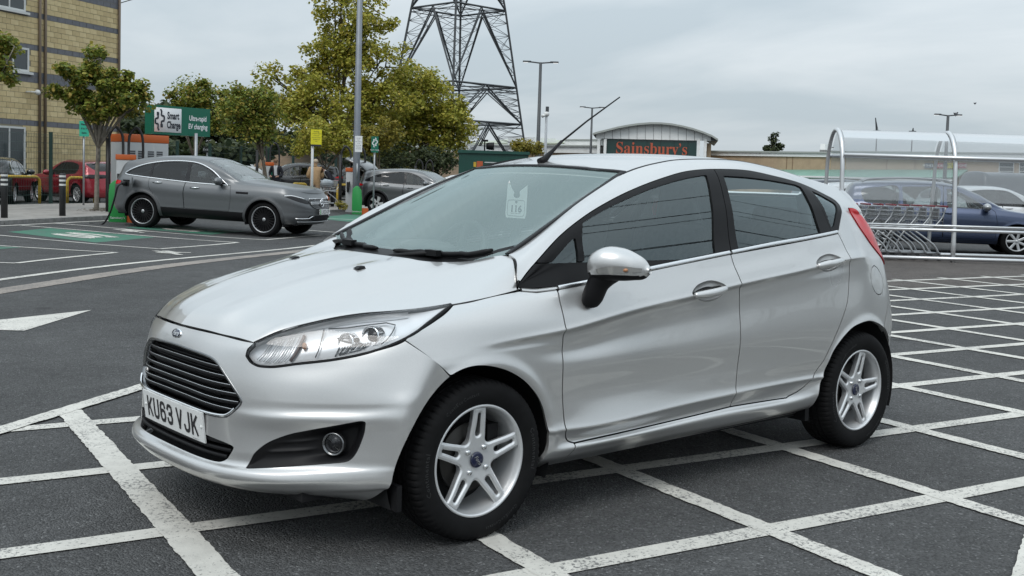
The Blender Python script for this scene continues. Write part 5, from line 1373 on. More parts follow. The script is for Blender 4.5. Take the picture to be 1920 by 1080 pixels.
M_leafD = leafmat('leaf_dark', [(.030,.045,.022),(.055,.075,.032),(.085,.10,.04)])
LEAF = np.array([(0,0,0),(.32,.28,.04),(.30,.62,.05),(0,1,-.03),(-.30,.62,.05),(-.32,.28,.04)])
def leaves(C, R, n, size, rng, up=.6, flat=.75):
    """n leaf faces scattered in clusters at C (k,3) with radii R"""
    k = len(C); idx = rng.integers(0, k, n)
    d = rng.normal(size=(n, 3)); d /= np.linalg.norm(d, axis=1, keepdims=True); rad = rng.random(n)**.45
    P = C[idx]+d*(rad*R[idx])[:, None]*np.array([1, 1, flat])
    nrm = rng.normal(size=(n, 3))*.8+d*.5; nrm[:, 2] += up*2; nrm /= np.linalg.norm(nrm, axis=1, keepdims=True)
    t = rng.normal(size=(n, 3)); t[:, 2] -= .5; t -= nrm*(t*nrm).sum(1)[:, None]; t /= np.linalg.norm(t, axis=1, keepdims=True)
    b = np.cross(nrm, t); s = size*(.6+.8*rng.random(n))
    V = P[:, None]+s[:, None, None]*(LEAF[None, :, 0:1]*b[:, None]+(LEAF[None, :, 1:2]-.5)*t[:, None]+LEAF[None, :, 2:3]*nrm[:, None])
    return V.reshape(-1, 3), [tuple(range(6*i, 6*i+6)) for i in range(n)]
def tree(name, label, base, blobs, nclus, nleaf, size, m, bark=None, trunk=.12, fork=None, group=None, seed=1, crad=.45, cat='tree', lean=(0,0)):
    """blobs: [(centre, radii)] in world metres; clusters of leaves fill them unevenly"""
    rng = np.random.default_rng(seed); bark = bark or M_bark
    base = np.array(base, float); root = empty(name, tuple(base)); tag(root, label, cat, group)
    bl = [(np.array(c, float)-base, np.array(r, float)) for c, r in blobs]
    vol = np.array([r.prod() for _, r in bl]); pick = rng.choice(len(bl), nclus, p=vol/vol.sum())
    C = []
    for i in pick:
        c, r = bl[i]; d = rng.normal(size=3); d /= np.linalg.norm(d); C.append(c+d*r*(rng.random()**.40))
    C = np.array(C); R = crad*(.55+.9*rng.random(nclus))
    top = max(c[2] for c, r in bl); fk = fork or top*.42
    ctr = np.mean([c for c, r in bl], axis=0)
    mb = MB(); f = np.array([ctr[0]*.25+lean[0], ctr[1]*.25+lean[1], fk])
    mb.tube(curve([(0,0,-.1),(f[0]*.3,f[1]*.3,fk*.5),tuple(f)], n=4), np.linspace(trunk*.9, trunk*.62, 9), 9)
    mains = []
    for c, r in bl:
        for _ in range(2):
            e = c+rng.normal(size=3)*r*.25; mid = f*.45+e*.55+np.array([0,0,.12*np.linalg.norm(e-f)])*.4
            mb.tube(curve([tuple(f-[0,0,.1]), tuple(mid), tuple(e)], n=4), np.linspace(trunk*.42, trunk*.14, 9), 6); mains.append((mid, e))
    for c in C[::2]:
        ds = [min(np.linalg.norm(c-a), np.linalg.norm(c-b)) for a, b in mains]; a, b = mains[int(np.argmin(ds))]
        s = a if np.linalg.norm(c-a) < np.linalg.norm(c-b) else b
        mb.tube([tuple(s), tuple((s+c)/2+rng.normal(size=3)*.1), tuple(c)], [trunk*.20, trunk*.12, trunk*.05], 4, caps=False)
    mb.build('trunk', bark, root, True)
    V, F = leaves(C, R, nleaf, size, rng)
    mesh('crown', V, F, m, root, False)
    return root
def blob(px, py, D, rx, ry, depth=None):
    """ellipsoid whose outline sits at a photo position; radii in photo pixels"""
    s = D/CAM_F; return (atd(px, py, D), ((depth or rx*s), (depth or rx*s), ry*s)) if True else None
def base_at(px, D):
    p = atd(px, 300, D); return np.array([p[0], p[1], gz(p[0], p[1])])
T = tree('maple_tree', 'small maple beside the black bollard at the left pavement', on_pave(181,399), [blob(165,108,29,34,22), blob(150,140,29,50,22), blob(120,172,29,32,13), blob(205,150,29,40,30), blob(232,185,29,45,26), blob(185,205,29,62,16), blob(262,165,29,16,14), blob(262,190,29,22,18), blob(150,185,29,44,14)], 120, 14350, 0.101, M_leafB, M_bark2, .078, 1.75, seed=3, crad=.23)
tree('maple_tree', 'maple branches hanging in at the top left corner', base_at(-55,28), [blob(-20,135,28,45,30), blob(15,128,28,30,16), blob(-40,90,28,60,40)], 60, 6300, 0.098, M_leafB, M_bark2, .10, 2.0, seed=4, crad=.28)
tree('street_tree', 'green tree just above the charging sign', base_at(365,44), [blob(368,185,44,44,38), blob(330,180,44,24,20), blob(395,215,44,38,30)], 60, 6300, 0.119, M_leafB, trunk=.10, seed=5, crad=.42, group='trees behind the chargers')
tree('street_tree', 'dark green tree right of the charging sign', base_at(502,41), [blob(470,195,41,55,38), blob(495,215,41,34,40), blob(440,180,41,26,16), blob(470,240,41,42,24)], 70, 9100, 0.112, M_leafB, trunk=.10, seed=6, crad=.40, group='trees behind the chargers')
tree('plane_tree', 'tallest olive tree, behind the lamp post', base_at(640,58), [blob(665,40,58,85,75), blob(690,120,58,80,70), blob(610,120,58,70,55), blob(540,165,58,60,60), blob(620,200,58,110,70), blob(640,-30,58,60,50), blob(720,190,58,60,60), blob(560,220,58,70,50), blob(512,185,58,38,40), blob(500,140,58,22,18)], 320, 29750, 0.168, M_leafA, trunk=.20, fork=3.0, seed=7, crad=.62, group='trees behind the chargers')
tree('plane_tree', 'broad olive tree left of the pylon', base_at(800,62), [blob(790,200,62,85,70), blob(840,240,62,55,50), blob(770,155,62,50,38), blob(740,250,62,70,50), blob(850,200,62,38,40), blob(800,275,62,70,35)], 200, 20125, 0.175, M_leafA, trunk=.19, fork=2.6, seed=8, crad=.62, group='trees behind the chargers')
tree('street_tree', 'small yellowing tree between the lamp post and the green sign', base_at(715,50), [blob(715,250,50,40,30), blob(695,265,50,30,20)], 40, 4550, 0.119, M_leafC, trunk=.08, seed=9, crad=.36)
tree('street_tree', 'low branching tree behind the yellow sign', base_at(613,47), [blob(600,250,47,55,30), blob(575,275,47,32,22), blob(640,270,47,36,22)], 50, 5250, 0.119, M_leafA, M_bark, .09, 1.5, seed=10, crad=.38)
tree('street_tree', 'bushy young tree on top of the dark green cabin line', base_at(990,60), [blob(985,280,60,30,14), blob(1005,278,60,14,10), blob(975,275,60,12,10)], 26, 2450, 0.126, M_leafC, trunk=.08, seed=12, crad=.34)
tree('dark_shrub', 'dark leafy shrub behind the second SUV', base_at(790,58), [blob(750,300,58,55,24), blob(820,300,58,50,22)], 50, 4550, 0.140, M_leafD, trunk=.08, fork=.6, seed=14, crad=.5, cat='shrub')
# far belt of dark trees that reads as one mass
rng = np.random.default_rng(21); C = []; R = []
for px, py, D, rx, ry, n in [(300,245,75,70,35,60), (400,250,80,80,38,70), (480,265,80,60,30,50), (345,225,85,60,30,40), (250,235,85,40,30,30), (560,265,90,50,25,30), (428,215,95,10,40,18), (700,300,80,90,18,60), (330,288,70,70,12,50), (430,288,70,70,12,50)]:
    for _ in range(n):
        d = rng.normal(size=3); d /= np.linalg.norm(d); s = D/CAM_F; p = atd(px, py, D); C.append(p+d*rng.random()**.4*np.array([rx*s, rx*s, ry*s])); R.append(.9*(.6+.7*rng.random()))
for a in np.linspace(0, 2*PI, 160):
    # wood that closes the car park behind and beside the viewer
    if -.35 < ((a-CAM_YAW+PI) % (2*PI))-PI < .62: continue
    if abs(((a-CAM_YAW+PI) % (2*PI))-PI) < .62: continue
    for _ in range(5): C.append(np.array([CAM_POS[0]+75*math.cos(a)+rng.normal()*3, CAM_POS[1]+75*math.sin(a)+rng.normal()*3, rng.uniform(.5, 6.0+1.5*math.sin(a*7))])); R.append(1.7)
V, F = leaves(np.array(C), np.array(R), 34000, .42, rng)
tag(mesh('far_woodland', V, F, M_leafD, None, False), 'dark belt of distant trees', 'woodland', None, 'stuff')
# far trees over the long store: a lone poplar
tree('poplar_tree', 'lone ragged poplar above the long store roof', base_at(1448,190), [blob(1449,262,190,5,17), blob(1437,277,190,5,5), blob(1461,275,190,7,7), blob(1447,280,190,16,4), blob(1445,254,190,2.5,9), blob(1455,258,190,2.5,8)], 70, 1500, .40, M_leafD, trunk=.3, fork=6, seed=15, crad=.55)
# small weed by the bollard
tree('weed', 'yellow green weed at the foot of the far bollard', on_pave(638,391), [blob(638,384,38,6,6), blob(644,389,38,6,3)], 16, 300, .06, M_leafC, trunk=.015, fork=.1, seed=16, crad=.14, cat='plant')
rng = np.random.default_rng(5); mb = MB()
for px, py, n in ((198,397,90), (170,399,60), (655,390,50)):
    for _ in range(n):
        p = on_pave(px+rng.normal()*14, py+rng.normal()*1.2); V, F = leaves(p[None]+[0,0,.01], np.array([.03]), 1, .07, rng, up=3); mb.add(V, F)
tag(mb.build('leaf_litter', mat('dead_leaf', (.10,.075,.045), .9)), 'dead leaves scattered on the pavement', 'leaves', None, 'stuff')
# ================================================================= masts, bollards, hoops
M_galv = mat('galvanised', (.33,.345,.36), .45, .6, noise=(4,.15))
M_dgrey = mat('dark_grey_paint', (.06,.065,.07), .5)
M_yellow = mat('yellow_paint', (.50,.33,.03), .5, noise=(9,.3))
M_bollard = mat('bollard_black', (.016,.017,.018), .5, noise=(8,.3))
M_band = mat('reflective_band', (.62,.62,.60), .35)
M_orange = mat('charger_orange', (.50,.105,.02), .45)
M_cab = mat('cabinet_white', (.44,.455,.46), .4, noise=(2,.08))
M_cable = mat('charge_cable', (.010,.010,.011), .5)
M_plinth = mat('plinth_green', (.03,.28,.07), .35)
M_brand = mat('sign_green', (.004,.125,.075), .35)
M_swhite = mat('sign_white', (.74,.75,.76), .4)
M_sink = mat('sign_ink', (.02,.024,.035), .5)
def hoop(px0, px1, py_top, py_b0, py_b1, label, r=.045):
    a = on_pave(px0, py_b0); b = on_pave(px1, py_b1); h = .78; root = empty('hoop_barrier', tuple(a)); tag(root, label, 'barrier', 'yellow hoop barriers')
    d = b-a; L = np.linalg.norm(d[:2]); t = d/L
    pts = [(0,0,-.1), (0,0,h-.16)]+[tuple(t*(.16-.16*math.cos(x))+np.array([0,0,h-.16+.16*math.sin(x)])) for x in np.linspace(.3, PI/2, 5)]+[tuple(t*(L-.16+.16*math.sin(x))+np.array([0,0,h-.16+.16*math.cos(x)])) for x in np.linspace(0, PI/2-.3, 5)]+[tuple(d+np.array([0,0,h-.16])), tuple(d+np.array([0,0,-.1]))]
    MB().tube(pts, r, 10).build('hoop', M_yellow, root, True)
hoop(-8, 74, 323, 385, 384, 'yellow hoop barrier at the left edge in front of the red hatchback')
hoop(126, 177, 323, 384, 384, 'yellow hoop barrier behind the small maple')
hoop(548, 574, 337, 386, 386, 'yellow hoop barrier left of the person in tan')
hoop(632, 654, 341, 384, 384, 'yellow hoop barrier next to the green charging plinth')
def bollard(p, label, h=1.0, r=.072):
    root = empty('bollard', tuple(p)); tag(root, label, 'bollard', 'black bollards')
    MB().lathe([(0,-.1),(r,-.1),(r,h-.02),(r*.85,h),(0,h)], 20).build('post', M_bollard, root, True)
    for z in (h-.07, h-.17, h-.27): MB().lathe([(r+.003,z-.022),(r+.003,z+.022)], 20).build('reflective_band', M_band, root, True)
bollard(on_pave(8,414), 'black bollard with silver bands at the left edge')
bollard(on_pave(117,410), 'black bollard with silver bands beside the small maple')
bollard(on_pave(623,391), 'black bollard with silver bands beside the person with the trolley')
bollard(on_pave(585,393), 'black banded bollard at the foot of the yellow sign', .8)
def lamp(px, D, py_top, label, arms=True, r=.09, m=None, al=1.15, heads=True, group='car park lamp posts'):
    b = base_at(px, D); h = atd(px, py_top, D)[2]-b[2]; root = empty('lamp_post', tuple(b)); tag(root, label, 'lamp post', group)
    MB().tube([(0,0,-.1), (0,0,h*.2), (0,0,h)], [r*1.25, r*1.2, r*.8], 10).build('post', m or M_galv, root, True)
    if arms:
        s = np.array([_rt[0], _rt[1], 0]); s /= np.linalg.norm(s)
        for q in (-1, 1):
            MB().tube([(0,0,h-.05), tuple(s*q*al*.5+np.array([0,0,h])), tuple(s*q*al*.75+np.array([0,0,h+.02]))], .045, 6).build('arm', m or M_dgrey, root, True)
            e = s*q*al*.88+np.array([0,0,h+.03]); hd = MB().cbox(tuple(e), (.62*al/1.15,.26,.10), math.atan2(s[1], s[0])).build('lamp_head', m or M_dgrey, root); bevel(hd, .03, 2)
            MB().cbox(tuple(e+s*q*.08-np.array([0,0,.055])), (.30,.18,.02), math.atan2(s[1], s[0])).build('lamp_glass', mat('lamp_diffuser', (.85,.86,.86), .3, emit=((1,1,1), .8)), hd)
    return root, b, h
lamp(668.5, 39, -160, 'tall grey lamp post in front of the olive trees', False, .10, mat('lamp_grey_blue', (.21,.23,.26), .5, .3, noise=(3,.12)))
lamp(1008, 72, 118, 'twin headed lamp post right of the pylon', True, .115, M_dgrey, 1.0)
lamp(1107, 98, 202, 'smaller twin headed lamp post left of the store sign', True, .10, M_dgrey, .95)
lamp(1773, 80, 216, 'twin headed lamp post above the trolley shelter', True, .12, M_dgrey, .85)
lamp(1550, 120, 277, 'little twin lamp on the long store roof', True, .05, M_dgrey, .6)
# gull on the right lamp and a bird in the sky
def bird(p, label, s=.25):
    root = mesh('gull', *(lambda mb: (mb.v, mb.f))(MB().ball((0,0,0), (s*.9,s*.35,s*.35), 10, 6).ball((s*.9,0,s*.35), (s*.28,s*.22,s*.22), 8, 6).tube([(-s*.7,0,.02), (-s*1.3,0,s*.25)], [s*.2,s*.04], 6).tube([(0,0,-s*.2), (0,0,-s*.75)], s*.06, 5)), mat('gull_grey', (.10,.10,.11), .7), None, True)
    root.location = p; tag(root, label, 'bird'); return root
bird(tuple(atd(1792,213.5,80)), 'gull perched on the right lamp head', .26)
bird(tuple(atd(1828,194,120)), 'small bird flying above the right lamp', .24)
# CCTV mast
b = base_at(1022, 66); h = atd(1023, 215, 66)[2]-b[2]; root = empty('camera_mast', tuple(b)); tag(root, 'white camera mast between the two lamp posts', 'mast')
MB().tube([(0,0,-.1), (0,0,h)], [.10,.07], 10).build('pole', mat('mast_grey', (.36,.38,.40), .5), root, True)
MB().ball((0,0,h+.02), (.17,.17,.16), 14, 8).tube([(-.14,0,h-.05), (-.34,0,h-.12)], .09, 8).build('camera_dome', M_wframe, root, True)
MB().cbox((.05,0,h+.32), (.14,.14,.30)).build('camera_head', M_dgrey, root)
# ================================================================= signs
R0 = np.array([_rt[0], _rt[1], 0]); R0 /= np.linalg.norm(R0)         # sideways across the view
def facing(px):
    """unit vectors of a board seen square-on at photo column px: across, towards the viewer"""
    d = ray(px, 300); n = -np.array([d[0], d[1], 0]); n /= np.linalg.norm(n); return np.array([-n[1], n[0], 0]), n
def board(name, label, px, D, x0, x1, y0, y1, m, turn=0.0, post=True, th=.03, cat='sign', group=None, postm=None, pr=.035, pole_px=None):
    """flat board spanning photo columns x0..x1 and rows y0..y1 at depth D; returns root and a function board->world"""
    b = base_at(px, D); s = D/CAM_F; a, n = facing(px)
    c, sn = math.cos(turn), math.sin(turn); a2 = a*c+n*sn; n2 = n*c-a*sn
    zt = atd((x0+x1)/2, y0, D)[2]-b[2]; zb = atd((x0+x1)/2, y1, D)[2]-b[2]
    root = empty(name, tuple(b)); tag(root, label, cat, group)
    w_ = (x1-x0)*s/max(.3, c); off = ((x0+x1)/2-px)*s
    M = frame_matrix(a*off+n*.06+np.array([0,0,(zt+zb)/2]), a2, (0,0,1), n2)
    o = MB().box((-w_/2,-(zt-zb)/2,-th/2), (w_/2,(zt-zb)/2,th/2)).build('board', m, root); o.matrix_local = M
    if post: MB().tube([(0,0,-.1), (0,0,zt-.02)], pr, 8).build('post', postm or M_galv, root, True)
    return root, M, w_, zt-zb
def words(parent, M, s, x, y, size, m, z=.02, **k):
    return put_text('lettering', s, M @ Matrix.Translation((x, y, z)), size, m, parent, **k)
def emblem(parent, M, cx, cy, h, m, z=.02, wd=.045):
    """outline cross made of a cable with two plugs"""
    k = h/2
    P = [(.10,.98),(.26,.80),(.26,.42),(.62,.34),(.62,-.06),(.28,-.16),(.28,-.5)]
    Q = [(-.10,-.98),(-.26,-.80),(-.26,-.42),(-.62,-.34),(-.62,.06),(-.28,.16),(-.28,.5)]
    mb = MB()
    for pts in (P, Q):
        c = curve([(cx+x*k*.75, cy+y*k, z) for x, y in pts], n=6); mb.tube(c, wd*h, 5, flat=.2)
    for sx, sy in ((-.28,.55), (.28,-.55)): mb.cbox((cx+sx*k*.75, cy+sy*k, z), (h*.13, h*.16, .006))
    o = mb.build('emblem', m, parent); o.matrix_local = M; return o
# smart charge sign
root, M, W_, H_ = board('charging_sign', 'green Smart Charge sign above the roof of the grey SUV', 333, 33, 281, 386, 201, 254, M_brand, turn=math.radians(-38), post=False, th=.30)
s_ = 33/CAM_F
M = M @ Matrix.Translation((0,0,.15))
o = MB().box((-W_*.455,-H_*.42,0), (-W_*.005,H_*.42,.012)).build('white_panel', M_swhite, root); o.matrix_local = M; bevel(o, .004, 1)
def fitted(root, M, s, x0, x1, y, size, m, z, **k):
    o = words(root, M, s, 0, 0, size, m, z, **k); c = np.array([v.co[:] for v in o.data.vertices]); lo, hi = c[:, 0].min(), c[:, 0].max()
    for v in o.data.vertices: v.co.x = x0+(v.co.x-lo)/(hi-lo)*(x1-x0); v.co.y += y
    return o
fitted(root, M, 'Smart', -W_*.245, -W_*.015-W_*.03, H_*.15, H_*.34, M_sink, .016, offset=.010); fitted(root, M, 'Charge', -W_*.25, -W_*.022, -H_*.17, H_*.34, M_sink, .016, offset=.010)
emblem(root, M, -W_*.37, 0, H_*.74, M_sink, .018)
fitted(root, M, 'Ultra-rapid', W_*.13, W_*.43, H_*.12, H_*.25, M_swhite, .006, offset=.006); fitted(root, M, 'EV charging', W_*.12, W_*.45, -H_*.17, H_*.25, M_swhite, .006, offset=.006)
a_, n_ = facing(333)
for px in (298, 367):
    q = base_at(px, 33.1)-base_at(333, 33); zt = atd(px, 250, 33)[2]-base_at(px, 33)[2]
    MB().tube([tuple(q+[0,0,-.1]), tuple(q+[0,0,zt])], .05, 10).build('post', M_galv, root, True)
o = MB().box((-.20,-.35,0), (.20,.35,.02)).build('notice', M_sink, root); q = base_at(300, 32.8)-base_at(333, 33); o.matrix_local = frame_matrix(q+np.array([0,0,atd(300,273,32.8)[2]])+n_*.06, a_, (0,0,1), n_)
for k, t in enumerate(('Rapid', 'EV charging', 'only')): put_text('lettering', t, o.matrix_local @ Matrix.Translation((0,.12-.11*k,.025)), .09, M_swhite, root)
# teal notice on the fence side
root, M, W_, H_ = board('notice_sign', 'small teal notice on a thin post by the block building', 157, 33, 149, 166, 227, 256, mat('sign_teal', (.04,.42,.28), .4), turn=.1, pr=.03)
for k in range(3): words(root, M, ('Please', 'P A Y', 'here')[k], 0, H_*(.27-.27*k), H_*.15, M_sink, .02, offset=.003)
# yellow notice
root, M, W_, H_ = board('notice_sign', 'bright yellow notice on a white pole', 585.5, 36, 582, 602, 243, 271, mat('sign_yellow', (.66,.60,.02), .45), turn=-.15, postm=mat('pole_white', (.55,.56,.56), .4), pr=.045)
for k in range(6): words(root, M, ('Parking', 'conditions apply', 'in this area', 'max stay 2 hours', 'charging bays', 'only')[k], 0, H_*(.36-.13*k), H_*(.12 if k == 0 else .085), M_sink, .02)
o = MB().box((-W_*.47,-H_*.62,-.012), (W_*.47,-H_*.50,.012)).build('base_strip', M_sink, root); o.matrix_local = M
# white notice beside the lamp post and green emblem sign
root, M, W_, H_ = board('notice_sign', 'white rounded notice on the tall lamp post', 670, 38.6, 665, 678.5, 255, 285, M_swhite, post=False)
for k in range(7): words(root, M, ('Car park', 'terms', 'and conditions', 'of use', 'pay on exit', 'thank you', 'for parking')[k], 0, H_*(.36-.11*k), H_*.07, M_sink, .02)
MB().tube([(0,0,1.2), (0,0,1.75)], .03, 6).build('bracket', M_galv, root, True)
root, M, W_, H_ = board('charging_sign', 'green emblem sign right of the tall lamp post', 702, 37, 695.5, 709, 256, 286, M_brand, pr=.03)
emblem(root, M, 0, H_*.12, H_*.6, M_swhite, .02); words(root, M, 'Smart Charge', 0, -H_*.34, H_*.12, M_swhite, .02, sx=.8)
# dark exit board
root, M, W_, H_ = board('exit_sign', 'dark exit board with an arrow behind the grey SUV', 388, 46, 380, 398, 275, 286, mat('board_dark', (.02,.025,.022), .5), pr=.04)
words(root, M, 'Exit', -W_*.2, 0, H_*.55, M_swhite, .02); o = MB().tube([(W_*.1,0,.02), (W_*.38,0,.02)], H_*.05, 5).tube([(W_*.26,H_*.2,.02), (W_*.38,0,.02), (W_*.26,-H_*.2,.02)], H_*.05, 5).build('arrow', M_swhite, root); o.matrix_local = M
# ================================================================= chargers
def cable(root, pts, r=.045, name='cable'): return MB().tube(curve(pts, n=7), r, 8).build(name, M_cable, root, True)
b = base_at(262, 31.5); a_, n_ = facing(262); root = empty('charger_cabinet', tuple(b)); tag(root, 'white charger cabinet with an orange top behind the grey SUV', 'charger')
s_ = 31.5/CAM_F; zt = atd(262,253,31.5)[2]-b[2]; tn = math.radians(-28); ca = a_*math.cos(tn)+n_*math.sin(tn); cn = n_*math.cos(tn)-a_*math.sin(tn)
M = frame_matrix((0,0,0), ca, -cn, (0,0,1)); wd = 78*s_/math.cos(tn)
o = MB().box((-wd/2,-.4,-.1), (wd/2,.4,zt-.22)).build('cabinet_body', M_cab, root); o.matrix_local = M; bevel(o, .02, 2)
o = MB().box((-wd/2-.01,-.41,zt-.22), (wd/2+.01,.41,zt)).build('orange_top', M_orange, root); o.matrix_local = M; bevel(o, .02, 2)
for k, x in enumerate((.10,.30,.52,.72)):
    for z0 in (.9, 1.35):
        o = MB().box((-wd/2+x*wd,-.408,z0), (-wd/2+(x+.14)*wd,-.402,z0+.36)).build('vent', M_dgrey, root); o.matrix_local = M
        for j in range(5): q = MB().box((-wd/2+x*wd,-.416,z0+.04+.065*j), (-wd/2+(x+.14)*wd,-.408,z0+.06+.065*j)).build('vent_slat', M_galv, o)
for k in range(3): o = MB().box((-wd/2+(.02+.33*k)*wd,-.404,.2), (-wd/2+(.31+.33*k)*wd,-.401,zt-.26)).build('door', mat('cabinet_door', (.47,.49,.50), .4), root); o.matrix_local = M
def charger(px, D, label, py_top, flip=1, mast=True, plinth=None):
    b = base_at(px, D); a_, n_ = facing(px); s_ = D/CAM_F; root = empty('rapid_charger', tuple(b)); tag(root, label, 'charger', 'rapid charger dispensers')
    M = frame_matrix((0,0,0), a_, -n_, (0,0,1)); h = 1.45
    o = MB().box((-.24,-.2,-.1), (.24,.2,h)).build('dispenser_body', M_cab, root); o.matrix_local = M; bevel(o, .03, 2)
    o = MB().box((-.26,-.22,h), (.26,.22,h+.14)).build('orange_band', M_orange, root); o.matrix_local = M; bevel(o, .02, 2)
    o = MB().box((.06,-.212,.55), (.22,-.202,h-.1)).build('screen_panel', M_brand, root); o.matrix_local = M
    zt = atd(px, py_top, D)[2]-b[2]
    for q in (-1, 1):
        x0 = q*.36*flip
        pts = [(x0*1.2,-.05,.5), (x0*1.2,-.02,1.3), (x0*1.15,0,zt-.25), (x0*.75,0,zt), (x0*.25,0,zt-.22), (x0*.22,-.12,1.35), (x0*.45,-.24,.75), (x0*.5,-.22,.95)]
        c = cable(root, [tuple(M @ Vector(p)) for p in pts], .036)
        o = MB().box((x0*.45-.05,-.34,.85), (x0*.45+.05,-.20,1.08)).build('plug_holster', M_cable, root); o.matrix_local = M
    o = MB().tube([(-.44,0,-.1), (-.44,0,zt-.3)], .06, 8).build('cable_mast', M_cable, root, True); o.matrix_local = M
    return root
charger(236, 29.5, 'rapid charger with looped cables behind the tail of the grey SUV', 239)
charger(503, 45, 'rapid charger with looped cables behind the bonnet of the grey SUV', 268)
charger(662, 40, 'rapid charger standing behind the open boot', 275)
charger(796, 55, 'far rapid charger under the broad olive tree', 300)
def plinth(px, D, label, w=.42):
    b = base_at(px, D)+np.array([0,0,.0]); a_, n_ = facing(px); root = empty('charger_plinth', tuple(b)); tag(root, label, 'plinth', 'green charger plinths')
    M = frame_matrix((0,0,0), a_, -n_, (0,0,1)); h = .98
    prof = [(-w/2,-.05),(w/2,-.05),(w/2,h*.55),(w/2-.03,h*.85),(w/2-.12,h*.97),(0,h),(-w/2+.12,h*.99),(-w/2+.02,h*.9),(-w/2,h*.7)]
    R = M @ Matrix.Rotation(PI/2, 4, 'X')
    o = MB().prism(prof, -.09, .09).build('panel', M_plinth, root); o.matrix_local = R; bevel(o, .02, 2)
    o = MB().box((w/2,-.06,-.05), (w/2+.22,.06,.22)).build('orange_foot', M_orange, root); o.matrix_local = M
    put_text('lettering', 'Sainsbury\'s', R @ Matrix.Translation((0,.10,.096)), .075, M_swhite, root)
plinth(221, 26.2, 'green plinth with an orange foot at the tail of the grey SUV', .40)
plinth(671, 38.2, 'green plinth behind the tail of the second SUV', .34)
# ================================================================= pylon, seen corner-on
M_steel = mat('pylon_steel', (.045,.05,.055), .6, .3)
def pylon(px, D):
    b = base_at(px, D); s = D/CAM_F; root = empty('pylon', tuple(b)); tag(root, 'dark lattice electricity pylon rising behind the trees', 'pylon')
    def ch(py): return atd(px, py, D)[2]-b[2]
    rot = math.atan2(R0[1], R0[0])
    def half(z): return (132-(132-84)*(z-ch(275))/(ch(0)-ch(275)))*s if z < ch(0) else max(1.0, 84*s-(z-ch(0))*.22)
    def leg(k, z):
        h = half(z); a = rot+k*PI/2; return np.array([h*math.cos(a), h*math.sin(a), z])
    H = ch(-230)
    zz = [-.2, ch(230), ch(162), ch(88)*.0+ch(20), ch(-60), ch(-140), H]
    for k in range(4):
        L = MB(); pts = [leg(k, z) for z in zz]; L.tube(pts, .12, 4); L.build('leg', M_steel, root)
    def lattice(mb, a0, a1, b0, b1, n, r=.045):
        for i in range(n):
            t0, t1 = i/n, (i+1)/n
            p0, p1, q0, q1 = a0+(a1-a0)*t0, a0+(a1-a0)*t1, b0+(b1-b0)*t0, b0+(b1-b0)*t1
            mb.tube([p0, q1], r, 3, caps=False); mb.tube([p1, q1], r, 3, caps=False)
            if i % 2: mb.tube([q0, p1], r*.8, 3, caps=False)
    for k in range(4):
        mb = MB()
        for i in range(len(zz)-1):
            A, B = leg(k, zz[i]), leg((k+1) % 4, zz[i]); A2, B2 = leg(k, zz[i+1]), leg((k+1) % 4, zz[i+1]); m0, m2 = (A+B)/2, (A2+B2)/2
            mb.tube([A2, B2], .085, 4, caps=False); mb.tube([A2-[0,0,.35], B2-[0,0,.35]], .05, 3, caps=False)
            if i >= 1 or True:
                for X, X2 in ((A, A2), (B, B2)):
                    mb.tube([m2, X], .075, 4, caps=False); mb.tube([m2-[0,0,.35], X+(m2-X)*.05], .06, 3, caps=False)
                    lattice(mb, X, X2, X, X+(m2-X)*.96, 6, .026)
                pass
        mb.build('face_bracing', M_steel, root)
    mb = MB()
    for z in zz[1:]: mb.tube([leg(0, z), leg(2, z)], .05, 3, caps=False); mb.tube([leg(1, z), leg(3, z)], .05, 3, caps=False)
    mb.build('plan_bracing', M_steel, root)
    return root
pylon(852, 98)
# overhead lines strung from it across the car park, out of the picture
mb = MB()
for k, (o, z) in enumerate(((-4,21),(4,21),(-5.5,26),(5.5,26),(-4,31),(4,31))):
    a = np.array([-45.0+o*.4, -66-o, z+3]); b_ = np.array([125.0+o*.4, 7-o, z+3]); m_ = (a+b_)/2-[0,0,4]
    mb.tube(curve([tuple(a), tuple(m_), tuple(b_)], n=14), .075, 4)
tag(mb.build('power_lines', M_steel), 'overhead power lines crossing behind the viewer', 'power lines', None, 'stuff')
# ================================================================= supermarket and the long low store
M_cream = mat('cream_panel', (.80,.81,.80), .5, noise=(1.5,.06))
M_roofg = mat('grey_roof', (.34,.36,.34), .6)
M_beige = mat('beige_brick', (.40,.30,.20), .85, noise=(2,.12), bump=(8,.2,.01))
M_copper = mat('green_roof', (.19,.33,.27), .6, noise=(1,.12))
M_sgreen = mat('store_sign_green', (.012,.045,.040), .25, coat=.4)
M_sorange = mat('store_letter_orange', (.47,.095,.045), .5)
def scr(px, py, D): return atd(px, py, D)
class Face:
    """vertical wall plane through two ground points; photo position -> point on it"""
    def __init__(s, px0, D0, px1, D1):
        s.a = base_at(px0, D0); s.b = base_at(px1, D1); s.a[2] = s.b[2] = -.2; d = s.b-s.a; s.t = d/np.linalg.norm(d); s.n = np.cross(s.t, [0,0,1]); 
        if s.n@_fw > 0: s.n = -s.n
    def pt(s, px, py, o=0):
        r = ray(px, py); c = np.array(CAM_POS); k = ((s.a-c)@s.n)/(r@s.n); return c+r*k+s.n*o
    def quad(s, mb, x0, x1, y0, y1, o0, o1):
        """a slab covering photo columns x0..x1, rows y0..y1, from o0 to o1 off the wall; rows are taken at the middle column"""
        xm = (x0+x1)/2; z0 = s.pt(xm, y1)[2]; z1 = s.pt(xm, y0)[2]
        A, B = s.pt(x0, y0), s.pt(x1, y0); A[2] = B[2] = 0
        V = [p+s.n*o+np.array([0,0,z]) for z in (z0, z1) for p, o in ((A,o0),(B,o0),(B,o1),(A,o1))]
        return mb.add(V, [(0,3,2,1),(4,5,6,7),(0,1,5,4),(1,2,6,5),(2,3,7,6),(3,0,4,7)])
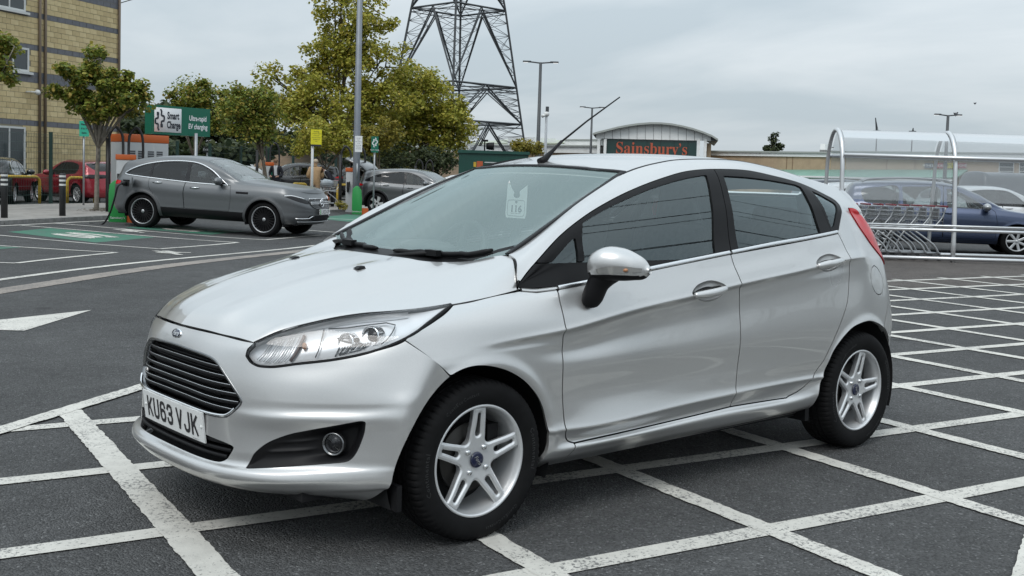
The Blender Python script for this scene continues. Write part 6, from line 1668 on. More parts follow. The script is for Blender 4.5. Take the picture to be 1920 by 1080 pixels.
def slab(fc, root, name, m, x0, x1, y0, y1, o0, o1):
    mb = MB(); fc.quad(mb, x0, x1, y0, y1, o0, o1); o = mb.build(name, m, None); o.parent = root
    for v in o.data.vertices: v.co -= root.location
    return o
# long store to the right of the sign
fc = Face(1340, 104, 2050, 84)
root = empty('long_store', tuple(fc.a)); tag(root, 'long beige store with a pale parapet and green canopy roof', 'building')
slab(fc, root, 'wall', M_beige, 1330, 2060, 292, 420, -12, 0)
slab(fc, root, 'parapet', M_cream, 1325, 1560, 286.5, 293, -11, .15); slab(fc, root, 'coping', M_roofg, 1325, 1560, 283.5, 286.5, -11, .3)
slab(fc, root, 'parapet', M_cream, 1560.5, 2060, 288, 297, -11, .4); slab(fc, root, 'coping', M_roofg, 1560.5, 2060, 285.5, 288, -11, .5)
for x in (1475, 1486, 1549, 1663, 1716): slab(fc, root, 'wall_joint', mat('joint_brown', (.22,.15,.09), .8), x, x+1.2, 294, 318, 0, .03)
mb = MB()
for i, x in enumerate(np.arange(1455, 1812, 8.0)):
    p = [fc.pt(x, 318, 0), fc.pt(x+7.6, 318, 0)]; q = [fc.pt(x-2, 333, 2.6), fc.pt(x+5.6, 333, 2.6)]
    V = [p[0], p[1], q[1], q[0]]; V += [v-np.array([0,0,.12]) for v in V]
    b_ = MB().add([v-np.array(root.location) for v in V], [(0,3,2,1),(4,5,6,7),(0,1,5,4),(1,2,6,5),(2,3,7,6),(3,0,4,7)]); b_.build('canopy_panel', M_copper, root)
slab(fc, root, 'canopy_edge', M_cream, 1450, 1812, 333, 336, 2.3, 2.62)
for k, (x, c) in enumerate(((1735,(.08,.09,.11)), (1754,(.32,.05,.07)), (1773,(.55,.48,.10)), (1797,(.30,.06,.08)))):
    o = slab(fc, root, 'shop_sign', mat('shop_sign%d' % k, c, .5), x, x+15, 306, 315, 0, .12)
    put_text('lettering', ('FITNESS','SHOES','PETS','HOME')[k], frame_matrix(fc.pt(x+7.5,310.5,.16)-np.array(root.location), fc.t*(1 if fc.t@R0 > 0 else -1), (0,0,1), fc.n), .28, M_swhite if k != 2 else M_sink, root)
for x in (1874, 1912):
    o = slab(fc, root, 'window', M_wframe, x, x+28, 304, 331, 0, .10)
    for j in range(3): slab(fc, root, 'pane', M_dglass, x+1.5, x+26.5, 305.5+8.4*j, 312.3+8.4*j, .10, .13)
for x, w_, y0, m_ in ((1482,9.5,264,M_cream), (1522,3,281,M_roofg)):
    o = slab(fc, root, 'roof_flue', m_, x, x+w_, y0, 285, -8, -6.5)
slab(fc, root, 'flue_base', mat('flue_grey', (.20,.20,.20), .7), 1481.5, 1492.5, 276, 285, -8.1, -6.4)
# supermarket entrance with its arched gable
D = 98; fe = Face(1120, D, 1330, D-1.5)
root = empty('supermarket_entrance', tuple(fe.a)); tag(root, 'supermarket entrance with an arched white gable and Sainsbury\'s sign', 'building')
def rel(p): return np.array(p)-np.array(root.location)
yb = lambda x: 260+(x-1137)*.022
arc = [(1113,250),(1122,247.5),(1140,243),(1160,238),(1180,234.2),(1200,231.5),(1220,230),(1240,230.3),(1260,232.2),(1280,236),(1300,241),(1318,247),(1335,254),(1346,261)]
ax_ = np.array([a[0] for a in arc]); ay_ = np.array([a[1] for a in arc])
# gable panels between upright joints
edges = np.linspace(1118, 1333, 15)
for x0, x1 in zip(edges[:-1], edges[1:]):
    xs_ = np.linspace(x0+.35, x1-.35, 4); top = [fe.pt(x, np.interp(x, ax_, ay_)+3.6, .25) for x in xs_]; bot = [fe.pt(x, max(yb(x), np.interp(x, ax_, ay_)+4.2), .25) for x in xs_]
    V = [rel(p) for p in bot+top[::-1]]; n = len(V); V += [rel(p-fe.n*.3) for p in bot+top[::-1]]
    F = [tuple(range(n)), tuple(reversed(range(n, 2*n)))]+[(i, i+n, (i+1) % n+n, (i+1) % n) for i in range(n)]
    mesh('gable_panel', V, F, M_cream, root, False)
mesh('gable_back', [rel(fe.pt(x, y+4, .02)) for x, y in arc]+[rel(fe.pt(1333,264,.02)), rel(fe.pt(1118,260,.02))], [tuple(range(len(arc)+2))], mat('joint_grey', (.20,.21,.22), .8), root, False)
V = []
for x, y in arc: V += [rel(fe.pt(x, y, .9)), rel(fe.pt(x, y+3.6, .9)), rel(fe.pt(x, y+3.6, -14)), rel(fe.pt(x, y, -14))]
n = len(arc); F = [(4*i+k, 4*i+4+k, 4*i+4+(k+1) % 4, 4*i+(k+1) % 4) for i in range(n-1) for k in range(4)]+[(3,2,1,0), tuple(4*(n-1)+k for k in range(4))]
smooth_by_angle(mesh('arched_roof', V, F, M_roofg, root, False), 30)
def rslab(name, m, *a):
    o = slab(fe, root, name, m, *a); return o
rslab('sign_board', M_sgreen, 1138, 1307, 261.5, 330, -.1, .05)
for x in np.linspace(1162, 1290, 6): rslab('board_joint', M_dark, x, x+.5, 262, 330, .05, .07)
for x in (1121, 1133, 1308, 1320.5): rslab('pillar', M_cream, x, x+5, 261, 345, -.3, .4)
rslab('side_wall', M_beige, 1326, 1334, 268, 345, -14, -.5)
lx0, lx1 = fe.pt(1155.5, 276, .12), fe.pt(1288.5, 276, .12)
right = fe.t if fe.t@R0 > 0 else -fe.t
def fit_text(s, a, b, h, z_bottom, m, parent, off=0.0):
    me = text_mesh('store_name', s, 1.0, offset=off, res=3); me.materials.clear(); me.materials.append(m)
    co = np.array([v.co[:] for v in me.vertices]); lo, hi = co.min(0), co.max(0); w_ = np.linalg.norm((b-a)[:2])
    for v, c in zip(me.vertices, co):
        u = (c[0]-lo[0])/(hi[0]-lo[0]); p = a+(b-a)*u; v.co = Vector((p[0], p[1], z_bottom+(c[1]-lo[1])/(hi[1]-lo[1])*h))-parent.location
    o = bpy.data.objects.new('store_name', me); COL.objects.link(o); o.parent = parent; return o
zt_ = fe.pt(1165,266,.12)[2]; zb_ = fe.pt(1165,294,.12)[2]
fit_text('\U0001D412\U0001D41A\U0001D422\U0001D427\U0001D42C\U0001D41B\U0001D42E\U0001D42B\U0001D432\u2019\U0001D42C', lx0, lx1, zt_-zb_, zb_, M_sorange, root)
# left wing of the supermarket
fl_ = Face(880, 112, 1125, 101)
root = empty('supermarket_wing', tuple(fl_.a)); tag(root, 'low white supermarket wing with a pale green roof behind the pylon', 'building')
slab(fl_, root, 'wall', M_beige, 860, 1128, 285, 345, -10, 0); slab(fl_, root, 'fascia', M_cream, 860, 1128, 274, 286, -9.9, .3); slab(fl_, root, 'gutter', M_roofg, 860, 1128, 272, 274.5, -9.8, .5)
for x0, x1 in zip(np.linspace(868, 1045, 13)[:-1], np.linspace(868, 1045, 13)[1:]):
    V = [fl_.pt(x0, 268, .1), fl_.pt(x1-.4, 268, .1), fl_.pt(x1+3, 255+(x1-868)*.02, -7), fl_.pt(x0+3.4, 255+(x0-868)*.02, -7)]; V = [v-np.array(root.location) for v in V]; V += [v-np.array([0,0,.15]) for v in V]
    MB().add(V, [(3,2,1,0),(4,5,6,7),(0,1,5,4),(1,2,6,5),(2,3,7,6),(3,0,4,7)]).build('roof_panel', mat('pale_green_roof', (.42,.45,.36), .6), root)
slab(fl_, root, 'upper_wall', M_cream, 1046, 1128, 262, 272.5, -6, -1); slab(fl_, root, 'coping', M_roofg, 1046, 1128, 260, 262.2, -6, -.9)
slab(fl_, root, 'stair_tower', M_cream, 955, 1005, 257.5, 272.5, -3, .2)
slab(fl_, root, 'roof_vent', M_roofg, 1086, 1087.4, 252, 262, -5, -4.8)
# far flat-roofed building behind the chargers
ff = Face(470, 95, 690, 88); root = empty('far_store', tuple(ff.a)); tag(root, 'pale far store with white fascia behind the charging bays', 'building')
slab(ff, root, 'wall', mat('far_brick', (.40,.29,.20), .85, noise=(1,.1)), 477, 760, 277, 345, -12, 0); slab(ff, root, 'fascia', M_cream, 474, 760, 263, 278, -11.8, .3)
slab(ff, root, 'roof', mat('slate_roof', (.10,.11,.13), .7), 527, 560, 258, 263.5, -9, -1); slab(ff, root, 'vent', M_cream, 523, 529, 257, 263, -2, -1)
for x in (548, 573, 640): slab(ff, root, 'window', M_dglass, x, x+12, 306, 314, 0, .05)
# cranes on the skyline
def crane(px, py0, py1, D, label, lean):
    b = base_at(px, D); zt = atd(px, py0, D)[2]; zb = atd(px, py1, D)[2]; root = empty('tower_crane', tuple(b)); tag(root, label, 'crane', 'cranes on the skyline')
    MB().tube([(0,0,0), (0,0,zb)], .3, 4).build('tower', M_steel, root)
    e = R0*lean*(D/CAM_F)+np.array([0,0,zt]); MB().tube([(0,0,zb-1), tuple(e*.5+np.array([0,0,zb])*.5), tuple(e)], [.5,.4,.25], 4).build('jib', M_steel, root)
    MB().tube([tuple(e), tuple(-R0*3*(D/CAM_F)*-1+np.array([0,0,zb]))], .15, 4).build('jib_cable', M_steel, root)
    MB().cbox((0,0,zb), (2.4,2.4,2.2)).build('cab', M_steel, root)
crane(1641.5, 221, 249, 520, 'thin crane jib above the trolley shelter', -4)
crane(1708, 240, 250, 520, 'stubby crane top right of the thin crane jib', 1)
# dark green cabin with a security camera on its roof
b = base_at(925, 47); a_, n_ = facing(925); s_ = 47/CAM_F; root = empty('green_cabin', tuple(b)); tag(root, 'dark green cabin behind the windscreen top', 'cabin')
M = frame_matrix((0,0,0), a_, -n_, (0,0,1)); zt = atd(925,284,47)[2]-b[2]; M_cabin = mat('cabin_green', (.008,.060,.045), .45, noise=(2,.12))
o = MB().box((-63*s_,-1.2,-.1), (64*s_,1.2,zt-.12)).build('wall', M_cabin, root); o.matrix_local = M
o = MB().box((-65*s_,-1.28,zt-.12), (66*s_,1.28,zt)).build('roof', M_cabin, root); o.matrix_local = M
for x in np.arange(-60, 62, 6.0): o = MB().box((x*s_-.02,-1.22,0), (x*s_+.02,-1.2,zt-.14)).build('rib', M_cabin, root); o.matrix_local = M
o = MB().box((-36*s_,-1.23,zt-.68), (-31*s_,-1.21,zt-.48)).build('yellow_label', M_yellow, root); o.matrix_local = M
o = MB().box((-30*s_,-1.23,zt-.70), (-19*s_,-1.21,zt-.44)).build('red_label', mat('label_red', (.42,.09,.03), .5), root); o.matrix_local = M
o = MB().box((-16*s_,-1.23,zt-.50), (40*s_,-1.21,zt-.46)).build('pale_strip', M_cab, root); o.matrix_local = M
b = base_at(908, 46); zc = atd(910,282,46)[2]; root = empty('cctv', (b[0], b[1], zc)); tag(root, 'black security camera on the roof of the dark green cabin', 'cctv')
MB().tube([(0,0,-.05), (0,0,.40)], .03, 6).build('stem', M_black, root); M = frame_matrix((0,0,0), a_, -n_, (0,0,1))
o = MB().box((-.10,-.10,.36), (.14,.10,.44)).build('bracket', M_black, root); o.matrix_local = M
o = MB().lathe([(0,0),(.12,.0),(.15,.12),(.16,.30),(.17,.33),(0,.32)], 18).build('camera_body', M_black, root, True); o.matrix_local = M @ Matrix.Translation((.06,0,.18)) @ Matrix.Rotation(PI/2, 4, 'Y')
# ================================================================= trolley shelter
M_alu = mat('shelter_aluminium', (.62,.63,.64), .35, .7)
M_acr = glass('acrylic', (.88,.90,.91), .10, .6, 1.40, haze=.20, hazecol=(.72,.75,.77))
SD = np.array([.756,-.655,0]); SN = np.array([.655,.756,0])                # along the shelter, and away from the viewer
sp0 = np.array(at(1786,492.5)); sp0[2] = 0
SH = empty('trolley_shelter', tuple(sp0)); tag(SH, 'trolley shelter of pale hoops and curved clear sheets', 'shelter')
depth = 1.20; HT = atd(1791, 250, np.dot(sp0+SN*depth*.45-np.array(CAM_POS), _fw))[2]
def hoop_pts(n=22):
    P = []; hs = .62*HT
    for z in np.linspace(-.05, hs, 5)[:-1]: P.append((0.0+.10*(z/hs)**2, z))
    for t in np.linspace(PI, 0, n): P.append((depth/2+(depth/2-.10)*math.cos(t), hs+(HT-hs)*math.sin(t)**.9 if math.sin(t) > 0 else hs))
    for z in np.linspace(hs, -.05, 5)[1:]: P.append((depth-.10*(z/hs)**2, z))
    return P
HP = hoop_pts(); SPAN = 2.04
for k in (-1, 0, 1, 2):
    MB().tube([tuple(SD*k*SPAN+SN*u+np.array([0,0,z])) for u, z in HP], 0.043, 10, flat=.8).build('hoop', M_alu, SH, True)
for k in (-1, 0, 1):
    V = []; sub = [p for p in HP if p[1] > .36*HT]
    for s in (0.03, .97):
        for u, z in sub: V.append(SD*(k+s)*SPAN+SN*u+np.array([0,0,z+.004]))
    n = len(sub); mesh('clear_sheet', V, [(i, i+1, n+i+1, n+i) for i in range(n-1)], M_acr, SH, True)
def rail(u, z, r=.03, name='rail', k0=-1, k1=2): MB().tube([tuple(SD*k0*SPAN+SN*u+np.array([0,0,z])), tuple(SD*k1*SPAN+SN*u+np.array([0,0,z]))], r, 8).build(name, M_alu, SH, True)
uu = .03
rail(uu+.02, .80*HT, .034); rail(depth-.05, .80*HT, .03); rail(uu-.04, .58, .030); rail(uu-.04, .66, .018); rail(uu-.06, .07, .034); rail(depth, .07, .034); rail(depth-.02, .60, .03)
# ================================================================= trolleys
M_wire = mat('trolley_wire', (.50,.51,.52), .35, .85)
M_tred = mat('trolley_handle_red', (.22,.02,.03), .4)
M_twheel = mat('trolley_wheel', (.03,.03,.032), .6)
def trolley_data():
    d = {}
    f = MB()
    for y in (-.24, .24):
        f.tube(curve([(.42,y*.75,.14),(.36,y*.85,.30),(.26,y*.95,.50),(.12,y,.60),(-.30,y,.62)], n=5), .020, 6)
        f.tube(curve([(-.42,y,.12),(-.30,y,.30),(.10,y*.9,.58)], n=4), .020, 6); f.tube([(-.44,y,.14), (.42,y*.75,.15)], .020, 6)
        f.tube(curve([(-.30,y,.62),(-.44,y,.80),(-.50,y,.99)], n=4), .014, 6)
    f.tube([(.42,-.18,.15), (.42,.18,.15)], .014, 6); d['frame'] = f.data('frame', M_wire, True)
    b = MB(); 
    def bp(s, t, z): # basket point: s along 0..1, t across -1..1, z 0..1
        x = -.46+.93*s*(.90+.10*z); y = t*(.20+.10*z)*(1-.28*s); return (x, y, .56+.42*z-.10*s*(1-z)*-1)
    for z in np.linspace(0, 1, 6):
        b.tube([bp(0,-1,z), bp(1,-1,z), bp(1,1,z), bp(0,1,z), bp(0,-1,z)], .004 if z < 1 else .007, 4, caps=False)
    for s in np.linspace(0, 1, 15):
        for t in (-1, 1): b.tube([bp(s,t,0), bp(s,t,1)], .003, 3, caps=False)
        b.tube([bp(s,-1,0), bp(s,1,0)], .003, 3, caps=False)
    for t in np.linspace(-1, 1, 8):
        b.tube([bp(1,t,0), bp(1,t,1)], .003, 3, caps=False); b.tube([bp(0,t,0), bp(1,t,0)], .003, 3, caps=False)
    d['basket'] = b.data('basket', M_wire)
    d['handle'] = MB().tube([(-.51,-.27,1.0), (-.51,.27,1.0)], .019, 8).data('handle', M_tred, True)
    d['wheel'] = MB().lathe([(0,-.014),(.05,-.014),(.058,-.008),(.058,.008),(.05,.014),(0,.014)], 16, ax='y').data('wheel', M_twheel, True)
    d['seat'] = MB().cbox((-.40,0,.86), (.02,.36,.20)).data('child_seat_flap', M_wire)
    return d
TD = trolley_data()
def trolley(p, rz, label, group=None):
    r = empty('shopping_trolley', tuple(p), rz); tag(r, label, 'trolley', group)
    inst('frame', TD['frame'], r); inst('basket', TD['basket'], r); inst('handle', TD['handle'], r); inst('seat_flap', TD['seat'], r)
    for x, y in ((.42,-.18), (.42,.18), (-.42,-.24), (-.42,.24)): inst('wheel', TD['wheel'], r, (x,y,.058))
    return r
aS = math.atan2(SD[1], SD[0])
names = ['first', 'second', 'third', 'fourth', 'fifth', 'sixth', 'seventh', 'eighth']
for k in range(8):
    p = sp0+SN*.55-SD*(.55+k*.235); trolley((p[0], p[1], 0), aS+PI, '%s nested trolley from the shelter post nearest the blue estate' % names[k], 'nested shopping trolleys')
# ================================================================= other parked cars
def car_surface(c, nT=300, nR=120):
    """skin of a car from its side profile; columns run from the nose round to the tail, rows from sill to roof middle"""
    w_, xf, xr = c['w'], c['xf'], c['xr']; top = np.array(c['top'], float); belt = np.array(c['belt'], float)
    tz = lambda x: herm(top[:, 0], top[:, 1], np.clip(x, top[0, 0], top[-1, 0]), .9); bz_ = lambda x: herm(belt[:, 0], belt[:, 1], np.clip(x, belt[0, 0], belt[-1, 0]))
    gc = c.get('gc', .24); tum = c.get('tumble', .42); nse = c.get('nose', .55); tl = c.get('tail', .45); x0, x1 = xf+nse, xr-tl
    def section(x):
        b = float(bz_(np.array([x]))[0]); t = max(float(tz(np.array([x]))[0]), b+.015); H = t-b
        wl = w_*(1-.06*sstep(x1-.2, xr, x)-.03*(1-sstep(xf, x0+.3, x)))
        yb = wl-c.get('shoulder', .07); g = float(sstep(.10, .36, H))
        y6 = (1-g)*.80*yb+g*max(.42*w_, yb-tum*H); z6 = b+H*((1-g)*.78+g*.90)
        y5 = (1-g)*.93*yb+g*((yb+y6)/2+.02); z5 = b+H*((1-g)*.42+g*.46)
        zs = np.array([gc, gc+.09, gc+.13, gc+.26, (gc+b)/2+.02, b-.15, b-.07, b])
        ys = np.array([wl-.10, wl-.025, wl-.012, wl-.004, wl, wl+.002, wl-.020, yb])
        z = np.r_[zs, z5, z6, b+H*(.93+.03*g), b+H*.99, t]; y = np.r_[ys, y5, y6, y6*.80, y6*.45, 0]
        return y, z
    cols = []
    fe = np.array(c.get('fend', [.10,.03,.01,0,0,.02,.06,.13,.15,.17,.18,.18,.18])); re = np.array(c.get('rend', [.10,.03,.01,0,.01,.03,.04,.06,.10,.18,.22,.24,.24]))
    y, z = section(x0); yr, zr = section(x1); n = c.get('sq', 2.7)
    zf = z.copy(); zf[5:] = z[5:]+(np.array(c['nosez'])-z[5:])*1.0 if 'nosez' in c else z[5:]
    for th in np.linspace(PI/2, 0, 34, endpoint=False):
        cs, sn = math.cos(th)**(2/n), math.sin(th)**(2/n)
        xk = x0-(x0-(xf+fe))*sn; yy, zz = [], []
        for k in range(13):
            ys_, zs_ = section(min(xk[k], x0)); zz.append(zs_[k]); yy.append(y[k]*cs)
        cols.append(np.c_[xk, yy, zz])
    for x in np.linspace(x0, x1, nT):
        ys_, zs_ = section(x); cols.append(np.c_[np.full(13, x), ys_, zs_])
    for th in np.linspace(0, PI/2, 34)[1:]:
        cs, sn = math.cos(th)**(2/n), math.sin(th)**(2/n)
        xk = x1+((xr-re)-x1)*sn; yy, zz = [], []
        for k in range(13):
            ys_, zs_ = section(max(xk[k], x1)); zz.append(zs_[k]); yy.append(yr[k]*cs)
        cols.append(np.c_[xk, yy, zz])
    A = np.array(cols).transpose(1, 0, 2)                    # 13, cols, 3
    mid = A[:, 34+nT//2]; tr = np.r_[0, np.cumsum(np.linalg.norm(np.diff(mid, axis=0), axis=1))]
    tv = np.unique(np.r_[np.linspace(0, tr[7], int(nR*.55)), np.linspace(tr[7], tr[-1], int(nR*.45))])
    P = herm(tr, A, tv); P[..., 1] *= -1
    for cx in (0, c['wb']):
        r = np.hypot(P[..., 0]-cx, P[..., 2]-c['R']); f_ = c.get('lip', .012)*np.exp(-((r-c['arch'])/.035)**2)*(P[..., 2] < c['R']+c['arch']+.1)*(P[..., 1] < -.5)
        P[..., 1] -= f_
    rowv = np.interp(tv, tr, np.arange(13)); RV = np.broadcast_to(rowv[:, None], P.shape[:2]).copy()
    S = Surf(P, P[..., 0].copy(), P[..., 2].copy(), flip=False); S.RV = RV
    if S.N[int(len(tv)*.3), P.shape[1]//2, 1] > 0: S.N = -S.N; S.flip = True
    # arclength-like coordinate that keeps growing round the ends
    mid = P[int(np.argmin(np.abs(rowv-4)))]; al = np.r_[0, np.cumsum(np.linalg.norm(np.diff(mid[:, :2], axis=0), axis=1))]
    k0 = 34; S.A = np.broadcast_to((al-al[k0]+x0)[None, :], P.shape[:2]).copy()
    return S, (x0, x1, tz, bz_)
def simple_wheel(R, rim, wd, style, m_spoke, m_lip, seed=0):
    d = {}
    h = wd/2
    prof = [(rim,-h*.82),(rim+.012,-h*.95),((rim+R)/2,-h*1.02),(R-.025,-h*.92),(R-.006,-h*.75),(R,-h*.5),(R,h*.5),(R-.006,h*.75),((rim+R)/2,h),(rim,h*.8)]
    d['tyre'] = MB().lathe(prof, 56, ax='y').data('tyre', M_tyre, True)
    d['rim'] = MB().lathe([(rim+.002,-h*.80),(rim+.002,-h*.90),(rim-.012,-h*.90),(rim-.022,-h*.7),(rim-.03,h*.5)], 56, ax='y').data('rim', m_lip, True)
    d['back'] = MB().lathe([(.0,-h*.15),(rim,-h*.15)], 32, ax='y').data('brake', M_dark)
    g = np.linspace(-rim, rim, 110); X, Z = np.meshgrid(g, g); r = np.hypot(X, Z); D = r-rim*.17
    n, sw = style['n'], style['w']
    for k in range(n):
        a = 2*PI*k/n+PI/2; u = X*math.cos(a)+Z*math.sin(a); v = -X*math.sin(a)+Z*math.cos(a)
        if style.get('swirl'): v = v-style['swirl']*rim*(u/rim)**2
        wv = sw[0]+(sw[1]-sw[0])*np.clip(u/rim, 0, 1); sp = np.maximum(np.abs(v)-wv*rim, -u)
        if style.get('slot'): sp = np.maximum(sp, -np.maximum(np.abs(v)-wv*rim*style['slot'], .25*rim-u))
        D = np.minimum(D, sp)
    D = np.maximum(D, r-rim*.975)
    Y = -h*(.72+.10*(r/rim)**2)+.006*(1-sstep(0, .010, -D)); S = Surf(np.stack([X, Y, Z], -1), X, Z)
    if S.N[55, 55, 1] > 0: S.N = -S.N; S.flip = True
    o = panel('spokes', S, D, m_spoke, None, flange=.03); COL.objects.unlink(o); d['spokes'] = o.data
    d['cap'] = MB().lathe([(0,-h*.78),(rim*.12,-h*.78),(rim*.14,-h*.72)], 20, ax='y').data('centre_cap', m_lip, True)
    return d
def make_car(name, label, c, loc, rz, paint, group=None, far=False):
    S, (x0, x1, tz, bz_) = car_surface(c, 110 if far else 260, 60 if far else 110)
    car = empty(name, loc, rz); tag(car, label, 'car', group)
    X, Z, RV, A = S.P[..., 0], S.P[..., 2], S.RV, S.A; Yv = S.P[..., 1]
    R, wb, ar = c['R'], c['wb'], c['arch']
    side = (RV < 9.6)
    arch = np.minimum(np.hypot(X-0, (Z-R)*1.0)-ar, np.hypot(X-wb, Z-R)-ar); arch = np.where(Z < R-.02, np.minimum(np.maximum(np.abs(X)-ar, Z-R), np.maximum(np.abs(X-wb)-ar, Z-R)), arch)
    cut = np.maximum(-arch, -9); g = .0035
    holes = []
    def P(poly): return np.where(side, sd_poly(A, Z, CL(poly, 5) if c.get('smooth', True) else poly), 9)
    glassm = c.get('glass', M_sg2)
    wins = [P(w) for w in c['windows']]
    # windscreen and rear window across the middle
    ws = np.maximum.reduce([9.08-RV, c['ws'][0]-X, X-c['ws'][1]])*1.0
    ws = np.maximum(np.maximum((9.12-RV)*.08, c['ws'][0]+.10*(RV < 0)-X), X-c['ws'][1])
    rw = np.maximum(np.maximum((9.12-RV)*.08, c['rw'][0]-X), X-c['rw'][1]) if c.get('rw') else None
    frame = P(c['frame']) if c.get('frame') else None
    doors = [P(d) for d in c.get('doors', [])]
    lights = [(nm, P(pl), m_) for nm, pl, m_ in c.get('lights', [])]
    lowtrim = P(c['cladding']) if c.get('cladding') else None
    dB = cut.copy()
    for q in wins+[ws]+([rw] if rw is not None else [])+doors+[l[1] for l in lights]+([frame] if frame is not None else []): dB = np.maximum(dB, -(q-g))
    if c.get('noboot'):
        dB = np.maximum(dB, -np.maximum(np.maximum(c['noboot'][0]-X, c['noboot'][1]-Z), -9))
    body = panel('body', S, dB, paint, car, flange=.02, both=True)
    for dd in doors:
        q = dd+g
        for w2 in wins+([frame] if frame is not None else []): q = np.maximum(q, -w2)
        q = np.maximum(q, -arch)
        panel('door', S, q, paint, car, flange=.012, both=True)
    fm = c.get('frame_mat', M_gloss)
    if frame is not None:
        q = frame
        for w2 in wins: q = np.maximum(q, -w2)
        panel('window_frame', S, q, fm, car, flange=.006, both=True, off=.001)
    for k, w2 in enumerate(wins): panel('window', S, w2-.006, c.get('tints', {}).get(k, glassm), car, off=-.004, flange=0, both=True)
    panel('windscreen', S, ws, c.get('wsmat', M_ws2), car, off=-.002, flange=.003, both=True)
    if rw is not None: panel('rear_window', S, rw, M_sg2, car, off=-.002, flange=.003, both=True)
    for nm, q, m_ in lights: panel(nm, S, q+.001, m_, car, off=.003, flange=.01, both=True)
    if lowtrim is not None: panel('sill_cladding', S, np.maximum(lowtrim, -arch), M_black, car, off=.006, flange=.01, both=True)
    # bright window outline
    if c.get('trim'):
        for mir in (False, True):
            sub = Surf(S.P[S.RV[:, 0] < 9.6], A[S.RV[:, 0] < 9.6], Z[S.RV[:, 0] < 9.6], S.flip); sub.N = S.N[S.RV[:, 0] < 9.6]
            for tr_ in c['trim']:
                p_, n_ = sub.along(curve(tr_, step=.04)); sweep('window_trim', p_, n_, [(-.013,-.002),(-.013,.006),(.013,.006),(.013,-.002)], M_satin, car, mirror=mir)
    if c.get('archtrim'):
        for mir in (False, True):
            for cx in (0, wb):
                pts = [(cx+(ar+.02)*math.cos(t), R+(ar+.02)*math.sin(t)) for t in np.linspace(-.15, PI+.15, 30)]
                sub = Surf(S.P[S.RV[:, 0] < 7.5], X[S.RV[:, 0] < 7.5], Z[S.RV[:, 0] < 7.5], S.flip); sub.N = S.N[S.RV[:, 0] < 7.5]
                p_, n_ = sub.along(pts); sweep('arch_trim', p_, n_, [(-.035,.0),(-.03,.010),(.03,.010),(.035,.0)], c['archtrim'], car, mirror=mir)
    # handles, mirrors
    for x, z in c.get('handles', []):
        for sg in (-1, 1):
            i = np.argmin((A-x)**2+(Z-z)**2+100*(~side)); p = S.P.reshape(-1, 3)[i]; o = MB().tube([(p[0]-.11, sg*(-p[1]+.008), p[2]+.004), (p[0], sg*(-p[1]+.024), p[2]), (p[0]+.11, sg*(-p[1]+.008), p[2]-.004)], [.012,.016,.012], 8).build('door_handle', c.get('hmat', paint), car, True)
    mx, mz = c['mirror']
    for sg in (-1, 1):
        y = c['w']+.02; o = MB().ball((mx+.02, sg*(y+.06), mz+.02), (.085,.13,.085), 16, 10).build('wing_mirror', c.get('mmat', paint), car, True)
        MB().tube([(mx, sg*(y-.12), mz-.06), (mx+.02, sg*(y+.02), mz-.03)], .035, 8).build('mirror_stalk', M_black, o, True)
    # dark inside: floor, belly, liners, seats
    MB().box((xf_(c)+.25,-c['w']+.22,c['gc']-.02), (c['xr']-.25,c['w']-.22,c['gc']+.10)).build('underbody', M_dark, car)
    panel('inner_skin', S, np.maximum(np.maximum(Z-(bz_(X.ravel()).reshape(X.shape)-.03), -(arch-.01)), RV-7.0), M_dark, car, off=-.03, flange=0, both=True)
    for cx in (0, wb):
        for sg in (-1, 1):
            o = MB().lathe([(ar+.03,-c['w']+.06),(ar+.03,-c['w']+.42),(0,-c['w']+.42)], 30, c=(cx,0,R), ax='y', a0=-.3, a1=PI+.3).build('arch_liner', M_dark, car, True); o.scale = (1,-sg,1) if sg > 0 else (1,1,1)
    if not c.get('noseats'):
        H = float(tz(np.array([c['ws'][1]+.4]))[0]); bm_ = float(bz_(np.array([wb*.5]))[0])
        for x in (wb*.46, wb*.82):
            for y in (-.36, .36):
                s_ = MB().box((x-.05,y-.23,.5), (x+.10,y+.23,bm_+.10)); o = s_.build('seat', M_seat, car); bevel(o, .05, 2)
                o2 = MB().box((x-.02,y-.12,bm_+.12), (x+.08,y+.12,min(H-.14, bm_+.32))).build('headrest', M_seat, o); bevel(o2, .03, 2)
        MB().box((c['ws'][0]+.05,-c['w']+.2,.6), (c['ws'][0]+.55,c['w']-.2,bm_-.01)).build('dashboard', M_dash, car)
        st = MB().tube([(.18*math.cos(t), .18*math.sin(t), 0) for t in np.linspace(0, 2*PI, 25)], .016, 6, caps=False).build('steering_wheel', M_black, car, True); st.location = (c['ws'][0]+.62,.37,bm_+.05); st.rotation_euler = (0, math.radians(-65), 0)
    W_ = simple_wheel(R, c['rim'], c.get('tw', .23), c['style'], c.get('spoke_mat', M_alloy), c.get('lip_mat', M_alloy))
    for cx in (0, wb):
        for sg in (-1, 1):
            q = empty('wheel', (cx, sg*(c['w']-c.get('tw', .23)/2-.025), R), 0 if sg < 0 else PI, car)
            inst('tyre', W_['tyre'], q); r_ = inst('rim', W_['rim'], q); inst('spokes', W_['spokes'], r_, rot=(0,c.get('spin', .3)+cx,0)); inst('centre_cap', W_['cap'], r_); inst('brake', W_['back'], q)
    car['_'] = 0; del car['_']
    return car, S, body
def xf_(c): return c['xf']
M_sg2 = glass('privacy_glass', (.16,.18,.19), 0.0, 1.0, 1.6)
M_sg3 = glass('clear_car_glass', (.55,.60,.60), 0.0, 1.0, 1.6, haze=.03)
M_ws2 = glass('far_windscreen', (.50,.56,.57), 0.0, 1.0, 2.0, haze=.10, hazecol=(.6,.7,.7))
M_head = mat('headlamp', (.55,.57,.60), .12, .6, coat=1.0)
M_headd = mat('headlamp_dark', (.10,.105,.11), .12, .5, coat=1.0)
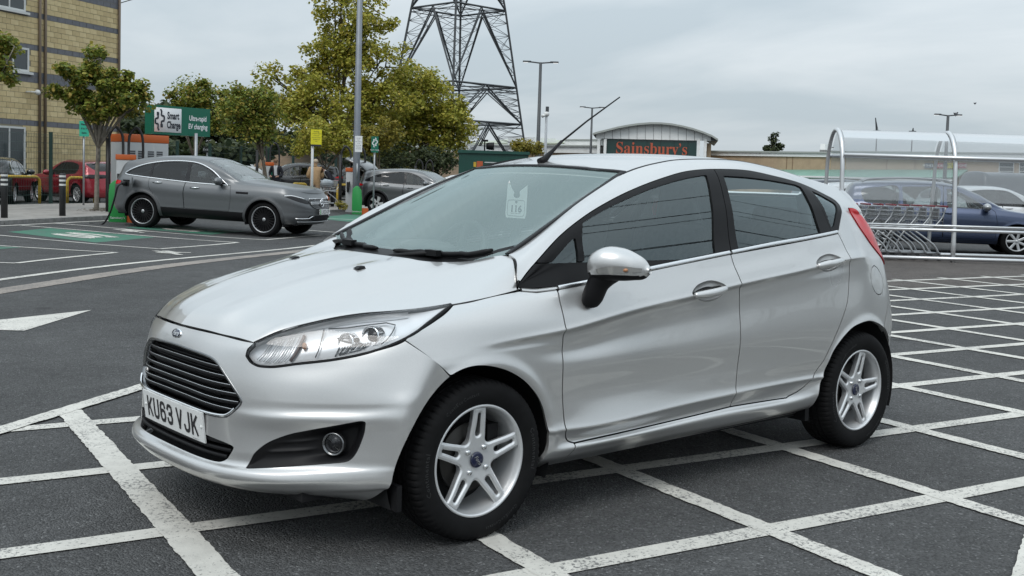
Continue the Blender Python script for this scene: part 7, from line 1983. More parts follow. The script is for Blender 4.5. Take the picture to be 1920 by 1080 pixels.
P_grey = mat('matt_grey_paint', (.135,.142,.148), .36, .55, coat=.35, coatr=.2)
P_grey2 = mat('mid_grey_paint', (.125,.13,.135), .3, .6, coat=1.0)
P_red = mat('red_paint', (.30,.012,.025), .25, .35, coat=1.0)
P_blue = mat('slate_blue_paint', (.045,.065,.125), .3, .5, coat=1.0)
P_blk = mat('black_paint', (.012,.013,.015), .25, .2, coat=1.0)
P_white = mat('white_paint', (.62,.63,.64), .3, 0, coat=1.0)
P_navy = mat('navy_van_paint', (.035,.042,.055), .35, .2, coat=.6)
P_lgrey = mat('light_grey_paint', (.34,.35,.36), .3, .6, coat=1.0)
def place(front_px, rear_px, wb, w_, side):
    """pose from the two visible tyre contacts: returns location of the front axle on the ground, heading and scale hint"""
    f = np.array(at(*front_px)); r = np.array(at(*rear_px)); return f, r
# ---- large grey SUV charging on the left
SUV = dict(w=.935, xf=-.93, xr=3.83, wb=2.873, R=.370, arch=.425, rim=.278, tw=.255, gc=.30, tumble=.44, nose=.62, tail=.55, shoulder=.06, sq=2.5, lip=.02,
    top=[(-.93,.90),(-.82,1.01),(-.5,1.08),(0,1.13),(.45,1.165),(.62,1.195),(.90,1.335),(1.25,1.50),(1.50,1.585),(1.9,1.625),(2.4,1.615),(2.8,1.575),(3.2,1.50),(3.45,1.41),(3.66,1.16),(3.83,.98)],
    belt=[(-.93,.84),(-.6,.98),(0,1.03),(.6,1.035),(1.5,1.04),(2.4,1.075),(3.0,1.12),(3.4,1.12),(3.83,.98)],
    ws=(.56,1.46), rw=(3.44,3.66),
    windows=[[(.98,1.062),(.98,1.062),(1.10,1.16),(1.30,1.295),(1.50,1.395),(1.72,1.452),(1.80,1.462),(1.83,1.462),(1.80,1.085),(1.80,1.085)], [(1.90,1.09),(1.90,1.09),(1.925,1.465),(2.2,1.465),(2.45,1.445),(2.70,1.405),(2.70,1.405),(2.70,1.13),(2.68,1.125)], [(2.76,1.13),(2.76,1.13),(2.76,1.395),(2.95,1.345),(3.15,1.265),(3.27,1.19),(3.26,1.165),(3.05,1.145)]],
    tints={0: M_sg3},
    frame=[(.86,1.042),(.86,1.042),(1.08,1.18),(1.28,1.318),(1.50,1.422),(1.72,1.482),(2.0,1.50),(2.3,1.49),(2.6,1.455),(2.9,1.39),(3.15,1.30),(3.36,1.19),(3.38,1.16),(3.30,1.145),(2.7,1.105),(1.8,1.060)],
    trim=[[(.88,1.045),(1.08,1.185),(1.28,1.322),(1.50,1.425),(1.72,1.484),(2.0,1.502),(2.3,1.492),(2.6,1.457),(2.9,1.392),(3.15,1.302),(3.36,1.185)], [(3.37,1.165),(3.28,1.142),(2.7,1.103),(1.8,1.057),(1.2,1.045),(.88,1.040)]],
    doors=[[(.80,1.04),(.80,1.04),(.77,.80),(.80,.50),(.80,.50),(1.85,.50),(1.85,.50),(1.88,.80),(1.86,1.07),(1.86,1.07)], [(1.87,1.07),(1.87,1.07),(1.89,.80),(1.86,.50),(1.86,.50),(2.45,.50),(2.53,.62),(2.62,.78),(2.72,.92),(2.74,1.12),(2.74,1.12)]],
    cladding=[(.42,.30),(.42,.30),(.42,.49),(.42,.49),(2.42,.49),(2.42,.49),(2.42,.30),(2.42,.30)],
    lights=[('headlight', [(-.52,.87),(-.45,.90),(-.60,.905),(-.85,.87),(-1.05,.80),(-1.06,.74),(-.9,.76),(-.7,.81)], M_gloss), ('tail_light', [(3.36,.98),(3.5,1.01),(3.75,1.0),(4.3,1.0),(4.3,.94),(3.75,.93),(3.5,.93)], M_red)],
    handles=[(1.62,.955), (2.52,1.015)], mirror=(1.0,1.10), hmat=M_satin, archtrim=mat('arch_grey', (.06,.063,.066), .5), style=dict(n=22, w=(.040,.050), slot=None), spoke_mat=mat('spoke_black', (.006,.006,.007), .55, spec=.15), lip_mat=mat('rim_lip', (.40,.41,.42), .35, .7), wsmat=M_ws2)
def orient(f, r):
    """car frame: +x runs front to rear"""
    d = r-f; return math.atan2(d[1], d[0])
def from_contacts(px_f, D_f, px_r, D_r, half):
    """centre-line points under the axles from the photo columns of the two near tyres"""
    c = np.array(CAM_POS)
    def gp(px, D):
        p = atd(px, 430, D); return np.array([p[0], p[1], 0.0])
    f, r = gp(px_f, D_f), gp(px_r, D_r); d = (r-f)/np.linalg.norm(r-f); n = np.array([-d[1], d[0], 0])
    if n@(f-c*[1,1,0]) < 0: n = -n
    f = f+n*half; r = r+n*half; f[2] = gz(f[0], f[1]); r[2] = gz(r[0], r[1]); return f, r
def suv():
    F, Rr = from_contacts(496.5, 24.3, 274.5, 25.0, .83)
    h = orient(F, Rr)
    car, S, body = make_car('grey_suv', 'matt grey SUV with black wheels, plugged in beside the green bay', SUV, tuple(F), h, P_grey)
    # both wheels rest on the ground: tilt along the slope
    dz = gz(*(F[:2]+np.array([math.cos(h), math.sin(h)])*2.873))-gz(*F[:2]); car.rotation_euler = (0, -math.atan2(dz, 2.873), h)
    sc = 1.03; car.scale = (sc, sc, sc)
    A, Z = S.A, S.P[..., 2]; fr = S.P[..., 0] < .2
    # the nose: grille mouth, bars, star, intakes, plate. u is the distance across the face
    def at_nose(y, z, o=0.0):
        d = (np.abs(S.P[..., 1])-abs(y))**2+(Z-z)**2+50*(S.P[..., 0] > -.25)+5*(S.RV > 7.2); i = np.argmin(d); p = S.P.reshape(-1, 3)[i]+S.N.reshape(-1, 3)[i]*o
        return np.array([p[0], y, z+o*S.N.reshape(-1, 3)[i][2]])
    def patch(nm, poly, m_, par, o=.004, n_=10):
        poly = np.array(poly); V = []; F = []; k = len(poly)
        c0 = poly.mean(0)
        for s in np.linspace(1, 0, n_+1): V += [at_nose(*(c0+(q-c0)*s), o) for q in poly]
        for i in range(n_):
            for j in range(k): F.append((i*k+j, i*k+(j+1) % k, (i+1)*k+(j+1) % k, (i+1)*k+j))
        return mesh(nm, V, F, m_, par, True)
    gp = curve([(-.50,.80),(-.47,.835),(0,.855),(.47,.835),(.50,.80),(.44,.70),(.30,.645),(0,.63),(-.30,.645),(-.44,.70)], n=4, closed=True)
    gr = patch('grille', gp, M_gloss, car, .004)
    MB().tube([at_nose(y, z, .010) for y, z in np.vstack([gp, gp[:1]])], .010, 6).build('grille_frame', mat('dark_chrome', (.18,.185,.19), .2, .9), gr, True)
    for z in (.845,.772,.738): MB().tube([at_nose(y, z-(.01 if z > .8 else 0)*abs(y), .012) for y in np.linspace(-.46, .46, 21)], .0125, 6).build('grille_bar', M_satin, gr, True)
    st = at_nose(0, .752, .03); ring = MB().tube([(st[0]-.005, .088*math.cos(t), st[2]+.088*math.sin(t)) for t in np.linspace(0, 2*PI, 33)], .010, 8, caps=False)
    for k in range(3):
        t = PI/2+k*2*PI/3; ring.tube([(st[0]-.012,0,st[2]), (st[0]-.006,.086*math.cos(t),st[2]+.086*math.sin(t))], [.022,.004], 6)
    ring.build('star_badge', M_chrome, gr, True)
    lo = patch('lower_intake', curve([(-.55,.44),(-.50,.50),(-.2,.49),(.2,.49),(.50,.50),(.55,.44),(.45,.385),(-.45,.385)], n=4, closed=True), M_dark, car, .004)
    for sg in (-1, 1):
        MB().tube([at_nose(sg*y, z, .010) for y, z in ((.80,.43),(.66,.43),(.52,.435),(.45,.47),(.38,.49))], .013, 6).build('intake_trim', M_satin, car, True)
    MB().tube([at_nose(y, .365, .012) for y in np.linspace(-.75, .75, 25)], .012, 6).build('splitter', mat('splitter_silver', (.42,.43,.44), .35, .8), car, True)
    pp = at_nose(0, .56, .02); V = []
    plm = MB().box((-.26,-.0555,-.006), (.26,.0555,.006)).build('number_plate', M_white, car); plm['label'] = 'white number plate with a green flash reading LV22 AZP'
    plm.matrix_local = frame_matrix((pp[0]-.045,0,.575), (0,-1,0), (.05,0,1), (-1,0,.05))
    plate_glyphs('LV22 AZP', plm, M_ink, lambda u, z, k: (u*.92+.022, z, .0075+.0003*k))
    MB().box((-.26,-.0555,.0062), (-.215,.0555,.0072)).build('green_flash', M_plinth, plm)
    sub = S.RV < 7.6
    for sg in (-1, 1):
        q = []
        for a_, z_ in ((-.47,.895),(-.62,.898),(-.80,.872),(-.95,.835)):
            i = np.argmin((A-a_)**2+(Z-z_)**2+100*(~sub)); p = S.P.reshape(-1, 3)[i]+S.N.reshape(-1, 3)[i]*.008; q.append((p[0], sg*-p[1], p[2]))
        MB().tube(curve(q, n=5), .012, 6).build('running_light', mat('running_light', (.72,.74,.76), .2), car, True)
    # wing vent, open flap and charging lead
    i = np.argmin((A-.52)**2+(Z-.90)**2+100*(S.RV > 7.5)); p = S.P.reshape(-1, 3)[i]
    for sg in (-1, 1): MB().box((.36,sg*(-p[1])-.004,.88), (.64,sg*(-p[1])+.006,.925)).build('wing_badge', M_gloss, car)
    # near side in the picture is the car's right: +y
    i = np.argmin((A-3.18)**2+(Z-.98)**2+100*(S.RV > 7.5)); p = S.P.reshape(-1, 3)[i]; y = -p[1]
    o = MB().box((-.004,-.01,-.11), (.19,.01,.11)).build('charge_flap', P_grey, car); o.location = (3.10,y+.03,1.0); o.rotation_euler = (0,.1,-.9); bevel(o, .006, 2); o.rotation_euler = (0,.1,2.2)
    MB().cbox((3.26,y+.0,.96), (.14,.03,.14)).build('charge_port', M_dark, car)
    MB().tube([(3.26,y+.02,.95), (3.27,y+.14,.96)], .045, 10).build('charge_plug', M_cable, car, True)
    cab_ = curve([(3.27,y+.13,.96), (3.33,y+.20,.88), (3.42,y+.18,.60), (3.55,y+.14,.28), (3.75,y+.10,.03), (4.1,y+.05,.02)], n=7)
    o = MB().tube([tuple(q) for q in cab_], .020, 8).build('charging_lead', M_cable, None, True); o.matrix_world = car.matrix_world
    o.location = car.location; o.rotation_euler = car.rotation_euler; o.scale = car.scale
    tag(o, 'black charging lead hanging from the tail of the grey SUV', 'cable')
    return car
suv()
# ---- second grey SUV with its boot open
SUV2 = dict(SUV); SUV2.update(w=.95, rim=.27, R=.375, arch=.435, style=dict(n=5, w=(.10,.30), swirl=.35), spoke_mat=M_alloy, lip_mat=mat('rim_dark', (.05,.05,.055), .4, .6), hmat=P_grey2, trim=None, rw=None, noboot=None,
    top=[(-.93,.86),(-.80,.985),(-.5,1.06),(0,1.12),(.45,1.165),(.62,1.20),(.90,1.36),(1.25,1.54),(1.50,1.605),(1.9,1.635),(2.4,1.63),(2.9,1.60),(3.25,1.545),(3.5,1.46),(3.68,1.20),(3.83,1.0)],
    lights=[('headlight', SUV['lights'][0][1], M_headd), ('tail_light', [(3.40,1.01),(3.5,1.05),(3.65,1.07),(4.0,1.06),(4.3,1.06),(4.3,1.0),(4.0,.99),(3.65,.99),(3.5,.98)], M_red)], archtrim=M_black)
def suv2():
    Fv, Rr = from_contacts(860, 38.6, 706, 39.4, .84); h = orient(Fv, Rr); d = (Fv-Rr)/np.linalg.norm(Fv-Rr); Fv = Rr+d*2.873; Fv[2] = gz(Fv[0], Fv[1])
    car, S, body = make_car('grey_suv', 'darker grey SUV with silver wheels and its boot lid raised', SUV2, tuple(Fv), h, P_grey2)
    # raised boot lid: curved shell hinged at the roof end
    V = []; F = []
    prof = [(3.42,1.50,.60),(3.46,1.60,.62),(3.55,1.70,.66),(3.72,1.80,.70),(3.90,1.86,.72),(4.05,1.92,.72),(4.16,1.96,.68),(4.20,1.93,.66)]
    for x, z, w2 in prof:
        for y in np.linspace(-1, 1, 13): V.append((x, y*w2, z-.10*abs(y)**3))
    n = 13
    for i in range(len(prof)-1):
        for j in range(n-1): F.append((i*n+j, i*n+j+1, (i+1)*n+j+1, (i+1)*n+j))
    o = mesh('boot_lid', V, F, P_grey2, car, True); sm = o.modifiers.new('thick', 'SOLIDIFY'); sm.thickness = .06
    MB().ball((3.60,.0,1.60), (.14,.70,.13), 16, 10).build('boot_spoiler', P_grey2, o, True)
    for sg in (-1, 1): MB().tube([(3.50,sg*.62,1.18), (3.80,sg*.66,1.80)], .02, 6).build('gas_strut', M_black, o, True)
    MB().box((2.9,-.70,.70), (3.66,.70,.78)).build('boot_floor', M_dark, car)
    return car
suv2()
# ---- red hatchback behind the fence
HAT = dict(w=.87, xf=-.80, xr=3.25, wb=2.54, R=.315, arch=.365, rim=.225, tw=.205, gc=.24, tumble=.42, nose=.5, tail=.42, shoulder=.06,
    top=[(-.80,.72),(-.68,.84),(-.4,.92),(0,.975),(.30,1.0),(.55,1.10),(.85,1.27),(1.1,1.37),(1.4,1.425),(1.8,1.43),(2.3,1.40),(2.75,1.33),(2.95,1.22),(3.12,1.0),(3.25,.90)],
    belt=[(-.80,.68),(-.5,.82),(0,.89),(.5,.90),(1.4,.93),(2.3,.98),(2.8,1.0),(3.25,.90)], ws=(.36,1.08), rw=(2.78,3.05),
    windows=[[(.72,.925),(.72,.925),(.90,1.06),(1.10,1.20),(1.30,1.285),(1.45,1.30),(1.45,1.30),(1.42,.94),(1.42,.94)], [(1.52,.945),(1.52,.945),(1.55,1.302),(1.9,1.305),(2.2,1.275),(2.42,1.22),(2.48,1.15),(2.40,1.02),(2.32,.985)]],
    frame=[(.62,.905),(.62,.905),(.86,1.07),(1.06,1.215),(1.28,1.31),(1.6,1.33),(1.95,1.325),(2.3,1.285),(2.50,1.22),(2.54,1.14),(2.44,1.0),(2.36,.965),(1.5,.92)],
    doors=[[(.58,.90),(.58,.90),(.55,.65),(.58,.34),(.58,.34),(1.46,.34),(1.46,.34),(1.48,.65),(1.47,.93),(1.47,.93)], [(1.48,.93),(1.48,.93),(1.49,.65),(1.47,.34),(1.47,.34),(2.10,.34),(2.18,.55),(2.32,.72),(2.40,.97),(2.40,.97)]],
    lights=[('headlight', [(-.45,.72),(-.40,.78),(-.6,.77),(-.9,.70),(-.95,.62),(-.7,.66)], M_headd), ('tail_light', [(2.86,.86),(2.9,.93),(3.1,.95),(3.7,.95),(3.7,.85),(3.1,.83)], M_gloss)],
    handles=[(1.32,.86), (2.22,.90)], mirror=(.75,.96), hmat=P_red, style=dict(n=9, w=(.06,.085)), spin=.1)
def redcar():
    Fv, Rr = from_contacts(75, 37.1, 147, 35.4, .77); d = (Fv-Rr)/np.linalg.norm(Fv-Rr); Fv = Rr+d*2.54*1.0
    car, S, body = make_car('red_hatchback', 'red hatchback parked behind the mesh fence', HAT, tuple(np.array([Fv[0], Fv[1], 0.0])), orient(Fv, Rr), P_red)
    car.location.z = gz(Rr[0], Rr[1])
    return car
redcar()
HB = dict(HAT); HB.update(rw=(2.78,3.05), hmat=P_blk)
def simplecar(name, label, spec, px, D, yaw_deg, paint, dz=0.0, axis='mid', group=None, scale=1.0):
    """far car: photo column of its middle, depth, heading of its nose"""
    b = base_at(px, D); t = math.radians(yaw_deg); d = np.array([math.cos(t), math.sin(t), 0]); Fv = b+d*spec['wb']/2*scale
    car, S, body = make_car(name, label, spec, (Fv[0], Fv[1], gz(b[0], b[1])+dz), t+PI, paint, group, far=True)
    car.scale = (scale,)*3
    return car
HBk = dict(HB); HBk.update(hmat=P_blk)
simplecar('black_hatchback', 'black car cut off by the left edge', HBk, -10, 34.5, 62, P_blk)
simplecar('silver_hatchback', 'pale silver car behind the trunk of the small maple', dict(HB, hmat=P_lgrey), 203, 43, 150, P_lgrey)
simplecar('white_hatchback', 'white car roof behind the charging sign posts', dict(HB, hmat=P_white), 418, 47, 150, P_white)
simplecar('white_van', 'white van roof behind the sign and chargers', dict(HB, hmat=P_white), 345, 52, 150, P_white, scale=1.15)
simplecar('black_suv', 'black SUV behind the person in tan', dict(SUV2, hmat=P_blk, archtrim=None), 545, 50, 150, P_blk)
simplecar('black_suv', 'black SUV behind the yellow hoop next to the plinth', dict(SUV2, hmat=P_blk, archtrim=None), 655, 52, 150, P_blk)
simplecar('white_hatchback', 'white car bonnet glimpsed above the far windscreen edge', dict(HB, hmat=P_white), 850, 70, 140, P_white)
# ---- blue estate by the shelter
EST = dict(w=.86, xf=-.86, xr=3.56, wb=2.71, R=.318, arch=.372, rim=.212, tw=.205, gc=.24, tumble=.38, nose=.5, tail=.40, shoulder=.05,
    top=[(-.86,.70),(-.74,.80),(-.4,.90),(0,.96),(.20,1.0),(.45,1.13),(.80,1.33),(1.1,1.46),(1.4,1.53),(1.9,1.555),(2.5,1.54),(3.0,1.50),(3.25,1.43),(3.42,1.12),(3.56,.92)],
    belt=[(-.86,.66),(-.5,.80),(0,.885),(.5,.93),(1.4,.955),(2.3,.98),(3.1,1.01),(3.56,.90)], ws=(.24,1.06), rw=(3.22,3.42),
    windows=[[(.52,.975),(.52,.975),(.70,1.08),(.90,1.20),(1.10,1.315),(1.28,1.385),(1.38,1.395),(1.38,1.395),(1.36,.985),(1.36,.985)], [(1.50,.99),(1.50,.99),(1.52,1.40),(1.9,1.42),(2.25,1.41),(2.25,1.41),(2.22,1.01),(2.22,1.01)], [(2.32,1.015),(2.32,1.015),(2.34,1.405),(2.7,1.385),(2.98,1.345),(3.06,1.29),(3.03,1.14),(2.98,1.06),(2.85,1.035)]],
    tints={0: M_sg3, 1: M_sg3, 2: M_sg3}, glass=M_sg3,
    doors=[[(.44,.93),(.44,.93),(.40,.65),(.43,.34),(.43,.34),(1.42,.34),(1.42,.34),(1.44,.65),(1.43,1.45),(1.43,1.45),(1.2,1.40),(.9,1.24),(.6,1.05)], [(1.44,1.46),(1.44,1.46),(1.455,.65),(1.43,.34),(1.43,.34),(2.20,.34),(2.26,.55),(2.30,.75),(2.28,1.44),(2.28,1.44),(1.8,1.465)]],
    lights=[('headlight', [(-.35,.74),(-.22,.83),(-.45,.82),(-.8,.73),(-1.0,.64),(-.9,.60),(-.6,.65)], M_head), ('tail_light', [(3.22,.95),(3.25,1.1),(3.36,1.12),(3.5,1.0),(3.6,.80),(3.4,.78)], M_red)],
    cladding=None, handles=[(1.30,.87), (2.10,.89)], mirror=(.60,1.0), hmat=P_blue, mmat=P_lgrey, style=dict(n=7, w=(.11,.13)), spin=.2)
def estate():
    Fv, Rr = from_contacts(1907, 22.6, 1662, 23.2, .76); h = orient(Fv, Rr); d = (Rr-Fv)/np.linalg.norm(Rr-Fv); L = np.linalg.norm(Rr-Fv)
    car, S, body = make_car('blue_estate', 'slate blue estate parked behind the trolley shelter', EST, tuple(Fv), h, P_blue)
    car.scale = (1.0,1.0,.955)
    for sg in (-1, 1):
        r_ = MB().tube(curve([(1.25,sg*.60,1.50),(1.40,sg*.60,1.575),(2.2,sg*.60,1.60),(2.9,sg*.58,1.56),(3.05,sg*.58,1.49)], n=6), .022, 8).build('roof_rail', mat('rail_grey', (.30,.31,.32), .4, .6), car, True)
        MB().tube(curve([(.55,sg*.868,.585),(1.0,sg*.874,.60),(1.40,sg*.874,.61)], n=4), .022, 6).build('door_strip', P_blue, car, True)
        MB().tube(curve([(1.46,sg*.874,.61),(2.05,sg*.872,.62)], n=4), .022, 6).build('door_strip', P_blue, car, True)
    return car
estate()
simplecar('white_hatchback', 'white car peeping out past the tail of the blue estate', dict(HB, hmat=P_white), 1640, 28.5, 330, P_white)
simplecar('white_hatchback', 'white car nose beyond the bonnet of the blue estate', dict(HB, hmat=P_white), 1862, 29.5, 330, P_white)
simplecar('black_estate', 'dark estate roof above the nested trolleys', dict(EST, hmat=P_blk), 1600, 40, 330, P_navy)
VAN = dict(EST); VAN.update(w=.97, top=[(-.86,.85),(-.74,.98),(-.4,1.10),(0,1.18),(.20,1.24),(.45,1.42),(.80,1.68),(1.1,1.82),(1.4,1.88),(1.9,1.90),(2.5,1.90),(3.0,1.88),(3.25,1.86),(3.45,1.30),(3.56,1.0)], windows=[EST['windows'][0]], doors=[EST['doors'][0]], rw=None, tints={0: M_sg2}, hmat=P_navy)
simplecar('dark_van', 'dark van behind the blue estate at the right edge', VAN, 1925, 36, 330, P_navy)
# ================================================================= people
M_skin = mat('skin', (.42,.24,.17), .55); M_hair = mat('hair_dark', (.015,.012,.010), .6); M_tan = mat('tan_cloth', (.36,.235,.125), .85, noise=(14,.15)); M_tan2 = mat('tan_trousers', (.30,.20,.12), .85)
M_navy = mat('navy_cloth', (.012,.013,.020), .85); M_shirt = mat('pale_shirt', (.55,.56,.58), .8); M_shoe = mat('shoe', (.02,.018,.016), .6); M_cap = mat('cap_cream', (.42,.34,.25), .85); M_hairb = mat('hair_fair', (.16,.09,.05), .7)
def person(loc, rz, label, joints, edges, radii, zones, hair=None, cap=None, extra=None):
    """one continuous skinned figure; zones(point) -> material slot"""
    me = bpy.data.meshes.new('person'); names = list(joints); me.from_pydata([joints[k] for k in names], [(names.index(a), names.index(b)) for a, b in edges], [])
    o = bpy.data.objects.new('person', me); COL.objects.link(o)
    o.modifiers.new('skin', 'SKIN'); sv = me.skin_vertices[0].data
    for i, k in enumerate(names):
        r = radii[k]; sv[i].radius = r if hasattr(r, '__len__') else (r, r); sv[i].use_root = (k == 'pelvis')
    ss = o.modifiers.new('sub', 'SUBSURF'); ss.levels = 2; ss.render_levels = 2
    dg = bpy.context.evaluated_depsgraph_get(); dg.update(); m2 = bpy.data.meshes.new_from_object(o.evaluated_get(dg)); bpy.data.objects.remove(o); bpy.data.meshes.remove(me)
    mats = zones['mats']; m2.materials.clear()
    for m_ in mats: m2.materials.append(m_)
    for p in m2.polygons: p.material_index = zones['fn'](p.center); p.use_smooth = True
    o = bpy.data.objects.new('person', m2); COL.objects.link(o); o.location = loc; o.rotation_euler = (0,0,rz); tag(o, label, 'person')
    h = joints['head']
    if hair: MB().ball((h[0]-.012,h[1],h[2]+.035), (.105,.092,.105), 16, 10).build('hair', hair, o, True)
    if cap:
        MB().ball((h[0]-.01,h[1],h[2]+.055), (.108,.098,.085), 16, 10).build('cap', cap, o, True)
    MB().ball((h[0]+.098,h[1],h[2]-.01), (.016,.013,.02), 8, 6).build('nose', M_skin, o, True)
    for s in (-1, 1):
        MB().ball((h[0]+.084,h[1]+s*.032,h[2]+.018), (.008,.012,.008), 8, 6).build('eye', M_hair, o, True); MB().ball((h[0]-.005,h[1]+s*.082,h[2]), (.018,.01,.028), 8, 6).build('ear', M_skin, o, True)
    return o
def standing(bend=0.0, arms='down', s=1.0):
    """joint table of a figure facing +x; bend leans the trunk forward"""
    c, sn = math.cos(bend), math.sin(bend)
    def up(x, y, z): zz = z-.95; return ((x*c+zz*sn)*s, y*s, (.95+zz*c-x*sn)*s)
    J = {'pelvis': (0,0,.95*s), 'waist': up(0,0,1.08), 'chest': up(0,0,1.32), 'neck': up(0,0,1.47), 'jaw': up(.02,0,1.54), 'head': up(.025,0,1.63), 'crown': up(.02,0,1.71)}
    E = [('pelvis','waist'),('waist','chest'),('chest','neck'),('neck','jaw'),('jaw','head'),('head','crown')]
    R = {'pelvis': (.15*s,.13*s), 'waist': (.145*s,.12*s), 'chest': (.175*s,.13*s), 'neck': .058*s, 'jaw': .065*s, 'head': .088*s, 'crown': .06*s}
    for k, q in (('l',1), ('r',-1)):
        J['hip'+k] = (0,q*.09*s,.88*s); J['knee'+k] = (.02*s,q*.10*s,.49*s); J['ankle'+k] = (-.01*s,q*.10*s,.09*s); J['toe'+k] = (.14*s,q*.115*s,.035*s)
        J['sho'+k] = up(0,q*.185,1.40)
        if arms == 'down': J['elb'+k] = up(-.04,q*.26,1.13); J['wri'+k] = up(.10,q*.24,.93); J['han'+k] = up(.15,q*.22,.86)
        elif arms == 'front': J['elb'+k] = up(.02,q*.27,1.13); J['wri'+k] = up(.24,q*.17,1.10); J['han'+k] = up(.31,q*.14,1.10)
        else: J['elb'+k] = up(.12,q*.24,1.14); J['wri'+k] = up(.20,q*.18,.92); J['han'+k] = up(.24,q*.16,.84)
        E += [('pelvis','hip'+k),('hip'+k,'knee'+k),('knee'+k,'ankle'+k),('ankle'+k,'toe'+k),('chest','sho'+k),('sho'+k,'elb'+k),('elb'+k,'wri'+k),('wri'+k,'han'+k)]
        R.update({'hip'+k: .095*s, 'knee'+k: .065*s, 'ankle'+k: .048*s, 'toe'+k: .04*s, 'sho'+k: .075*s, 'elb'+k: .056*s, 'wri'+k: .038*s, 'han'+k: .036*s})
    return J, E, R
def fingers(o, J, s=1.0):
    for k, q in (('l',1), ('r',-1)):
        w_ = np.array(J['wri'+k]); h = np.array(J['han'+k]); d = h-w_; d /= np.linalg.norm(d)
        for i, L in enumerate((.055,.065,.06,.048)):
            b = h+np.array([0,(i-1.5)*.018,0])+d*.02; mb = MB().tube([tuple(b), tuple(b+d*L*.55+[0,0,-.006]), tuple(b+d*L+[0,0,-.022])], [.0085,.008,.006], 6); mb.build('finger', M_skin, o, True)
        b = h+np.array([.0,-q*.030,.005]); MB().tube([tuple(b-d*.01), tuple(b+d*.03+[0,-q*.018,0]), tuple(b+d*.05+[0,-q*.018,-.01])], [.010,.009,.007], 6).build('thumb', M_skin, o, True)
def yaw_to(px, add=0):
    d = ray(px, 300); return math.atan2(d[1], d[0])+add
# the person in tan, back to the viewer
J, E, R = standing(.08, 'front'); R['chest'] = (.215,.16); R['waist'] = (.20,.16); R['pelvis'] = (.19,.155)
for k in 'lr': R['sho'+k] = .10; R['elb'+k] = .078; R['wri'+k] = .05; R['knee'+k] = .085; R['hip'+k] = .11; R['ankle'+k] = .06
def z_tan(c):
    if c.z > 1.60: return 0
    if c.z > 1.50: return 1
    if c.z > .82: return 1 if not (c.x > .30) else 0
    return 2 if c.z > .08 else 3
p = on_pave(590,392); o = person(tuple(p), yaw_to(590), 'person in a tan coat and trousers with back turned', J, E, R, dict(mats=[M_skin, M_tan, M_tan2, M_shoe], fn=z_tan), cap=M_cap); fingers(o, J)
# the person in navy, leaning over the trolley
J, E, R = standing(.75, 'reach')
def z_navy(c):
    h = Vector(J['head']); 
    if (c-h).length < .135: return 0
    if abs(c.y) < .06 and c.x > .28 and c.z > 1.10: return 2
    if any((c-Vector(J['han'+k])).length < .07 for k in 'lr'): return 0
    return 1 if c.z > .08 else 3
p = on_pave(623,390)+np.array([.25,.35,0]); o = person(tuple(p), yaw_to(618)+PI/2+.35, 'dark haired person in navy bending over a trolley', J, E, R, dict(mats=[M_skin, M_navy, M_shirt, M_shoe], fn=z_navy), hair=M_hair); fingers(o, J)
# the person by the charger in a dark jacket over a pale shirt
J, E, R = standing(.18, 'front')
def z_suit(c):
    if c.z > 1.50: return 0
    if c.z > 1.05 and c.x > .10 and abs(c.y) < .055+.10*(c.z-1.2): return 2
    if any((c-Vector(J['han'+k])).length < .06 for k in 'lr'): return 0
    return 1 if c.z > .08 else 3
p = base_at(519,44.5); o = person(tuple(p), yaw_to(519)+PI-.3, 'person in a dark jacket and pale shirt beyond the bonnet of the grey SUV', J, E, R, dict(mats=[M_skin, M_navy, M_shirt, M_shoe], fn=z_suit), hair=M_hairb); fingers(o, J)
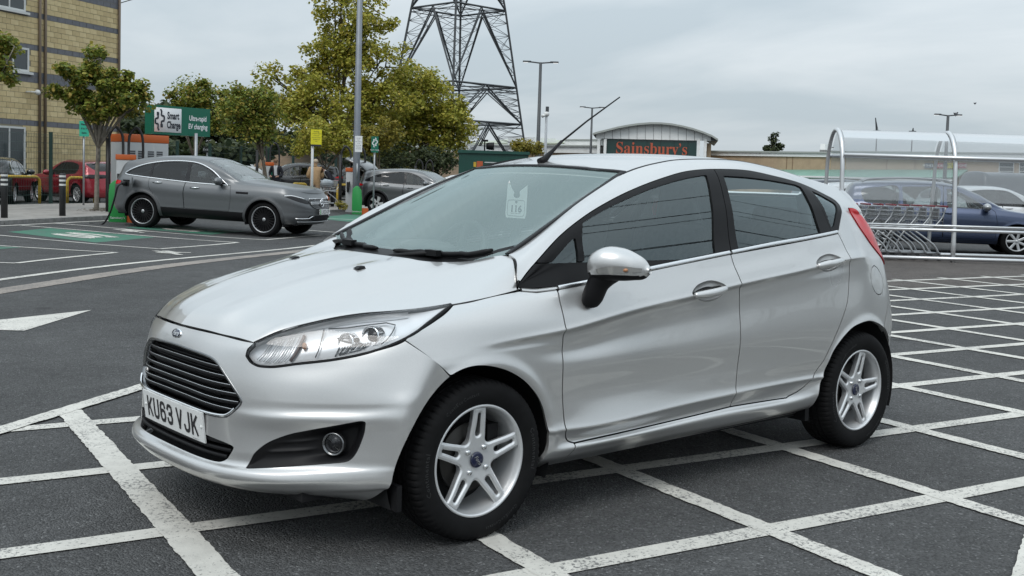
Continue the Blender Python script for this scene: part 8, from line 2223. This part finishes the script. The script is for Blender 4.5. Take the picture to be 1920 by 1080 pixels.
# trolley with shopping between them
p = on_pave(610,391); t_ = trolley(tuple(p), yaw_to(610)+PI/2+.5, 'loaded shopping trolley next to the far bollard')
M_bag = mat('bag_orange', (.60,.13,.02), .6); M_bag2 = mat('bag_clear', (.30,.34,.37), .3)
a_ = yaw_to(610)+PI/2+.5; ca, sa = math.cos(a_), math.sin(a_)
def tl(x, y, z): return (p[0]+ca*x-sa*y, p[1]+sa*x+ca*y, p[2]+z)
def bag(x, y, z, r, m_, label):
    mb = MB().ball((0,0,0), r, 14, 8); V = np.array(mb.v); V += RNG.normal(size=V.shape)*.012; o = mesh('shopping_bag', V, mb.f, m_, None, True); o.location = tl(x, y, z); o.rotation_euler = (0,0,a_); tag(o, label, 'bag')
bag(.10,0,.30,(.26,.17,.14), M_bag, 'orange shopping bag on the lower rack of the loaded trolley'); bag(-.05,0,.86,(.28,.18,.17), M_bag2, 'grey see-through bag in the basket of the loaded trolley')
# ================================================================= hang tag inside the windscreen
def hang_tag():
    z1, z0 = 1.335, 1.185; hw = .056
    out = [(-hw,.018),(-hw*.9,.0),(hw*.9,0),(hw,.018),(hw,.120),(hw*.97,.150),(.016,.122),(.014,.114),(.018,.104),(.014,.094),(0,.089),(-.014,.094),(-.018,.104),(-.014,.114),(-.03,.135),(-hw*.8,.168),(-hw*.93,.150)]
    c = np.array([.765,-.105,1.143])
    M = frame_matrix(c, (.28,-.96,0), (.05,.0,1), (-.96,-.28,.05))
    root = empty('hang_tag', tuple(c)); tag(root, 'white 116 hang tag behind the windscreen of the silver hatchback', 'tag')
    M0 = M.copy(); M0.translation = (0,0,0)
    o = MB().prism(out, 0, .0012).build('card', mat('card_white', (.80,.83,.82), .6), root); o.matrix_local = M0
    ln = [(-.045,.010),(.045,.010),(.045,.078),(-.045,.078)]; P = curve(ln, n=1, closed=True)
    q = MB().tube(curve([(x, y, .002) for x, y in [(-.045,.018),(-.037,.010),(.037,.010),(.045,.018),(.045,.072),(.037,.080),(-.037,.080),(-.045,.072)]], n=3, closed=True).tolist()+[(-.045,.018,.002)], .0011, 4).build('printed_border', M_sink, root); q.matrix_local = M0
    put_text('lettering', '116', M0 @ Matrix.Translation((0,.040,.002)), .042, M_sink, root, offset=.0016)
    q = MB().prism([(-.006,.077),(.006,.077),(.006,.071),(0,.064),(-.006,.071)], .0014, .002).build('printed_shield', M_sink, root); q.matrix_local = M0
    put_text('lettering', 'vehicle inspection', M0 @ Matrix.Translation((0,.021,.002)), .008, M_sink, root)
    return root
hang_tag()
